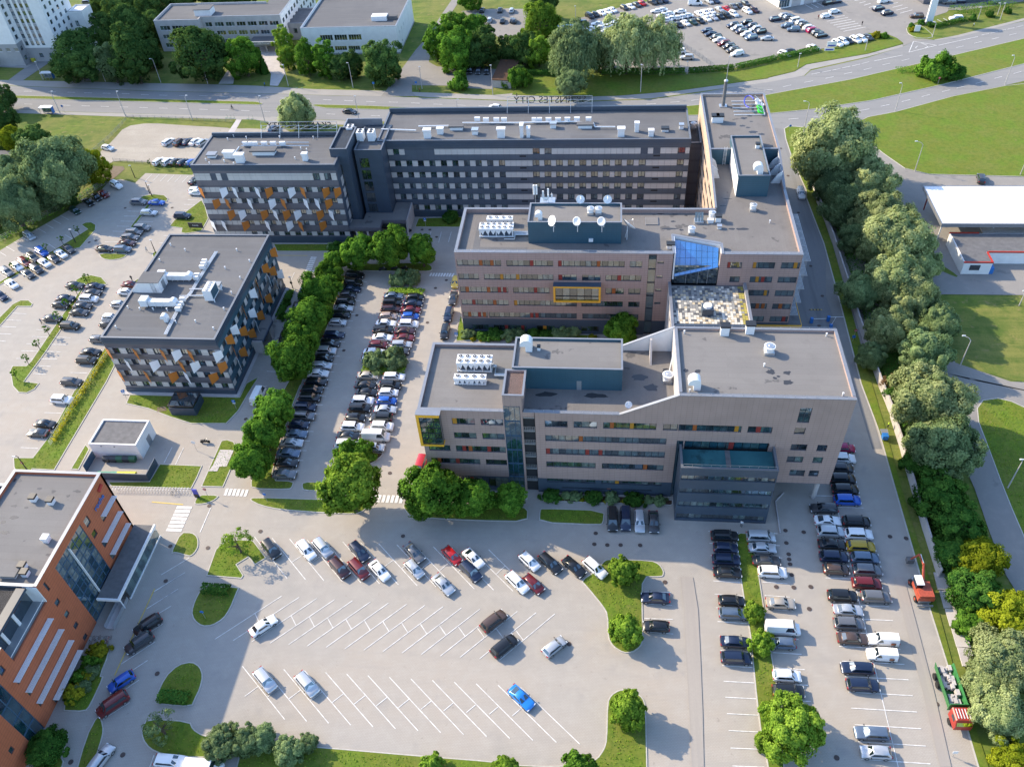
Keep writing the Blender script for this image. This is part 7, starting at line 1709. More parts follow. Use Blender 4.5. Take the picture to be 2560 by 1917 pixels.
# left car parks
hA=hd('b1',40,650,120,710);g_='cars on the upper left car park'
for i,a in enumerate([('b1',890,15,'sR'),('b1',830,45,'hk'),('b1',760,85,'sk'),('b1',645,160,'hG'),('b1',250,375,'es')]):car(TY[a[3][0]],CO[a[3][1:]],*q(a[0],a[1],a[2],.7),hd('b1',800,25,870,70),'%s %s, %s from the right along the left fence'%(CO[a[3][1:]],TY[a[3][0]],ORD[i]),'cars along the left fence')
car('SUV','white',*q('a1',1000,1592,.8),hd('a1',950,1570,1050,1620),'white SUV at the corner by the birch trees and the sandy track',None)
row('the upper side of the tree-planted strip',g_,hA,['b1',(590,487,'sd'),(358,512,'Sb'),(285,560,'ed'),(212,600,'eR'),(145,640,'hw'),(60,682,'eg')],end='from the right')
row('the lower side of the tree-planted strip',g_,hA,['b1',(523,530,'sw'),(465,572,'hd'),(382,608,'sw'),(312,657,'Sd'),(240,703,'sd'),(100,790,'sw'),(5,890,'sn')],end='from the right')
hB_=hd('b1',1040,253,1145,257);g2_='cars on the middle left car park'
for i,a in enumerate([(1197,85,'Sg'),(1350,88,'Bb'),(1283,177,'es'),(1572,205,'Sb')]):
 ty,col={'Sg':('SUV','grey'),'Bb':('saloon','blue'),'es':('estate','silver'),'Sb':('SUV','navy')}[a[2]]
 car(ty,col,*q('b1',a[0],a[1],.75),hB_+(math.pi if i==3 and 0 else 0),col+' '+ty+[' at the top left of the upper leaf-shaped island',' parked on the tip of the upper leaf-shaped island',' alone on the narrow strip below the leaf-shaped island',' at the corner of the lawn by the sign board'][i],g2_)
row('the stepped row by the half-moon lawn',g2_,hB_,['b1',(1222,305,'Sg'),(1155,343,'Sg'),(1122,388,'eg'),(1095,440,'sm'),(1055,490,'Sl'),(903,488,'sk')])
row('the right side of the central strip',g2_,hB_,['b1',(822,812,'sn'),(795,865,'sd'),(765,918,'Sw'),(713,980,'sd'),(683,1035,'sd'),(600,1150,'Sk')])
row('the left side of the central strip',g2_,hB_,['b1',(645,803,'sd'),(567,915,'sn'),(523,972,'hk'),(450,1088,'sd')])
row('the row half hidden by the flagged block',g2_,hB_,['b1',(1130,798,'sR'),(1095,860,'sw'),(1030,968,'hs'),(955,1080,'hw'),(935,1140,'hd'),(850,1267,'hg')])
row('the row beside the trellis fence',g2_,hB_,['b1',(783,1378,'sk'),(745,1447,'Sk'),(618,1635,'ed'),'c1',(530,130,'Sw'),(390,342,'sk'),(325,418,'cd!')])
car('saloon','white',*q('b1',1700,5,.7),hB_,'white saloon half hidden behind the flagged block corner',None)
g3_='cars on the gravel car park';hg=hd('a1',1415,1245,1490,1195)
row('the upper gravel row',g3_,hg,['a1',(1450,1220,'ew'),(1548,1222,'SB'),(1618,1218,'sn'),(1682,1220,'sw'),(1746,1225,'es')],end='from the left');row('the lower gravel row',g3_,hg,['a1',(1370,1388,'ew'),(1447,1390,'ew'),(1515,1393,'hk'),(1577,1395,'hd'),(1650,1398,'hb')],end='from the left')
car('hatchback','white',*q('a1',928,1275,.7),hd('a1',880,1265,980,1285),'white hatchback alone at the left end of the gravel',None);car('saloon','black',*q('a1',1680,1553,.7),hg,'black car just visible left of the flagged block',None);car('hatchback','white',*q('a1',1690,1640,.7),hB_,'white car under the first orange flag',None)
for a in[('a2',808,960,'sd',hd('a2',750,955,870,968),'dark saloon driving along the avenue behind the long slab'),('a2',2060,922,'hw',hd('a2',2130,930,2000,915),'white car with a black roof on the avenue behind the letters'),('a4',1838,1540,'Sd',hd('a4',1830,1580,1820,1510),'dark SUV on the lane behind the white canopy'),('a2',150,1115,'Sn',hd('a2',120,1160,200,1080),'dark car on the driveway behind the roof letters'),('b4',285,15,'ww',Hs,'white van on the lane beside the north wing')]:car(TY[a[3][0]],CO[a[3][1:]],*q(a[0],a[1],a[2],.7),a[4],a[5],None)
# small car parks beyond the avenue
for i,a in enumerate([('a2',1950,85,'sk'),('a2',2105,85,'sd'),('a2',2205,90,'hs'),('a2',2015,172,'hs'),('a2',2125,178,'sk'),('a2',2210,175,'hd'),('a3',18,180,'hd')]):car(TY[a[3][0]],CO[a[3][1:]],*q(a[0],a[1],a[2],.7),math.pi/2,'%s %s, %s in reading order on the small car park beyond the trees'%(CO[a[3][1:]],TY[a[3][0]],ORD[i]),'cars on the small car park',True)
row('the three under the dark clump by the garage','cars by the garage',Hs,['a2',(1845,605,'Sk'),(1918,612,'hd'),(1990,612,'hk')],end='from the left')
F=lambda where,h,items,end='from the left':row(where,'cars in the dealer yard',h,items,True,end)
hf1=hd('a3',640,110,720,155);hf2=hd('a3',1460,175,1540,225);hf3=hd('a3',1640,270,1720,255)
F('the line along the far dealer lawn',hf1,['a3',(670,135,'Sk'),(720,125,'hk'),(772,110,'sw'),(825,98,'sw'),(867,85,'sw'),(968,65,'hd'),(1022,55,'sw'),(1075,40,'sd'),(1122,28,'hr'),(1210,15,'Sd'),(1260,8,'Sd'),(1310,0,'Sn')])
F('the near cluster left of the big willow',math.pi,['a3',(540,230,'ss'),(595,195,'Sl'),(630,268,'sw'),(670,248,'sw'),(735,205,'sw'),(755,240,'sw'),(835,180,'sw'),(810,228,'sw'),(862,210,'sw'),(740,298,'hn'),(800,272,'sw'),(915,185,'sw'),(965,182,'sw')])
F('the dense white block right of the big willow',math.pi,['a3',(1250,95,'sw'),(1290,85,'sw'),(1300,130,'sw'),(1350,118,'sw'),(1330,172,'sw'),(1372,158,'sw'),(1422,155,'sw'),(1467,145,'sw'),(1512,135,'sw'),(1450,98,'sw')])
F('the front rank of the dealer stock',hf2,['a3',(1380,222,'Sd'),(1440,215,'sk'),(1497,198,'sw'),(1562,190,'sG'),(1624,178,'sk'),(1680,160,'sw'),(1737,150,'ss'),(1795,140,'sk'),(1850,128,'Sk'),(1912,118,'Sw')])
F('the second rank of the dealer stock',hf2,['a3',(1615,118,'sw'),(1667,105,'sw'),(1717,98,'sw'),(1790,80,'ss'),(1852,75,'sr'),(1905,55,'sg'),(1962,48,'sd'),(2030,92,'Sw'),(2092,85,'em'),(2015,28,'sd'),(1700,10,'ss'),(1755,6,'sn')])
car('van','white',*q('a3',1580,22,1.0),0,'white van with a red stripe among the dealer stock','cars in the dealer yard',True)
F('the slanting file in the middle of the yard',hf3+math.pi,['a3',(1680,262,'hn'),(1713,290,'sn'),(1757,318,'Sk'),(1785,342,'sw'),(1828,372,'SR'),(1870,398,'Sd'),(1903,428,'Sd'),(1943,458,'Sw')],'from the top')
F('the first file of the paired block',hf3+math.pi,['a3',(1905,215,'Sn'),(1942,240,'Ss'),(1980,265,'Sn'),(2020,292,'hw'),(2063,320,'Sl')],'from the top');F('the second file of the paired block',hf3+math.pi,['a3',(2020,192,'Sk'),(2065,222,'Sn'),(2100,248,'Ss'),(2140,270,'Sk')],'from the top')
F('the cars beside the yard fence',math.pi,['a3',(1400,380,'sl'),(1410,407,'sw'),(1440,440,'Sw'),(1510,492,'Ss'),(2203,330,'ss')],'from the top')
F('the file along the kerb of the dealer yard',hf3,['a4',(65,160,'Sn'),(150,128,'es'),(185,145,'Sl'),(243,172,'pw'),(290,193,'Ss'),(320,213,'Sk'),(355,237,'Sw'),(388,258,'Sx'),(428,280,'Sd'),(460,303,'ek')],'from the top')
F('the pair beside the kerb file',math.pi,['a4',(168,220,'Sl'),(222,250,'Sl')]);F('the white rank at the grass corner',hd('a4',560,350,640,390),['a4',(600,370,'Sw'),(648,355,'Sw'),(695,352,'hk'),(755,340,'Sw'),(808,332,'Sw'),(865,322,'hd')])
F('the three at the yard hedge',hd('a4',350,400,430,425),['a4',(390,408,'sw'),(145,462,'ew'),(208,445,'sk')]);F('the customer bays',hf3,['a4',(502,135,'hw'),(573,97,'hw'),(525,20,'Sk'),(585,12,'en'),(955,70,'Sn'),(1030,108,'Sn'),(1000,5,'Sw')]);F('the cars near the sign tower',math.pi,['a4',(1285,135,'SB'),(1565,15,'Sg'),(1650,8,'Sn'),(1940,15,'Sl'),(1625,155,'Sw')])
car('estate','grey',*q('a1',215*1+540,20,.7),0,'pale car under the trees behind the white tower',None,True)
# stickers and lettering on the vans
for t in CARS:
 if 'white small van' in t['label']:
  o=link('sticker',unit(M['orange_panel']),t,(-1.2,.93,1.0));o.scale=(.7,.02,.5);o=link('sticker',unit(M['trim_black']),t,(-1.45,.935,.9));o.scale=(.25,.02,.3)
# ---- excavator
def ex():
 p=q('d4',1305,150);t=thing('excavator','orange-red wheeled excavator with its arm stretched towards the far verge','excavator',(*p,0),rad(92))
 R_=mat('machine_red',(.38,.075,.04),.5,var=.3,scale=3)
 b=MB();b.box(-2.2,2.2,-.9,.9,.55,1.05);b.build('chassis',M['steel_grey'],t)
 b=MB();b.box(-2.3,.9,-1.25,1.25,1.15,2.0);b.box(-2.2,-.7,-1.1,1.1,2.0,2.35);b.build('engine_housing',R_,t)
 b=MB();b.box(-.5,1.1,-.1+.3,1.25,2.0,3.0);b.build('cab',M['car_glass'],t);b=MB();b.box(-.6,1.2,.15,1.3,3.0,3.12);b.build('cab_roof',M['metal_white'],t)
 wh=bpy.data.meshes.new('wheel');wb_=MB();wb_.cyl((0,-.25,0),(0,.25,0),.52,n=16);wb_.cyl((0,.24,0),(0,.27,0),.25,n=10,mi=1);wh.from_pydata(wb_.v,[],wb_.f);wh.materials.append(M['rubber']);wh.materials.append(R_);wh.polygons.foreach_set('material_index',wb_.mi)
 for x in(-1.5,1.5):
  for y in(-1.05,1.05):link('wheel',wh,t,(x,y,.52))
 b=MB();b.cyl((.8,-.35,1.8),(2.6,-.35,3.9),.24,.2,n=6);b.cyl((2.6,-.35,3.9),(4.6,-.35,3.7),.2,.17,n=6);b.build('boom',R_,t)
 b=MB();b.cyl((4.6,-.35,3.8),(5.3,.2,1.5),.17,.13,n=6);b.build('dipper_arm',R_,t);b=MB();b.cyl((1.2,-.35,1.9),(2.4,-.35,3.0),.09,n=8);b.cyl((2.8,-.35,4.1),(4.4,-.35,4.15),.07,n=8);b.build('hydraulic_ram',M['galvanised'],t)
 b=MB();b.box(5.0,5.8,-.35,.75,.55,1.5);b.build('bucket',M['soot_slab'],t);b=MB();b.box(-2.75,-2.55,-1.2,1.2,.2,.6);b.build('blade',M['steel_grey'],t)
ex()
def truck():
 a,b_=q('d4',1520,840,1.5),q('d4',1655,1240,1.5);h=math.atan2(b_[1]-a[1],b_[0]-a[0]);c=((a[0]+b_[0])/2,(a[1]+b_[1])/2)
 L_=math.hypot(b_[0]-a[0],b_[1]-a[1]);t=thing('tipper_truck','tipper truck with red cab and green tub full of rubble','truck',(*c,0),h)
 R_=mat('truck_red',(.33,.035,.025),.4,var=.15,scale=2);Gn=mat('truck_green',(.035,.17,.05),.5,var=.25,scale=2)
 b=MB();b.box(-4.2,4.4,-.45,.45,.75,1.05);b.build('chassis',M['steel_grey'],t)
 b=MB();st=[(2.5,[(-1.2,1.0),(-1.2,2.9),(-1.05,3.05),(1.05,3.05),(1.2,2.9),(1.2,1.0)]),(4.3,[(-1.2,1.0),(-1.2,2.85),(-1.05,3.0),(1.05,3.0),(1.2,2.85),(1.2,1.0)]),(4.75,[(-1.15,.9),(-1.15,1.9),(-1.1,1.95),(1.1,1.95),(1.15,1.9),(1.15,.9)])]
 loft(b,st);o=b.build('cab',R_,t);fixn(o.data)
 b=MB();b.add([(4.36,-1.0,2.8),(4.36,1.0,2.8),(4.78,1.05,2.0),(4.78,-1.05,2.0),(4.3,-1.0,2.8),(4.3,1.0,2.8),(4.7,1.05,2.0),(4.7,-1.05,2.0)],[(0,1,2,3),(7,6,5,4)]);b.build('windscreen',M['car_glass'],t)
 for s in(-1,1):b=MB();b.box(3.2,4.1,s*1.2-.02,s*1.2+.02,2.0,2.75);b.build('side_window',M['car_glass'],t)
 b=MB()
 for y in(-.8,-.4,0,.4,.8):b.box(2.7,4.1,y-.04,y+.04,3.05,3.12)
 b.build('roof_bars',M['metal_white'],t)
 for s in(-1,1):b=MB();b.add([(-4.4,s*.95,1.15),(2.0,s*.95,1.15),(2.0,s*1.25,2.7),(-4.4,s*1.25,2.7),(-4.4,s*1.02,1.15),(2.0,s*1.02,1.15),(2.0,s*1.32,2.7),(-4.4,s*1.32,2.7)],[(0,1,2,3),(7,6,5,4),(3,2,6,7),(0,4,5,1),(0,3,7,4),(1,5,6,2)]);o=b.build('tub_side',Gn,t);fixn(o.data)
 b=MB();b.box(-4.4,2.0,-.95,.95,1.1,1.2);b.box(1.95,2.05,-1.25,1.25,1.2,3.0);b.build('tub_floor',Gn,t)
 b=MB();r=random.Random(4)
 for i in range(60):x,y=r.uniform(-4.0,1.6),r.uniform(-.8,.8);s=r.uniform(.12,.45);b.box(x-s,x+s,y-s*.6,y+s*.6,1.2+r.uniform(0,.6),1.5+r.uniform(.1,.9))
 o=b.build('rubble',M['concrete_pale'],t);o['kind']='stuff'
 wh=bpy.data.meshes.new('wheel');w2=MB();w2.cyl((0,-.17,0),(0,.17,0),.5,n=16);wh.from_pydata(w2.v,[],w2.f);wh.materials.append(M['rubber'])
 for x in(-3.3,-2.0,3.4):
  for y in(-1.08,1.08):link('wheel',wh,t,(x,y,.5))
truck()
# --- roof equipment, signs, lamps, people
def rel(t,b,name,m,recalc=True,smooth=False):
 o=b.build(name,M[m]if isinstance(m,str)else m,t,smooth)
 if recalc:fixn(o.data)
 return o
def round_fan(x,y,z,label,r=.75,g='round roof fans',hat=True):
 t=thing('roof_fan',label,'roof fan',(x,y,z),0,g)
 b=MB();b.box(-r*.85,r*.85,-r*.85,r*.85,0,.55);rel(t,b,'plinth','galvanised')
 b=MB();b.cyl((0,0,.55),(0,0,1.5),r*.8,r,n=18);rel(t,b,'drum','metal_white')
 b=MB();b.cyl((0,0,1.5),(0,0,1.62),r*.72,r*.7,n=18);b.cyl((0,0,1.62),(0,0,1.7),r*.35,r*.25,n=12);rel(t,b,'cap','galvanised')
def cowl(x,y,z,label,s=1.0,g='curved air cowls'):
 t=thing('air_cowl',label,'vent',(x,y,z),0,g)
 b=MB();n=9;pr=[(1.0,0),(1.0,1.4)]+[(math.cos(i*math.pi/n),1.4+math.sin(i*math.pi/n))for i in range(1,n+1)]+[(-1.0,1.1),(-.1,1.1),(-.1,0)]
 pr=[(a*s,c*s)for a,c in pr];k=len(pr)
 b.add([(a,-.8*s,c)for a,c in pr]+[(a,.8*s,c)for a,c in pr],[tuple(range(k)),tuple(range(2*k-1,k-1,-1))]+[(i,(i+1)%k,k+(i+1)%k,k+i)for i in range(k)]);rel(t,b,'hood','metal_white')
 b=MB();b.box(-.95*s,-.1*s,-.7*s,.7*s,1.0*s,1.08*s);rel(t,b,'grille','steel_grey')
def vent_box(x,y,z,label,w=1.1,d=1.1,h=1.2,top=True,g='box roof vents',cap='black_metal'):
 t=thing('roof_vent',label,'vent',(x,y,z),0,g)
 b=MB();b.box(-w/2,w/2,-d/2,d/2,0,h);rel(t,b,'body','metal_white');b=MB();b.box(-w*.6,w*.6,-d*.6,d*.6,h,h+.35);rel(t,b,'hat',cap)
def chiller(x,y,z,L_,W_,nx,ny,label,rot=0,tall=2.2):
 t=thing('chiller',label,'air conditioner',(x,y,z),rot,'roof chillers')
 b=MB();b.box(-L_/2,L_/2,-W_/2,W_/2,tall-.45,tall);rel(t,b,'top_deck','metal_white')
 b=MB()
 for i in range(5):b.box(-L_/2+.1+(L_-.4)*i/4,-L_/2+.3+(L_-.4)*i/4,-W_/2+.05,-W_/2+.2,.1,tall-.45);b.box(-L_/2+.1+(L_-.4)*i/4,-L_/2+.3+(L_-.4)*i/4,W_/2-.2,W_/2-.05,.1,tall-.45)
 b.box(-L_/2,L_/2,-W_/2,W_/2,.1,.3);rel(t,b,'frame','metal_white',False)
 for i in range(6):
  a=-L_/2+.25+(L_-.5)*i/6;w_=(L_-.5)/6-.1
  bb=MB();bb.add([(a,-W_/2-.02,tall-.5),(a+w_,-W_/2-.02,tall-.5),(a+w_/2,-W_/2-.02,tall-1.5),(a,-W_/2+.1,tall-.5),(a+w_,-W_/2+.1,tall-.5),(a+w_/2,-W_/2+.1,tall-1.5)],[(0,1,2),(5,4,3),(0,3,4,1),(1,4,5,2),(2,5,3,0)]);rel(t,bb,'coil','metal_white')
 b=MB();b.box(-L_/2+.3,L_/2-.3,-W_/2+.3,W_/2-.3,.4,tall-.5);rel(t,b,'core','cladding_dark')
 fm=bpy.data.meshes.new('fan');f=MB();f.cyl((0,0,0),(0,0,.14),.42,n=16,mi=0);f.cyl((0,0,.14),(0,0,.16),.34,n=16,mi=1);f.cyl((0,0,.16),(0,0,.2),.1,n=8,mi=0);fm.from_pydata(f.v,[],f.f);fm.materials.append(M['metal_white']);fm.materials.append(M['black_metal']);fm.polygons.foreach_set('material_index',f.mi)
 for i in range(nx):
  for j in range(ny):link('fan',fm,t,(-L_/2+L_*(i+.5)/nx,-W_/2+W_*(j+.5)/ny,tall))
 return t
def ptat(px,py,z):return at(px,py,z)
z1_=lambda u,v,z:at(1120+u/4.254,480+v/4.254,z)
z2_=lambda u,v,z:at(1600+u/3.763,560+v/3.763,z)
z3_=lambda u,v,z:at(1700+u/4.6,200+v/4.6,z)
z5_=lambda u,v,z:at(470+u/5.144,260+v/5.144,z)
x,y=z1_(515,490,20.4);chiller(x,y+1.3,20.4,7.2,2.4,6,2,'long chiller with V-shaped coils on the far brown office');x,y=z1_(550,345,20.9);chiller(x,y+.9,20.4,5.6,1.4,4,1,'narrow chiller behind the long one on the far brown office',tall=1.6)
x,y=q('b2',1885,1555,20.2);chiller(x,y+1.2,20.1,6.2,2.3,5,2,'upper chiller with blue coils on the nearest brown office');x,y=q('b2',1850,1650,20.2);chiller(x,y+.3,20.1,5.6,1.3,4,1,'lower chiller in its frame on the nearest brown office',tall=1.5)
for i,(a,c)in enumerate([((-18.2,146.5),(-15.1,146.5)),((-18.4,147.3),(-15.1,147.3))]):
 t=thing('roof_pipes',['lower','upper'][i]+' silver pipe bundle running into the plant room wall','pipes',(a[0],a[1],20.6),0,'silver pipes');b=MB()
 for k in range(3):b.cyl((0,k*.22,.2),(c[0]-a[0],k*.22,.2),.09,n=8)
 b.cyl((.2,-1.6,.2),(.2,.4,.2),.1,n=8);b.cyl((.2,-1.6,.2),(-2.0,-1.6,.2),.1,n=8);rel(t,b,'pipe','galvanised',False)
x,y=q('b2',2090,1600,20.1);t=thing('roof_pipes','silver elbow pipes between the chillers and the stair tower','pipes',(x,y,20.1),0,'silver pipes');b=MB()
for k in range(2):b.cyl((-.6,k*.35,.5),(-.6+.0,2.2+k*.35,.5),.14,n=8);b.cyl((-.6,k*.35,.5),(2.0,k*.35,.5),.14,n=8);b.cyl((-1.8,2.2+k*.35,.5),(-.6,2.2+k*.35,.5),.14,n=8)
rel(t,b,'pipe','galvanised',False)
def dish(x,y,z,label,r=1.0,mast=2.2,yaw=0.0,tilt=35):
 t=thing('satellite_dish',label,'satellite dish',(x,y,z),yaw,'satellite dishes on the plant room')
 b=MB();b.cyl((0,0,0),(0,0,mast),.07,n=8);b.cyl((0,0,mast*.75),(.0,.5,mast*.2),.04,n=6);rel(t,b,'mast','metal_white',False)
 b=MB();n=20;R=Matrix.Rotation(rad(90-tilt),4,'X');rings=[]
 for k in range(5):
  rr=r*k/4;zz=.28*(rr/r)**2*r
  rings.append([(R@Vector((rr*math.cos(2*math.pi*i/n),rr*math.sin(2*math.pi*i/n),zz)))+Vector((0,-.12,mast))for i in range(n)])
 vs=[tuple(v)for rg in rings for v in rg];fs=[]
 for k in range(4):
  for i in range(n):fs.append((k*n+i,k*n+(i+1)%n,(k+1)*n+(i+1)%n,(k+1)*n+i))
 m_=len(vs);vs+=[(v[0],v[1]+.05,v[2]-.02)for v in vs];fs+=[tuple(m_+i for i in f[::-1])for f in fs];fs+=[(4*n+i,4*n+(i+1)%n,m_+4*n+(i+1)%n,m_+4*n+i)for i in range(n)]
 b.add(vs,fs);rel(t,b,'reflector','metal_white',False,True)
 f0=R@Vector((0,0,r*.9));b=MB()
 for a in(90,210,330):e=R@Vector((r*.9*math.cos(rad(a)),r*.9*math.sin(rad(a)),.25*r));b.cyl(e+Vector((0,-.12,mast)),f0+Vector((0,-.12,mast)),.02,n=4)
 b.cyl(f0+Vector((0,-.12,mast)),f0*1.12+Vector((0,-.12,mast)),.07,n=6);rel(t,b,'feed_arm','galvanised',False)
for(u,v,lab,r_,yw,ti,yy)in((1122,420,'tilted dish with struts on the left front of the plant room',1.1,-.9,30,143.8),(1378,420,'middle dish on the front wall of the plant room',.92,-.5,25,143.8),(1636,420,'third dish on the front wall, below the round fans',.92,-.45,25,143.8)):
 p=at(1120+u/4.254,480+v/4.254,23.6);dish(p[0],yy-.0,23.4,lab,r_,2.6,yw,ti)
dish(5.2,145.5,20.4,'large dark-backed dish at the right end of the plant room',1.6,3.4,2.2,40);dish(-1.6+2,143.75,24.6,'tiny dish beside the third one on the plant room front',.45,1.2,-.4,25)
dish(-4.6,151.6,24.4,'dish peeping over the back of the plant room, left one',.9,1.8,.2,30);dish(1.0,151.6,24.4,'dish peeping over the back of the plant room, right one',.9,1.8,.2,30)
x,y=z1_(1515,235,25.1);round_fan(x,y,25.1,'left round fan on the dish-covered plant room');x,y=z1_(1600,235,25.1);round_fan(x,y,25.1,'right round fan on the dish-covered plant room');x,y=z1_(965,290,25.1);cowl(x,y,25.1,'curved cowl on the left of the dish-covered plant room',.75)
x,y=z2_(482,90,20.4);round_fan(x,y,20.4,'round fan just behind the blue atrium glass');x,y=z3_(835,1500,20.4);round_fan(x,y,20.4,'round fan on the roof in front of the north plant room');x,y=z3_(365,1590,20.4);round_fan(x,y,20.4,'round fan beside the open skylight')
x,y=z3_(435,1625,20.4);vent_box(x,y,20.4,'white box vent with black top beside the open skylight');x,y=z3_(350,1640,20.4);vent_box(x,y,20.4,'low white box in front of the fan by the skylight',1.1,.7,.5,cap='metal_white')
x,y=z3_(215,1635,20.4);t=thing('skylight','propped-open glass skylight on the brown roof','skylight',(x,y,20.4));b=MB();b.box(-.9,.9,-.8,.8,0,.5);rel(t,b,'kerb_frame','galvanised')
for i in range(3):plate(t,'pane','glass_blind',[(x-.9+.6*i+.03,y-.8,21.0),(x-.36+.6*i,y-.8,21.0),(x-.36+.6*i,y+.7,22.4),(x-.9+.6*i+.03,y+.7,22.4)],.05)
x,y=z2_(285,225,20.4);vent_box(x,y,20.4,'dark-topped vent at the left corner of the atrium glass',1.4,1.1,.9,cap='black_metal');x,y=z2_(745,40,20.4);vent_box(x,y,20.4,'small grey hatch on the roof right of the fans',.8,.8,.4,cap='galvanised')
x,y=z1_(2170,340,20.4);t=thing('roof_hatch','square raised roof panel left of the skylight','roof hatch',(x,y+.9,20.4));b=MB();b.box(-1.3,1.3,-1.4,1.4,0,.18);rel(t,b,'lid','roof_light');b=MB();b.box(-1.38,1.38,-1.48,1.48,0,.08);rel(t,b,'rim','metal_cap')
for i,(u,v)in enumerate([(400,470),(455,470)]):x,y=z3_(u,v+10,23.8);vent_box(x,y,23.75,['left','right'][i]+' one of the paired vents with black fins on the north wing',1.5,1.3,1.5)
x,y=z3_(495,300,23.8);t=thing('flue','tall dark chimney flue on the north wing roof','chimney',(x,y,23.75));b=MB();b.cyl((0,0,.2),(0,0,6.4),.42,.38,n=14);rel(t,b,'stack','soot_slab');b=MB();b.cyl((0,0,6.4),(0,0,6.7),.5,.3,n=14);rel(t,b,'cap','galvanised');b=MB();b.box(-.9,.9,-.8,.8,0,.2);b.cyl((0,0,6.7),(0,0,8.9),.04,n=6);rel(t,b,'base','galvanised')
x,y=z3_(890,1075,25.1);cowl(x,y,25.15,'curved cowl on the north plant room roof',1.0);x,y=z3_(888,785,25.1);vent_box(x,y,25.15,'small black-topped vent on the north plant room roof',.8,.8,.9);x,y=z3_(150,560,17.5);round_fan(x,y,17.5,'round fan in the shaft between the two dark wings',.85)
# mogo sign on the north wing
x,y=z3_(960,290,24.0);sg=thing('roof_sign','green and white letters with a blue loop lying on a frame on the north wing','sign',(38.2,196.5,23.8))
b=MB()
for k in range(5):b.cyl((-7.2,-3.6+1.8*k,.12),(0,-3.6+1.8*k,.12),.09,n=6);b.cyl((0,-3.6+1.8*k,.12),(-1.6,-3.6+1.8*k,1.5),.07,n=6)
b.cyl((0,-3.8,.12),(0,3.8,.12),.11,n=6);b.cyl((0,-3.8,.35),(0,3.8,.35),.06,n=6);rel(sg,b,'frame','metal_white',False)
mat('sign_green',(.04,.62,.03),.4)
for s_,m_,y_ in(('m','sign_green',-2.7),('o','sign_green',-.75),('g','metal_white',1.0),('o','metal_white',2.7)):
 o=text(s_,3.1,m_,sg,(37.9,196.5+y_,24.3),(0,0,0),.16,'letter')
 o.rotation_euler=(Matrix.Rotation(rad(90),3,'Z')@Matrix.Rotation(rad(14),3,'X')).to_euler()
b=MB();P_=[Vector((-3.4+.9*math.cos(t_)*1.2,.3+3.0*math.sin(t_)+0,1.6+.3*math.cos(t_)))for t_ in np.linspace(.2,4.4,18)]
for a_,c_ in zip(P_[:-1],P_[1:]):b.cyl(a_,c_,.16,n=6)
rel(sg,b,'loop','sign_blue',False)
# SKANSTES CITY letters on both dark roofs
for(x,y,z,n_,lab)in((-13.9,201.6,22.7,21.5,'row of black letters standing along the back edge of the long slab roof'),(-75.8,188.5,23.0,19.5,'row of black letters on a steel frame at the back of the flagged block')):
 sg=thing('roof_sign',lab,'sign',(x,y,z),0,'roof letter signs')
 o=text('SKANSTES CITY',n_/8.2,'black_metal',sg,(x,y+.35,z+.45),(rad(90),0,rad(180)),.05,'letters');b=MB()
 for k in range(5):X_=-n_/2+n_*k/4;b.cyl((X_,.2,-.4),(X_,.2,2.3),.05,n=5);b.cyl((X_,-1.9,-1.2),(X_,.2,1.6),.05,n=5)
 for zz in(.35,1.3,2.3):b.cyl((-n_/2,.2,zz),(n_/2,.2,zz),.05,n=5)
 for k in range(8):b.cyl((-n_/2+n_*k/8,.2,.35),(-n_/2+n_*(k+1)/8,.2,1.3),.035,n=4)
 rel(sg,b,'frame','galvanised',False)
# building C roof
x,y=q('b3',125,1350,24.6);cowl(x,y,24.55,'big curved cowl on the plant room of the nearest brown office',1.05);x,y=q('b3',232,1360,24.6);vent_box(x,y,24.55,'small vent beside the big cowl',.5,.5,.7)
x,y=z2_(258,1470,20.1);round_fan(x,y,20.05,'round fan at the foot of the sloping wall',.95);x,y=z2_(1210,1210,25.0);round_fan(x,y,25.0,'round fan in the middle of the raised roof',.95);x,y=z2_(505,1535,25.0);cowl(x,y,25.0,'curved cowl at the left of the raised roof',1.0)
for i,(u,v)in enumerate([(792,1035),(1028,1020)]):x,y=z2_(u,v,25.0);vent_box(x,y,25.0,['left','right'][i]+' tall vent with a black top on the back edge of the raised roof',1.4,1.1,1.8)
x,y=q('c3',1005,205,20.8);dish(x,y+.3,20.7,'small dish on the front parapet of the nearest brown office',.6,.6,0,40)
sl=thing('roof_ladder','white steel ladder leaning on the sloping end wall','ladder',(12.4,106,20));b=MB()
for yy in(0,.6):b.cyl((-.3,yy,0),(.2,yy,5.3),.05,n=6)
for k in range(14):b.cyl((-.3+.035*k,0,.3+.37*k),(-.3+.035*k,.6,.3+.37*k),.03,n=4)
rel(sl,b,'rungs','metal_white',False)
for i,(x0,x1,y_,z_)in enumerate([(ex0+.2,14.3,ey0+.35,ez),(24,ex1-.2,ey0+.35,ez),(-26,-15.6,cy0+.2,20.78),(-12,3.5,cy0+.2,20.78),(13,cx1-.2,cy0+.2,25.53),(13,cx1-.2,cy1-.2,25.5),(24,ex1,203.4,24.3)]):
 b=MB()
 for x in np.arange(x0,x1,1.6):b.cyl((x-x0,0,0),(x-x0,0,.42),.025,n=4)
 b.cyl((0,0,.42),(x1-x0,0,.42),.03,n=4);o=b.build('edge_rail',M['galvanised'],None,False,(x0,y_,z_))
 tag(o,'thin white rail on '+['the front roof edge left of the blue atrium','the front edge right of the blue atrium','the roof edge above the yellow corner window','the low middle edge of the nearest brown office','the front edge of the raised roof','the back edge of the raised roof','the far edge of the north wing'][i],'rail','roof edge rails')
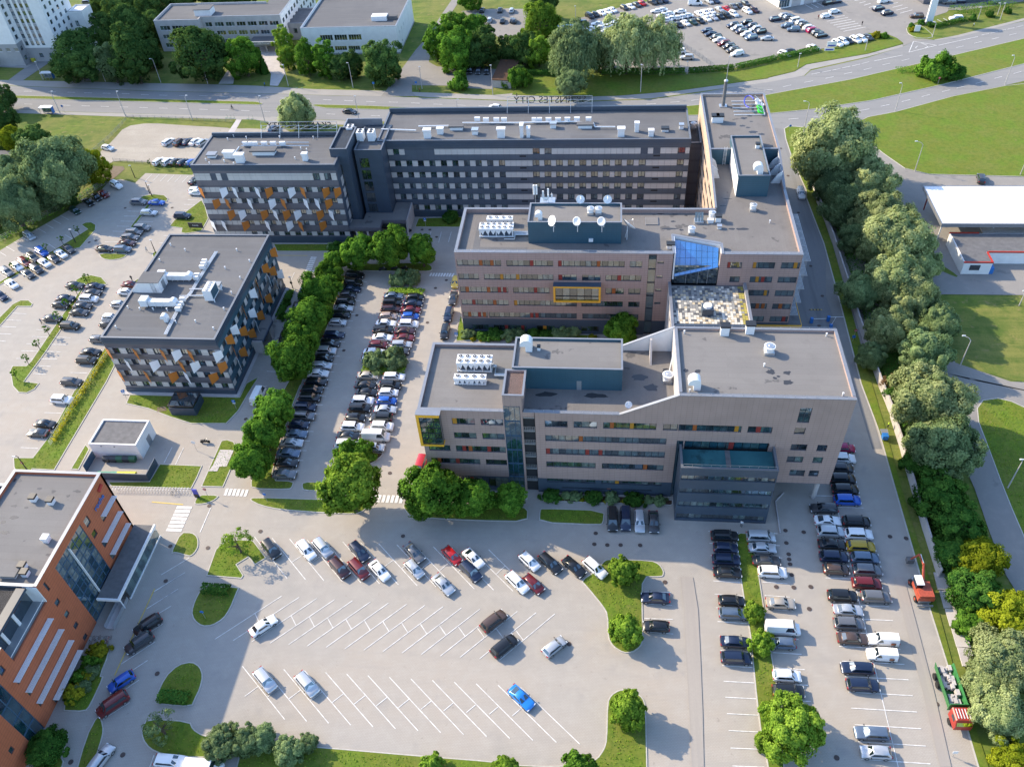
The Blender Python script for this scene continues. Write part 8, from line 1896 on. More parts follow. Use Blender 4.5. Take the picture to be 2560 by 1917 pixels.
# ---- equipment on the flagged block in the car parks: surveyed on sheet b1
zb1=lambda u,v,z:q('b1',u,v,z)
zr=14.95
x0,y0=zb1(1340,870,zr);hut=thing('roof_hut','white wedge-shaped roof access hut with a ladder','roof hut',(x0,y0,zr))
b=MB();pr=[(-5.4,0),(-3.0,2.6),(1.4,2.6),(1.4,0)];b.add([(a,0,c)for a,c in pr]+[(a,3.6,c)for a,c in pr],[(0,1,2,3),(7,6,5,4),(0,4,5,1),(2,6,7,3),(3,7,4,0)]);b.add([(-3.0,0,2.6),(1.4,0,2.6),(1.4,3.6,2.6),(-3.0,3.6,2.6)],[(3,2,1,0)]);rel(hut,b,'wall','render_white');b=MB();b.box(-3.2,1.6,-.15,3.75,2.62,2.75);rel(hut,b,'roof','roof_felt');b=MB();b.box(1.42,1.5,1.2,2.4,0,2.0);rel(hut,b,'door','steel_grey')
b=MB();[b.box(-.3,.4,-.08,-.03,.2+.35*k,.26+.35*k)for k in range(7)];b.box(-.34,-.3,-.08,0,0,2.6);b.box(.4,.44,-.08,0,0,2.6);rel(hut,b,'ladder','galvanised',False)
def ahu(u,v,L_,label,rot=0):
 x,y=zb1(u,v,zr);t=thing('air_handler',label,'air handler',(x,y,zr),rot,'white duct runs on the roof')
 for k in range(3):
  b=MB();b.box(-L_/2+L_*k/3+.03,-L_/2+L_*(k+1)/3-.03,-.6,.6,.4,1.6);rel(t,b,'duct_section','metal_white')
 b=MB();b.box(-L_/2-1.7,-L_/2-.1,-.9,.9,.5,2.1);rel(t,b,'intake_box','metal_white');b=MB();b.cyl((L_/2+.3,-.7,1.2),(L_/2+.3,.7,1.2),.75,n=16);rel(t,b,'fan_drum','metal_white')
 b=MB();[b.box(-L_/2+L_*k/4,-L_/2+L_*k/4+.12,-.55,.55,0,.4)for k in range(5)];rel(t,b,'stand','galvanised',False)
ahu(1540,760,5.0,'upper white duct run beside the roof hut');ahu(1400,985,5.0,'lower white duct run near the front of the roof')
x,y=zb1(1835,905,zr);t=thing('condenser','tall white condenser block with dark side grilles on the flagged roof','air conditioner',(x,y,zr),0);b=MB();b.box(-.9,.9,-1.7,1.7,.3,2.8);rel(t,b,'casing','metal_white');b=MB();b.box(.9,.94,-1.5,1.5,.6,2.6);rel(t,b,'grille','cladding_teal')
for k in range(4):b=MB();b.cyl((0,-1.25+.83*k,2.8),(0,-1.25+.83*k,2.9),.36,n=14);rel(t,b,'fan','steel_grey')
x,y=zb1(1885,830,zr);vent_box(x,y,zr,'dark hooded box right of the tall condenser',1.3,1.3,.9,cap='steel_grey')
spine=[(1860,525),(1690,790),(1640,880),(1560,960),(1420,1240)]
t=thing('pipe_run','grey pipe and cable tray running the length of the flagged roof','pipes',(*zb1(1640,880,zr),zr));w0=world_loc(t);b=MB()
for(a_,c_)in zip(spine[:-1],spine[1:]):
 A_,B_=zb1(*a_,zr),zb1(*c_,zr)
 for o_ in(0,.28,.56):b.cyl((A_[0]-w0.x+o_,A_[1]-w0.y,.35),(B_[0]-w0.x+o_,B_[1]-w0.y,.35),.09,n=6)
for a_,c_ in(((1640,850),(1800,850)),((1555,910),(1795,905))):A_,B_=zb1(*a_,zr),zb1(*c_,zr);b.cyl((A_[0]-w0.x,A_[1]-w0.y,.4),(B_[0]-w0.x,B_[1]-w0.y,.4),.16,n=8)
rel(t,b,'pipe','galvanised',False);k_=0
for(u,v)in[(1775,620),(1765,645),(1752,672),(1712,740),(1700,765),(1585,950),(1570,985),(1555,1010),(1545,1035)]:
 x,y=zb1(u,v,zr);t=thing('condenser',ORD[k_]+' small white condenser from the top along the pipe run','air conditioner',(x,y,zr),0,'small condensers along the pipe run');k_+=1
 b=MB();b.box(-.55,.55,-.25,.25,.35,1.2);rel(t,b,'casing','metal_white');b=MB();b.box(-.5,.5,-.2,.2,0,.35);rel(t,b,'feet','steel_grey')
x,y=zb1(1430,1110,zr);cowl(x,y,zr,'small curved cowl near the patched roof crack',.7)
def posts(label,pts,z,sheetf,g='short vent pipes',white=True):
 for i,(u,v)in enumerate(pts):
  x,y=sheetf(u,v,z);b=MB();b.cyl((0,0,0),(0,0,.55),.1,n=8);b.cyl((0,0,.55),(0,0,.68),.16,n=8);o=b.build('vent_pipe',M['metal_white' if white else 'black_metal'],None,False,(x,y,z));tag(o,'%s vent pipe in reading order on %s'%(ORD[i%23],label),'vent pipe',g)
posts('the flagged block in the car parks',[(1475,465),(1600,510),(2045,510),(2155,605),(1382,600),(1945,665),(2075,750),(2000,880),(1108,1005),(1935,1018),(1210,1018),(1325,1020),(1445,1025),(1690,1125),(1005,1175),(1845,1187),(1915,848),(1855,952),(1520,1130)],zr,zb1)
posts('the raised roof of the nearest brown office',[(415,1030),(1165,1340),(1905,1615),(465,1580),(1750,1055)],25.0,z2_);posts('the main roof of the far brown office',[(1030,1645),(560,840)],20.4,z3_)
posts('the flagged roof with letters',[(515,470),(235,735),(470,752),(595,785),(280,780),(1380,715),(1455,590),(1105,600),(895,600),(1530,605),(1615,450),(1180,445),(755,450),(590,425),(1965,475)],21.95,z5_)
# flagged block with letters: row of condensers, boxes
for i,u in enumerate((755,810,870,990,1105,1225)):
 x,y=z5_(u,550,21.95);t=thing('condenser',ORD[i]+' small condenser from the left on the roof behind the letters frame','air conditioner',(x,y,21.95),0,'condensers on the letter roof');b=MB();b.box(-.7,.7,-.3,.3,.3,1.3);rel(t,b,'casing','metal_white');b=MB();b.box(-.6,.6,-.2,.2,0,.3);rel(t,b,'feet','steel_grey')
t=thing('pipe_run','pipe rails in front of the condensers on the letter roof','pipes',(*z5_(1100,560,21.95),21.95));w0=world_loc(t);b=MB()
for v0 in(520,562):A_,B_=z5_(690,v0,21.95),z5_(1560,v0,21.95);b.cyl((A_[0]-w0.x,A_[1]-w0.y,.5),(B_[0]-w0.x,B_[1]-w0.y,.5),.1,n=6)
A_,B_=z5_(665,575,21.95),z5_(605,665,21.95);b.cyl((A_[0]-w0.x,A_[1]-w0.y,.4),(B_[0]-w0.x,B_[1]-w0.y,.4),.22,n=8);rel(t,b,'pipe','galvanised',False)
for(u,v,w_,d_,h_,lab,cp)in((980,650,5.4,2.0,1.0,'low wide dark hatch in the middle of the letter roof','roof_felt'),(310,690,2.0,1.5,.6,'low grey vent at the left end of the letter roof','metal_cap'),(535,700,2.4,1.2,1.4,'white box vent left of the tall white cowl','metal_white'),(675,760,2.0,1.3,1.9,'tall white cowl near the front of the letter roof','metal_white'),(1510,735,1.2,1.0,1.6,'slim white cowl at the right of the letter roof','metal_white')):
 x,y=z5_(u,v,21.95);vent_box(x,y+.4,21.95,lab,w_,d_,h_,cap=cp,g='box vents on the dark roofs')
# long slab roof: surveyed on a2/a3
zs=21.35
for i,(s,u,v)in enumerate([('a2',820,1180),('a2',905,1220),('a2',1000,1220)]):x,y=q(s,u,v,21.6);t=thing('condenser',['left','middle','right'][i]+' one of three tall twin-fan condensers on the stair tower roof','air conditioner',(x,y+.7,21.55),0,'tall condensers on the tower roof');b=MB();b.box(-.8,.8,-1.1,1.1,.2,2.5);rel(t,b,'casing','metal_white');b=MB();b.cyl((0,-.5,2.5),(0,-.5,2.6),.4,n=14);b.cyl((0,.5,2.5),(0,.5,2.6),.4,n=14);rel(t,b,'fan','black_metal')
t=thing('pipe_run','long white pipe along the roof of the long slab','pipes',(-20,196,zs));w0=world_loc(t);b=MB()
for ch in([('a2',1080,1115),('a2',1380,1125)],[('a2',1780,1060),('a2',2208,1060),('a3',540,1050),('a3',700,1060),('a3',715,1095),('a3',890,1095)],[('a2',1400,1090),('a2',1680,1085)]):
 P_=[q(*p,zs+.5)for p in ch]
 for A_,B_ in zip(P_[:-1],P_[1:]):b.cyl((A_[0]-w0.x,A_[1]-w0.y,.5),(B_[0]-w0.x,B_[1]-w0.y,.5),.17,n=8)
rel(t,b,'pipe','metal_white',False)
for i,(s,u,v)in enumerate([('a2',1910,1045),('a2',1985,1050),('a2',2075,1050),('a2',2140,1050),('a3',195,1050),('a3',235,1050),('a3',315,1050),('a3',397,1050),('a3',478,1048),('a3',560,1045),('a3',660,1045)]):
 x,y=q(s,u,v,zs+.3);t=thing('condenser',ORD[i]+' small condenser from the left on the roof of the long slab','air conditioner',(x,y,zs),0,'condensers on the long slab');b=MB();b.box(-.7,.7,-.3,.3,.3,1.3);rel(t,b,'casing','metal_white');b=MB();b.box(-.6,.6,-.2,.2,0,.3);rel(t,b,'feet','steel_grey')
for(s,u,v,w_,d_,h_,lab,cp)in(('a2',1480,1195,1.7,1.2,2.0,'tall white cowl at the left front of the long slab roof','metal_white'),('a2',1590,1160,1.5,1.0,1.3,'white box vent right of the first tall cowl','metal_white'),('a2',1730,1120,3.2,1.5,.8,'low dark hatch on the left of the long slab roof','roof_felt'),('a2',1890,1160,1.4,1.4,1.0,'dark vent with a round top on the long slab roof','galvanised'),('a2',2115,1190,1.8,1.2,2.1,'tall white cowl in the centre of the long slab roof','metal_white'),
('a3',85,1185,.8,1.6,3.0,'left one of two tall flat white units on the long slab','metal_white'),('a3',142,1185,.8,1.4,2.2,'right one of two tall flat white units on the long slab','metal_white'),('a3',355,1105,1.4,1.2,1.0,'silver vent cluster behind the flat units','galvanised'),('a3',630,1105,3.4,1.4,.8,'low dark hatch right of the centre of the long slab','roof_felt'),('a3',940,1180,1.6,1.2,1.9,'white cowl right of the second dark hatch','metal_white'),('a3',1075,1140,1.0,1.0,2.1,'tall slim white duct on the long slab','metal_white'),('a3',1198,1180,1.2,1.0,1.4,'small white cowl near the right end of the long slab','metal_white'),('a3',1320,1135,1.6,1.2,.6,'low black vent near the right end of the long slab','black_metal'),('a3',1460,1115,1.0,1.0,.9,'silver vent at the right end of the long slab','galvanised')):
 x,y=q(s,u,v,zs);vent_box(x,y+.3,zs,lab,w_,d_,h_,cap=cp,g='box vents on the dark roofs')
# orange office roof
for(u,v,lab)in((300,1000,'smaller black vent at the back of the orange office roof'),(450,1025,'larger black vent at the back of the orange office roof'),(410,1350,'white vent near the edge of the orange office roof'),(210,1585,'black vent beside the low hatch of the orange office'),(230,1645,'lowest black vent on the orange office roof')):
 x,y=q('c1',u,v,17.0);vent_box(x,y,17.0,lab,.9,.9,.8,cap='metal_white' if u==410 else 'black_metal',g='vents on the orange office')
x,y=q('c1',100,1620,17.0);vent_box(x,y,17.0,'low flat hatch on the orange office roof',2.6,2.2,.5,cap='roof_light')
lg=thing('wall_logo','blue lettering with a red swoosh high on the orange wall','sign',(-81.1,78.4,14.5));o=text('roche',1.35,'blue_paint',lg,(-81.05,78.2,14.0),(rad(90),0,rad(90)),.05,'letters');b=MB();b.cyl((0,.9,1.3),(.08,2.1,1.7),.32,n=10);rel(lg,b,'swoosh','red_paint')
# ---- street lamps: base and head both surveyed
def lamp(label,bs,bu,bv,ts,tu,tv,m='concrete_pale',g='street lamps'):
 b0=q(bs,bu,bv);px,py=(int(ts[1])-1)*640+tu/3.45,OY[ts[0]]+tv/3.45
 best=None
 for i in range(60):
  z=3+i*.2;x,y=at(px,py,z);d=math.hypot(x-b0[0],y-b0[1])
  if best is None or d<best[0]:best=(d,z,x,y)
 d,z,x,y=best;z=max(4.0,min(z,12.0));dx,dy=x-b0[0],y-b0[1]
 k=min(1.0,1.8/max(d,.01));dx,dy=dx*k,dy*k
 t=thing('street_lamp',label,'street lamp',(*b0,0),0,g)
 b=MB();b.cyl((0,0,0),(0,0,z-.6),.13,.08,n=8);b.cyl((0,0,z-.6),(dx*.35,dy*.35,z-.1),.06,n=6);b.cyl((dx*.35,dy*.35,z-.1),(dx,dy,z),.05,n=6);rel(t,b,'pole',m,False)
 b=MB();b.cyl((dx-.32,dy,z+.02),(dx+.32,dy,z+.05),.14,.1,n=8);rel(t,b,'lamp_head','metal_white',False)
lp=[('a1',375,690,'a1',305,535),('a1',910,705,'a1',835,525),('a1',1388,715,'a1',1295,510),('a1',1793,725,'a1',1710,545),('a2',280,745,'a2',230,560),('a2',838,760,'a2',788,545),('a2',1433,768,'a2',1410,578),('a2',2043,820,'a2',2022,565),('a3',1108,800,'a3',1118,560)]
for i,a in enumerate(lp):lamp(ORD[i]+' lamp from the left along the far side of the avenue',*a)
lp=[('a1',520,980,'a1',447,790),('a1',1085,1005,'a1',1010,790),('a1',1662,1040,'a1',1608,825),('a2',80,1060,'a2',30,830),('a2',893,1052,'a2',853,830),('a2',1742,1000,'a2',1740,860)]
for i,a in enumerate(lp):lamp(ORD[i]+' lamp from the left along the near side of the avenue',*a)
for a in[('lamp on the verge at the junction with the wall road','a4',307,1145,'a4',318,875),('lamp at the left rim of the big grass field','a4',1098,960,'a4',1145,718),('lamp with a round sign at the right rim of the avenue','a4',2040,740,'a4',2115,480),('lamp at the bottom of the big grass field','a4',1265,1480,'a4',1280,1220),('lamp at the right edge below the grass field','a4',2175,1510,'a4',2230,1400),
('green lamp on the verge below the dealer hedge','a4',255,585,'a4',280,465),('lamp on the grass corner by the dealer entrance','a4',838,440,'a4',862,320),('lamp left of the sign tower path','a4',1420,310,'a4',1435,190),('left lamp among the clipped bushes','a4',1810,170,'a4',1830,80),('middle lamp among the clipped bushes','a4',1978,130,'a4',1993,50),('tall lamp among the clipped bushes','a4',2000,175,'a4',2045,30),('lamp in the dealer hedge near the willow','a3',1510,640,'a3',1512,550),('tall thin lamp behind the north wing flue','a3',1845,725,'a3',1880,490),
('lamp behind the garage shrubs','a3',18,555,'a3',10,395),('leaning lamp below the belt of willows','b4',1655,1500,'b4',1690,1240),('lamp at the right edge of the shaded lawn','b4',2165,980,'b4',2208,860),('lamp on the oval lawn at the right edge','c4',2065,895,'c4',2190,650),('lamp on the far dealer lawn','a3',548,150,'a3',545,75)]:lamp(a[0],*a[1:])
for a in[('dark lamp on the leaf-shaped island','b1',655,440,'b1',603,325),('dark lamp at the corner of the flagged block','b1',1345,530,'b1',1303,420),('dark lamp on the top left island','b1',1315,45,'b1',1295,-30),('dark lamp at the end of the trellis lawn','c1',245,755,'c1',120,625),('dark lamp by the sandy track','a1',1165,1535,'a1',1118,1430),('dark lamp on the top car park','a1',1292,1670,'a1',1272,1595),('dark lamp beside the flagged block end','b2',320,835,'b2',300,765)]:lamp(a[0],*a[1:],m='black_metal',g='dark car park lamps')
# ---- road signs
def sign(label,s,u,v,h=2.4,face='blue_paint',shape='square',yaw=0.0,sub=False):
 x,y=q(s,u,v);t=thing('road_sign',label,'road sign',(x,y,.05),yaw,'road signs');b=MB();b.cyl((0,0,0),(0,0,h),.04,n=6);rel(t,b,'pole','galvanised',False);b=MB()
 if shape=='square':b.box(-.35,.35,-.05,-.02,h-.6,h+.1)
 else:b.cyl((0,-.06,h-.2),(0,-.03,h-.2),.34,n=18)
 rel(t,b,'sign_face',face)
 if face=='red_paint':b=MB();b.box(-.22,.22,-.08,-.06,h-.26,h-.14);rel(t,b,'white_bar','metal_white')
 if sub:b=MB();b.box(-.3,.3,-.05,-.02,h-1.0,h-.65);rel(t,b,'sub_plate','metal_white');text('P',.5,'metal_white',t,(x,y-.07,h-.35),(rad(90),0,0),.01,'symbol')
for a in[('parking sign at the corner of the flagged block lawn','c1',1095,130,2.6,'blue_paint','square',.5,True),('parking sign on the lawn right of the pavilion','c1',2040,215,2.5,'blue_paint','square',0,True),('grey sign by the parked motorbike','c1',1700,575,2.7,'metal_white','square'),('no-entry sign on the small triangular island','c1',1800,980,2.7,'red_paint','round'),('blue round sign on the lawn edge by the zebra crossing','c2',100,1020,2.6,'blue_paint','round'),('no-entry sign at the tip of the near shrub bed','c2',745,640,2.2,'red_paint','round'),
('no-entry sign on the trellis lawn','c1',240,750,2.6,'red_paint','round'),('parking sign by the far brown office corner','b2',1735,1290,2.5,'blue_paint','square',0,True),('parking sign on the lawn under the long slab','b2',1465,300,2.6,'blue_paint','square',0,True),('no-entry sign on the verge above the gate','b4',735,1270,2.6,'red_paint','round'),('parking sign below the no-entry sign on the verge','b4',728,1290,1.6,'blue_paint','square'),('blue and red signs on the D-shaped island','d1',1775,375,2.3,'blue_paint','round'),
('blue sign at the junction of the wall road','a4',180,1160,2.8,'blue_paint','round'),('no-entry sign at the tip of the grass field','a4',830,1160,2.7,'red_paint','round'),('red sign before the bush on the avenue median','a4',1462,735,2.4,'red_paint','round'),('blue sign at the side street mouth','a2',1388,780,2.9,'blue_paint','square'),('blue sign on the lawn before the sports hall','a2',1022,778,2.6,'blue_paint','square'),('no-entry sign at the drive before the tower','a1',800,695,2.5,'red_paint','round'),('white sign near the bus shelter','a1',585,705,2.3,'metal_white','square'),('blue bus stop sign on the near pavement','a1',560,975,2.6,'blue_paint','square'),
('white post sign at the bottom right kerb','d4',1590,1562,1.6,'metal_white','square'),('round sign lying askew beside the dark small lamp','b2',318,835,2.0,'black_metal','round')]:sign(*a)
# bus shelters
for(s,u,v,lab)in(('a1',425,685,'glass bus shelter on the far side of the avenue'),('a1',420,985,'glass bus shelter with a white roof on the near side of the avenue')):
 x,y=q(s,u,v);t=thing('bus_shelter',lab,'bus shelter',(x,y,.08),0,'bus shelters');b=MB();b.box(-2.2,2.2,-.9,.9,2.35,2.5);rel(t,b,'roof','metal_white');b=MB();[b.box(a,a+.08,c,c+.08,0,2.35)for a in(-2.1,-.7,.7,2.0)for c in(-.8,.7)];rel(t,b,'frame','steel_grey',False);b=MB();b.box(-2.0,2.0,.75,.79,.2,2.2);rel(t,b,'glass_back','glass_green');b=MB();b.box(2.02,2.12,-.7,.7,.3,2.2);rel(t,b,'poster_panel','blue_paint');b=MB();b.box(-1.5,1.5,.2,.6,.45,.52);rel(t,b,'bench','steel_grey')
# waste bins
def wbin(x,y,label,body,lid,g):
 t=thing('waste_bin',label,'waste bin',(x,y,.05),0,g);b=MB();b.add([(-.55,-.4,.15),(.55,-.4,.15),(.55,.4,.15),(-.55,.4,.15),(-.65,-.5,1.1),(.65,-.5,1.1),(.65,.5,1.1),(-.65,.5,1.1)],[(0,3,2,1),(4,5,6,7),(0,1,5,4),(1,2,6,5),(2,3,7,6),(3,0,4,7)]);rel(t,b,'bin_body',body)
 b=MB();n=6;pr=[(-.52+1.04*i/n,1.12+.26*math.sin(math.pi*i/n))for i in range(n+1)];b.add([(-.68,a,c)for a,c in pr]+[(.68,a,c)for a,c in pr],[tuple(range(n+1)),tuple(range(2*n+1,n,-1))]+[(i,i+1,n+2+i,n+1+i)for i in range(n)]+[(0,n+1,2*n+1,n)]);rel(t,b,'lid',lid)
mat('bin_green',(.02,.10,.05),.5);mat('bin_black',(.02,.025,.035),.5);mat('bin_yellow',(.55,.50,.05),.5);mat('bin_pale',(.10,.30,.20),.5)
for i,(u,c_)in enumerate([(932,'bin_black'),(990,'bin_black'),(1045,'bin_green'),(1100,'bin_black'),(1155,'bin_green')]):x,y=q('c1',u,665,.1);wbin(x,y,'%s bin from the left against the white hut wall'%ORD[i],c_,c_,'bins against the white hut')
for i,(u,c_)in enumerate([(870,'bin_pale'),(925,'bin_pale'),(988,'bin_pale'),(1042,'bin_yellow'),(1095,'bin_yellow'),(1145,'bin_yellow')]):x,y=q('c1',u,778,.9);wbin(x,y,'%s bin from the left along the dark ribbed fence'%ORD[i],c_,c_,'bins along the ribbed fence')
for i,(u,v,c_)in enumerate([(290,525,'bin_yellow'),(325,515,'bin_green')]):x,y=q('a1',u,v,.5);wbin(x,y,['yellow','green'][i]+' bin at the foot of the white tower',c_,c_,'bins by the tower')
# bicycle racks and bicycles
rk=thing('bicycle_rack','long row of white bicycle hoops beside the lawn','bicycle rack',(*q('c1',980,915),0));w0=world_loc(rk);hb=MB();hb.cyl((0,0,0),(0,0,.8),.03,n=5);hb.cyl((0,0,.8),(0,.9,.8),.03,n=5);hb.cyl((0,.9,.8),(0,.9,0),.03,n=5);hm=bpy.data.meshes.new('hoop');hm.from_pydata(hb.v,[],hb.f);hm.materials.append(M['metal_white'])
A_,B_=q('c1',980,935),q('c1',1620,945)
for i in range(26):p=lerp(A_,B_,i/25);link('hoop',hm,rk,(p[0]-w0.x,p[1]-w0.y,0))
BK={}
def bicycle(x,y,yaw,label,m='steel_grey'):
 t=thing('bicycle',label,'bicycle',(x,y,.06),yaw,'bicycles')
 if m not in BK:
  w_=MB()
  for i in range(14):a,c=2*math.pi*i/14,2*math.pi*(i+1)/14;w_.cyl((.33*math.cos(a),0,.33+.33*math.sin(a)),(.33*math.cos(c),0,.33+.33*math.sin(c)),.02,n=4,caps=False)
  for i in range(6):a=math.pi*i/6;w_.cyl((.33*math.cos(a),0,.33+.33*math.sin(a)),(-.33*math.cos(a),0,.33-.33*math.sin(a)),.006,n=3,caps=False)
  wm_=bpy.data.meshes.new('wheel');wm_.from_pydata(w_.v,[],w_.f);wm_.materials.append(M['rubber']);f=MB()
  for a,c in(((-.5,0,.33),(-.15,0,.33)),((-.15,0,.33),(-.3,0,.85)),((-.3,0,.85),(-.5,0,.33)),((-.15,0,.33),(.35,0,.85)),((-.28,0,.8),(.33,0,.82)),((.5,0,.33),(.35,0,.95))):f.cyl(a,c,.025,n=5)
  fm_=bpy.data.meshes.new('frame');fm_.from_pydata(f.v,[],f.f);fm_.materials.append(M[m]);h=MB();h.cyl((.35,-.28,.98),(.35,.28,.98),.02,n=5);h.box(-.42,-.18,-.06,.06,.88,.93);hm_=bpy.data.meshes.new('saddle');hm_.from_pydata(h.v,[],h.f);hm_.materials.append(M['black_metal']);BK[m]=(wm_,fm_,hm_)
 a=BK[m];link('wheel',a[0],t,(-.5,0,0));link('wheel',a[0],t,(.5,0,0));link('frame',a[1],t);link('saddle_and_handlebar',a[2],t)
for i,(s,u,v,yw,lab)in enumerate([('c1',1505,940,1.2,'bicycle standing alone in the white hoops'),('d1',800,575,1.4,'first bicycle from the left below the orange wall'),('d1',850,570,1.4,'second bicycle from the left below the orange wall'),('d1',900,575,1.4,'third bicycle from the left below the orange wall'),('d1',945,572,1.4,'fourth bicycle from the left below the orange wall'),('b2',150,1130,.3,'bicycle at the top of the rack by the flagged block door'),('b2',140,1170,.3,'bicycle in the middle of the rack by the flagged block door'),('b2',125,1220,.3,'bicycle at the bottom of the rack by the flagged block door')]):bicycle(*q(s,u,v),yw,lab,['steel_grey','red_panel'][i==4])
# motorbikes
def moto(s,u,v,yaw,label):
 x,y=q(s,u,v);t=thing('motorbike',label,'motorbike',(x,y,.06),yaw,'motorbikes');w_=MB()
 for X_ in(-.68,.68):w_.cyl((X_,-.08,.32),(X_,.08,.32),.32,n=14)
 rel(t,w_,'wheels','rubber');b=MB();b.box(-.45,.35,-.18,.18,.35,.75);b.cyl((.05,0,.85),(.45,0,.88),.2,.16,n=8);rel(t,b,'engine_and_tank','black_metal');b=MB();b.box(-.8,.05,-.15,.15,.75,.87);rel(t,b,'seat','trim_black');b=MB();b.cyl((.68,0,.32),(.45,0,1.05),.05,n=6);b.cyl((.42,-.35,1.05),(.42,.35,1.05),.03,n=5);rel(t,b,'fork','galvanised',False)
for a in[('c1',1775,508,.1,'black motorbike parked alone left of the notched lawn'),('b2',1095,680,.2,'left motorbike at the kerb under the tallest entrance tree'),('b2',1200,672,.2,'middle motorbike at the kerb under the tallest entrance tree'),('b2',1285,672,.2,'right motorbike at the kerb under the entrance trees'),('b2',1325,355,1.2,'white motorbike by the entrance canopy wall')]:moto(*a)
# notice boards
x,y=q('c1',1705,975);t=thing('totem_sign','slim blue and black totem on the triangular island','sign',(x,y,.1));b=MB();b.box(-.45,.45,-.1,.1,0,2.2);rel(t,b,'board','sign_blue');b=MB();b.box(-.45,.45,-.14,-.1,0,.9);rel(t,b,'lower_panel','black_metal')
x,y=q('b1',1700,325);t=thing('notice_board','black board with white lettering on the lawn by the flagged block','sign',(x,y,.1),-.05);b=MB();b.box(-2.0,2.0,-.1,.1,.5,2.0);rel(t,b,'board','black_metal');text('PLACES',.5,'metal_white',t,(x,y-.12,1.2),(rad(90),0,0),.01);b=MB();[b.box(a,a+.1,-.05,.05,0,.5)for a in(-1.8,1.7)];rel(t,b,'legs','steel_grey')
x,y=q('a4',1280,285);t=thing('notice_board','small white board among the garden bushes at the dealer entrance','sign',(x,y,.1));b=MB();b.box(-.9,.9,-.08,.08,.4,2.4);rel(t,b,'board','metal_white');b=MB();b.box(-.8,-.7,-.05,.05,0,.4);b.box(.7,.8,-.05,.05,0,.4);rel(t,b,'legs','steel_grey')
for(u,v,lab)in((545,395,'upright white banner board at the dealer yard corner'),(525,430,'low blue and white banner board in the dealer hedge')):x,y=q('a4',u,v+20);t=thing('notice_board',lab,'sign',(x,y,.1),0,'dealer banners');b=MB();b.box(-1.6,1.6,-.08,.08,.3,2.0 if u>530 else 1.2);rel(t,b,'board','metal_white');b=MB();b.box(-1.2,1.2,-.1,-.08,.5,.9);rel(t,b,'stripe','sign_blue')
# barrier, cabinets, banner bars of the gate on the wall road
for(u,v,lab)in((375,1110,'left blue barrier cabinet with its white arm on the wall road'),(520,1095,'right blue barrier cabinet with its white arm on the wall road'),(540,1165,'lowest blue barrier cabinet with a raised arm on the wall road')):
 x,y=q('b4',u,v,.6);t=thing('barrier',lab,'barrier',(x,y,.05),0,'gate barriers');b=MB();b.box(-.3,.3,-.3,.3,0,1.3);rel(t,b,'cabinet','blue_paint');b=MB();b.cyl((0,0,1.05),(3.0,.1,1.1)if v<1150 else(.6,.1,3.2),.05,n=6);rel(t,b,'arm','metal_white',False)
for i in range(8):line(q('b4',355+14*i,1017),q('b4',367+14*i,1018),.35,'paint_yellow' if i%2 else 'cast_iron',.09,'speed_bump_block')
x,y=q('c4',1000,470);t=thing('portable_toilet','blue tool cart with a grey cover on the verge beside the wall','cart',(x,y,.1));b=MB();b.box(-.5,.5,-.6,.4,.2,1.1);rel(t,b,'tub','blue_paint');b=MB();b.box(-.6,.7,.4,1.5,.8,.95);rel(t,b,'cover','steel_grey')
gd=thing('guard_rail','bent pale kerb rail on the shaded paving beside the annex','rail',(*q('c4',60,1030),.05));w0=world_loc(gd);b=MB();P_=[q(*p)for p in(('c4',135,940),('c4',62,1015),('c4',105,1290))]
for A_,B_ in zip(P_[:-1],P_[1:]):b.cyl((A_[0]-w0.x,A_[1]-w0.y,.12),(B_[0]-w0.x,B_[1]-w0.y,.12),.12,n=6)
rel(gd,b,'rail','concrete_pale',False)
# ---- people: one skinned body each
def person(s,u,v,label,pose='walk',top='frame_white',legs='blue_frame',yaw=0.0,extra=None):
 x,y=q(s,u,v);t=thing('person',label,'person',(x,y,.06),yaw)
 st=.26 if pose=='walk' else .1
 V=[(0,0,.95),(0,0,1.15),(0,0,1.38),(0,0,1.5),(0,.01,1.6),(0,.02,1.70),(-.1,0,.9),(-.11,st*.5,.5),(-.11,st*.9-.05,.08),(-.11,st+.1,.04),(.1,0,.9),(.11,-st*.3,.5),(.11,-st,.09),(.11,-st+.15,.04),(-.2,0,1.4),(-.25,-.08,1.15),(-.24,.1,.95),(-.23,.16,.88),(.2,0,1.4),(.25,.04,1.15),(.24,.16,.95),(.23,.2,.88)]
 E=[(0,1),(1,2),(2,3),(3,4),(4,5),(0,6),(6,7),(7,8),(8,9),(0,10),(10,11),(11,12),(12,13),(2,14),(14,15),(15,16),(16,17),(2,18),(18,19),(19,20),(20,21)]
 R_=[.15,.14,.16,.06,.095,.085,.1,.07,.05,.045,.1,.07,.05,.045,.07,.05,.04,.04,.07,.05,.04,.04]
 me=bpy.data.meshes.new('body');me.from_pydata(V,E,[]);o=link('body',me,t)
 md=o.modifiers.new('Skin','SKIN')
 for i,sv in enumerate(me.skin_vertices[0].data):sv.radius=(R_[i],R_[i]*.85);sv.use_root=(i==0)
 o.modifiers.new('Sub','SUBSURF').levels=1
 dg=bpy.context.evaluated_depsgraph_get();m2=bpy.data.meshes.new_from_object(o.evaluated_get(dg),depsgraph=dg);o.modifiers.clear();o.data=m2;m2.materials.clear()
 for m_ in(top,legs,'skin','hair'):m2.materials.append(M[m_])
 mi=[]
 for p in m2.polygons:
  c=p.center;mi.append(3 if c.z>1.62 and c.y<.06 or c.z>1.73 else 2 if c.z>1.49 or(abs(c.x)>.17 and c.z<1.0 and c.z>.8)else 0 if c.z>.93 else 1)
 m2.polygons.foreach_set('material_index',mi);m2.polygons.foreach_set('use_smooth',[True]*len(mi));return t
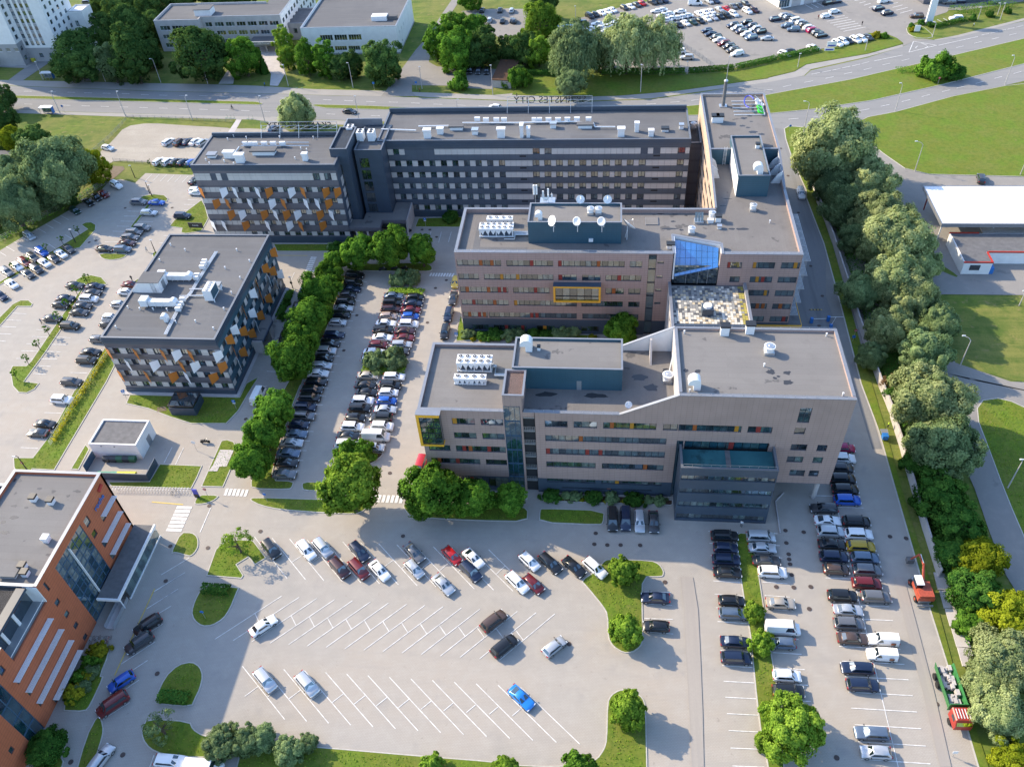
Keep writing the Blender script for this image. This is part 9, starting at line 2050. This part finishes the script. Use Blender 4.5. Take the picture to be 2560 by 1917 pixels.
mat('skin',(.42,.26,.19),.6);mat('hair',(.05,.03,.02),.8);mat('hivis',(.55,.75,.05),.6)
for a in[('b1',1272,520,'person in a white shirt walking by the half-moon lawn','walk','frame_white','blue_frame',1.2),('b1',365,1140,'person in dark blue beside the grey car on the central strip','walk','blue_frame','core_dark',-.4),('c3',1975,1230,'person in dark trousers and a light top below the annex','stand','frame_white','core_dark',2.8),('b1',1143,768,'person in black at the flagged block corner','stand','core_dark','core_dark',0),
('c4',1030,375,'worker in a yellow-green vest bending beside the wall','stand','hivis','core_dark',1.0),('a3',42,845,'person in black walking on the avenue pavement','walk','core_dark','core_dark',1.5),('a2',1415,800,'person in an orange top on the pavement by the side street','walk','orange_panel','core_dark',1.5),('a2',80,752,'person in blue on the pavement by the school steps','walk','blue_paint','core_dark',1.5),('a4',432,170,'person in dark red near the white cars of the dealer','stand','red_panel','core_dark',0),('a4',808,225,'person in a white cap standing in the dealer yard','stand','core_dark','core_dark',0),('a4',1768,240,'person in white on the upper avenue pavement','walk','frame_white','core_dark',1.2)]:person(*a)
x,y=q('a1',2005,945);bicycle(x,y,2.9,'bicycle ridden along the avenue by a person in dark clothes');person('a1',2005,945,'cyclist in dark clothes riding on the avenue','stand','core_dark','core_dark',1.5)
for i,(s,u,v)in enumerate([('a1',1955,1022),('a1',1985,1024),('a1',2015,1026),('a1',2140,1030),('a1',2175,1030),('a2',350,765),('a2',397,765)]):
 x,y=q(s,u,v);t=thing('kick_scooter',ORD[i]+' green kick scooter from the left beside the avenue','scooter',(x,y,.08),.5,'green kick scooters');b=MB();b.box(-.45,.4,-.08,.08,.1,.16);rel(t,b,'deck','bin_pale');b=MB();b.cyl((.4,0,.1),(.32,0,1.1),.03,n=5);b.cyl((.32,-.25,1.1),(.32,.25,1.1),.025,n=5);rel(t,b,'stem','bin_green',False)
# antenna mast behind the far plant room
t=thing('antenna_mast','cluster of white panel antennas on a platform behind the plant room','antenna',(-11.5,153.5,20.4));b=MB();b.box(-1.6,1.6,-1.2,1.2,4.2,4.35);[b.box(a-.06,a+.06,c-.06,c+.06,0,4.2)for a in(-1.4,1.4)for c in(-1,1)];rel(t,b,'platform','galvanised',False)
for i,(a,c)in enumerate([(-.9,-.5),(.1,.4),(.9,-.3),(.2,-.7)]):b=MB();b.cyl((a,c,4.35),(a,c,6.4),.05,n=6);b.box(a-.18,a+.18,c-.12,c+.12,5.2,6.9 if i<2 else 6.0);rel(t,b,'panel_antenna','metal_white',False)
b=MB();b.cyl((-.4,-.6,5.0),(-.4,-.75,5.0),.5,.1,n=14);rel(t,b,'drum_antenna','metal_white')
t=thing('antenna_mast','twin white tube antennas on a thin mast behind the far office','antenna',(-14.0,152.5,25.6));b=MB();b.cyl((0,0,-5.2),(0,0,2.4),.07,n=6);rel(t,b,'mast','galvanised',False);b=MB();b.cyl((-.25,0,1.2),(-.25,0,3.4),.22,n=10);b.cyl((.3,0,1.2),(.3,0,3.4),.2,n=10);rel(t,b,'tube','metal_white',False)
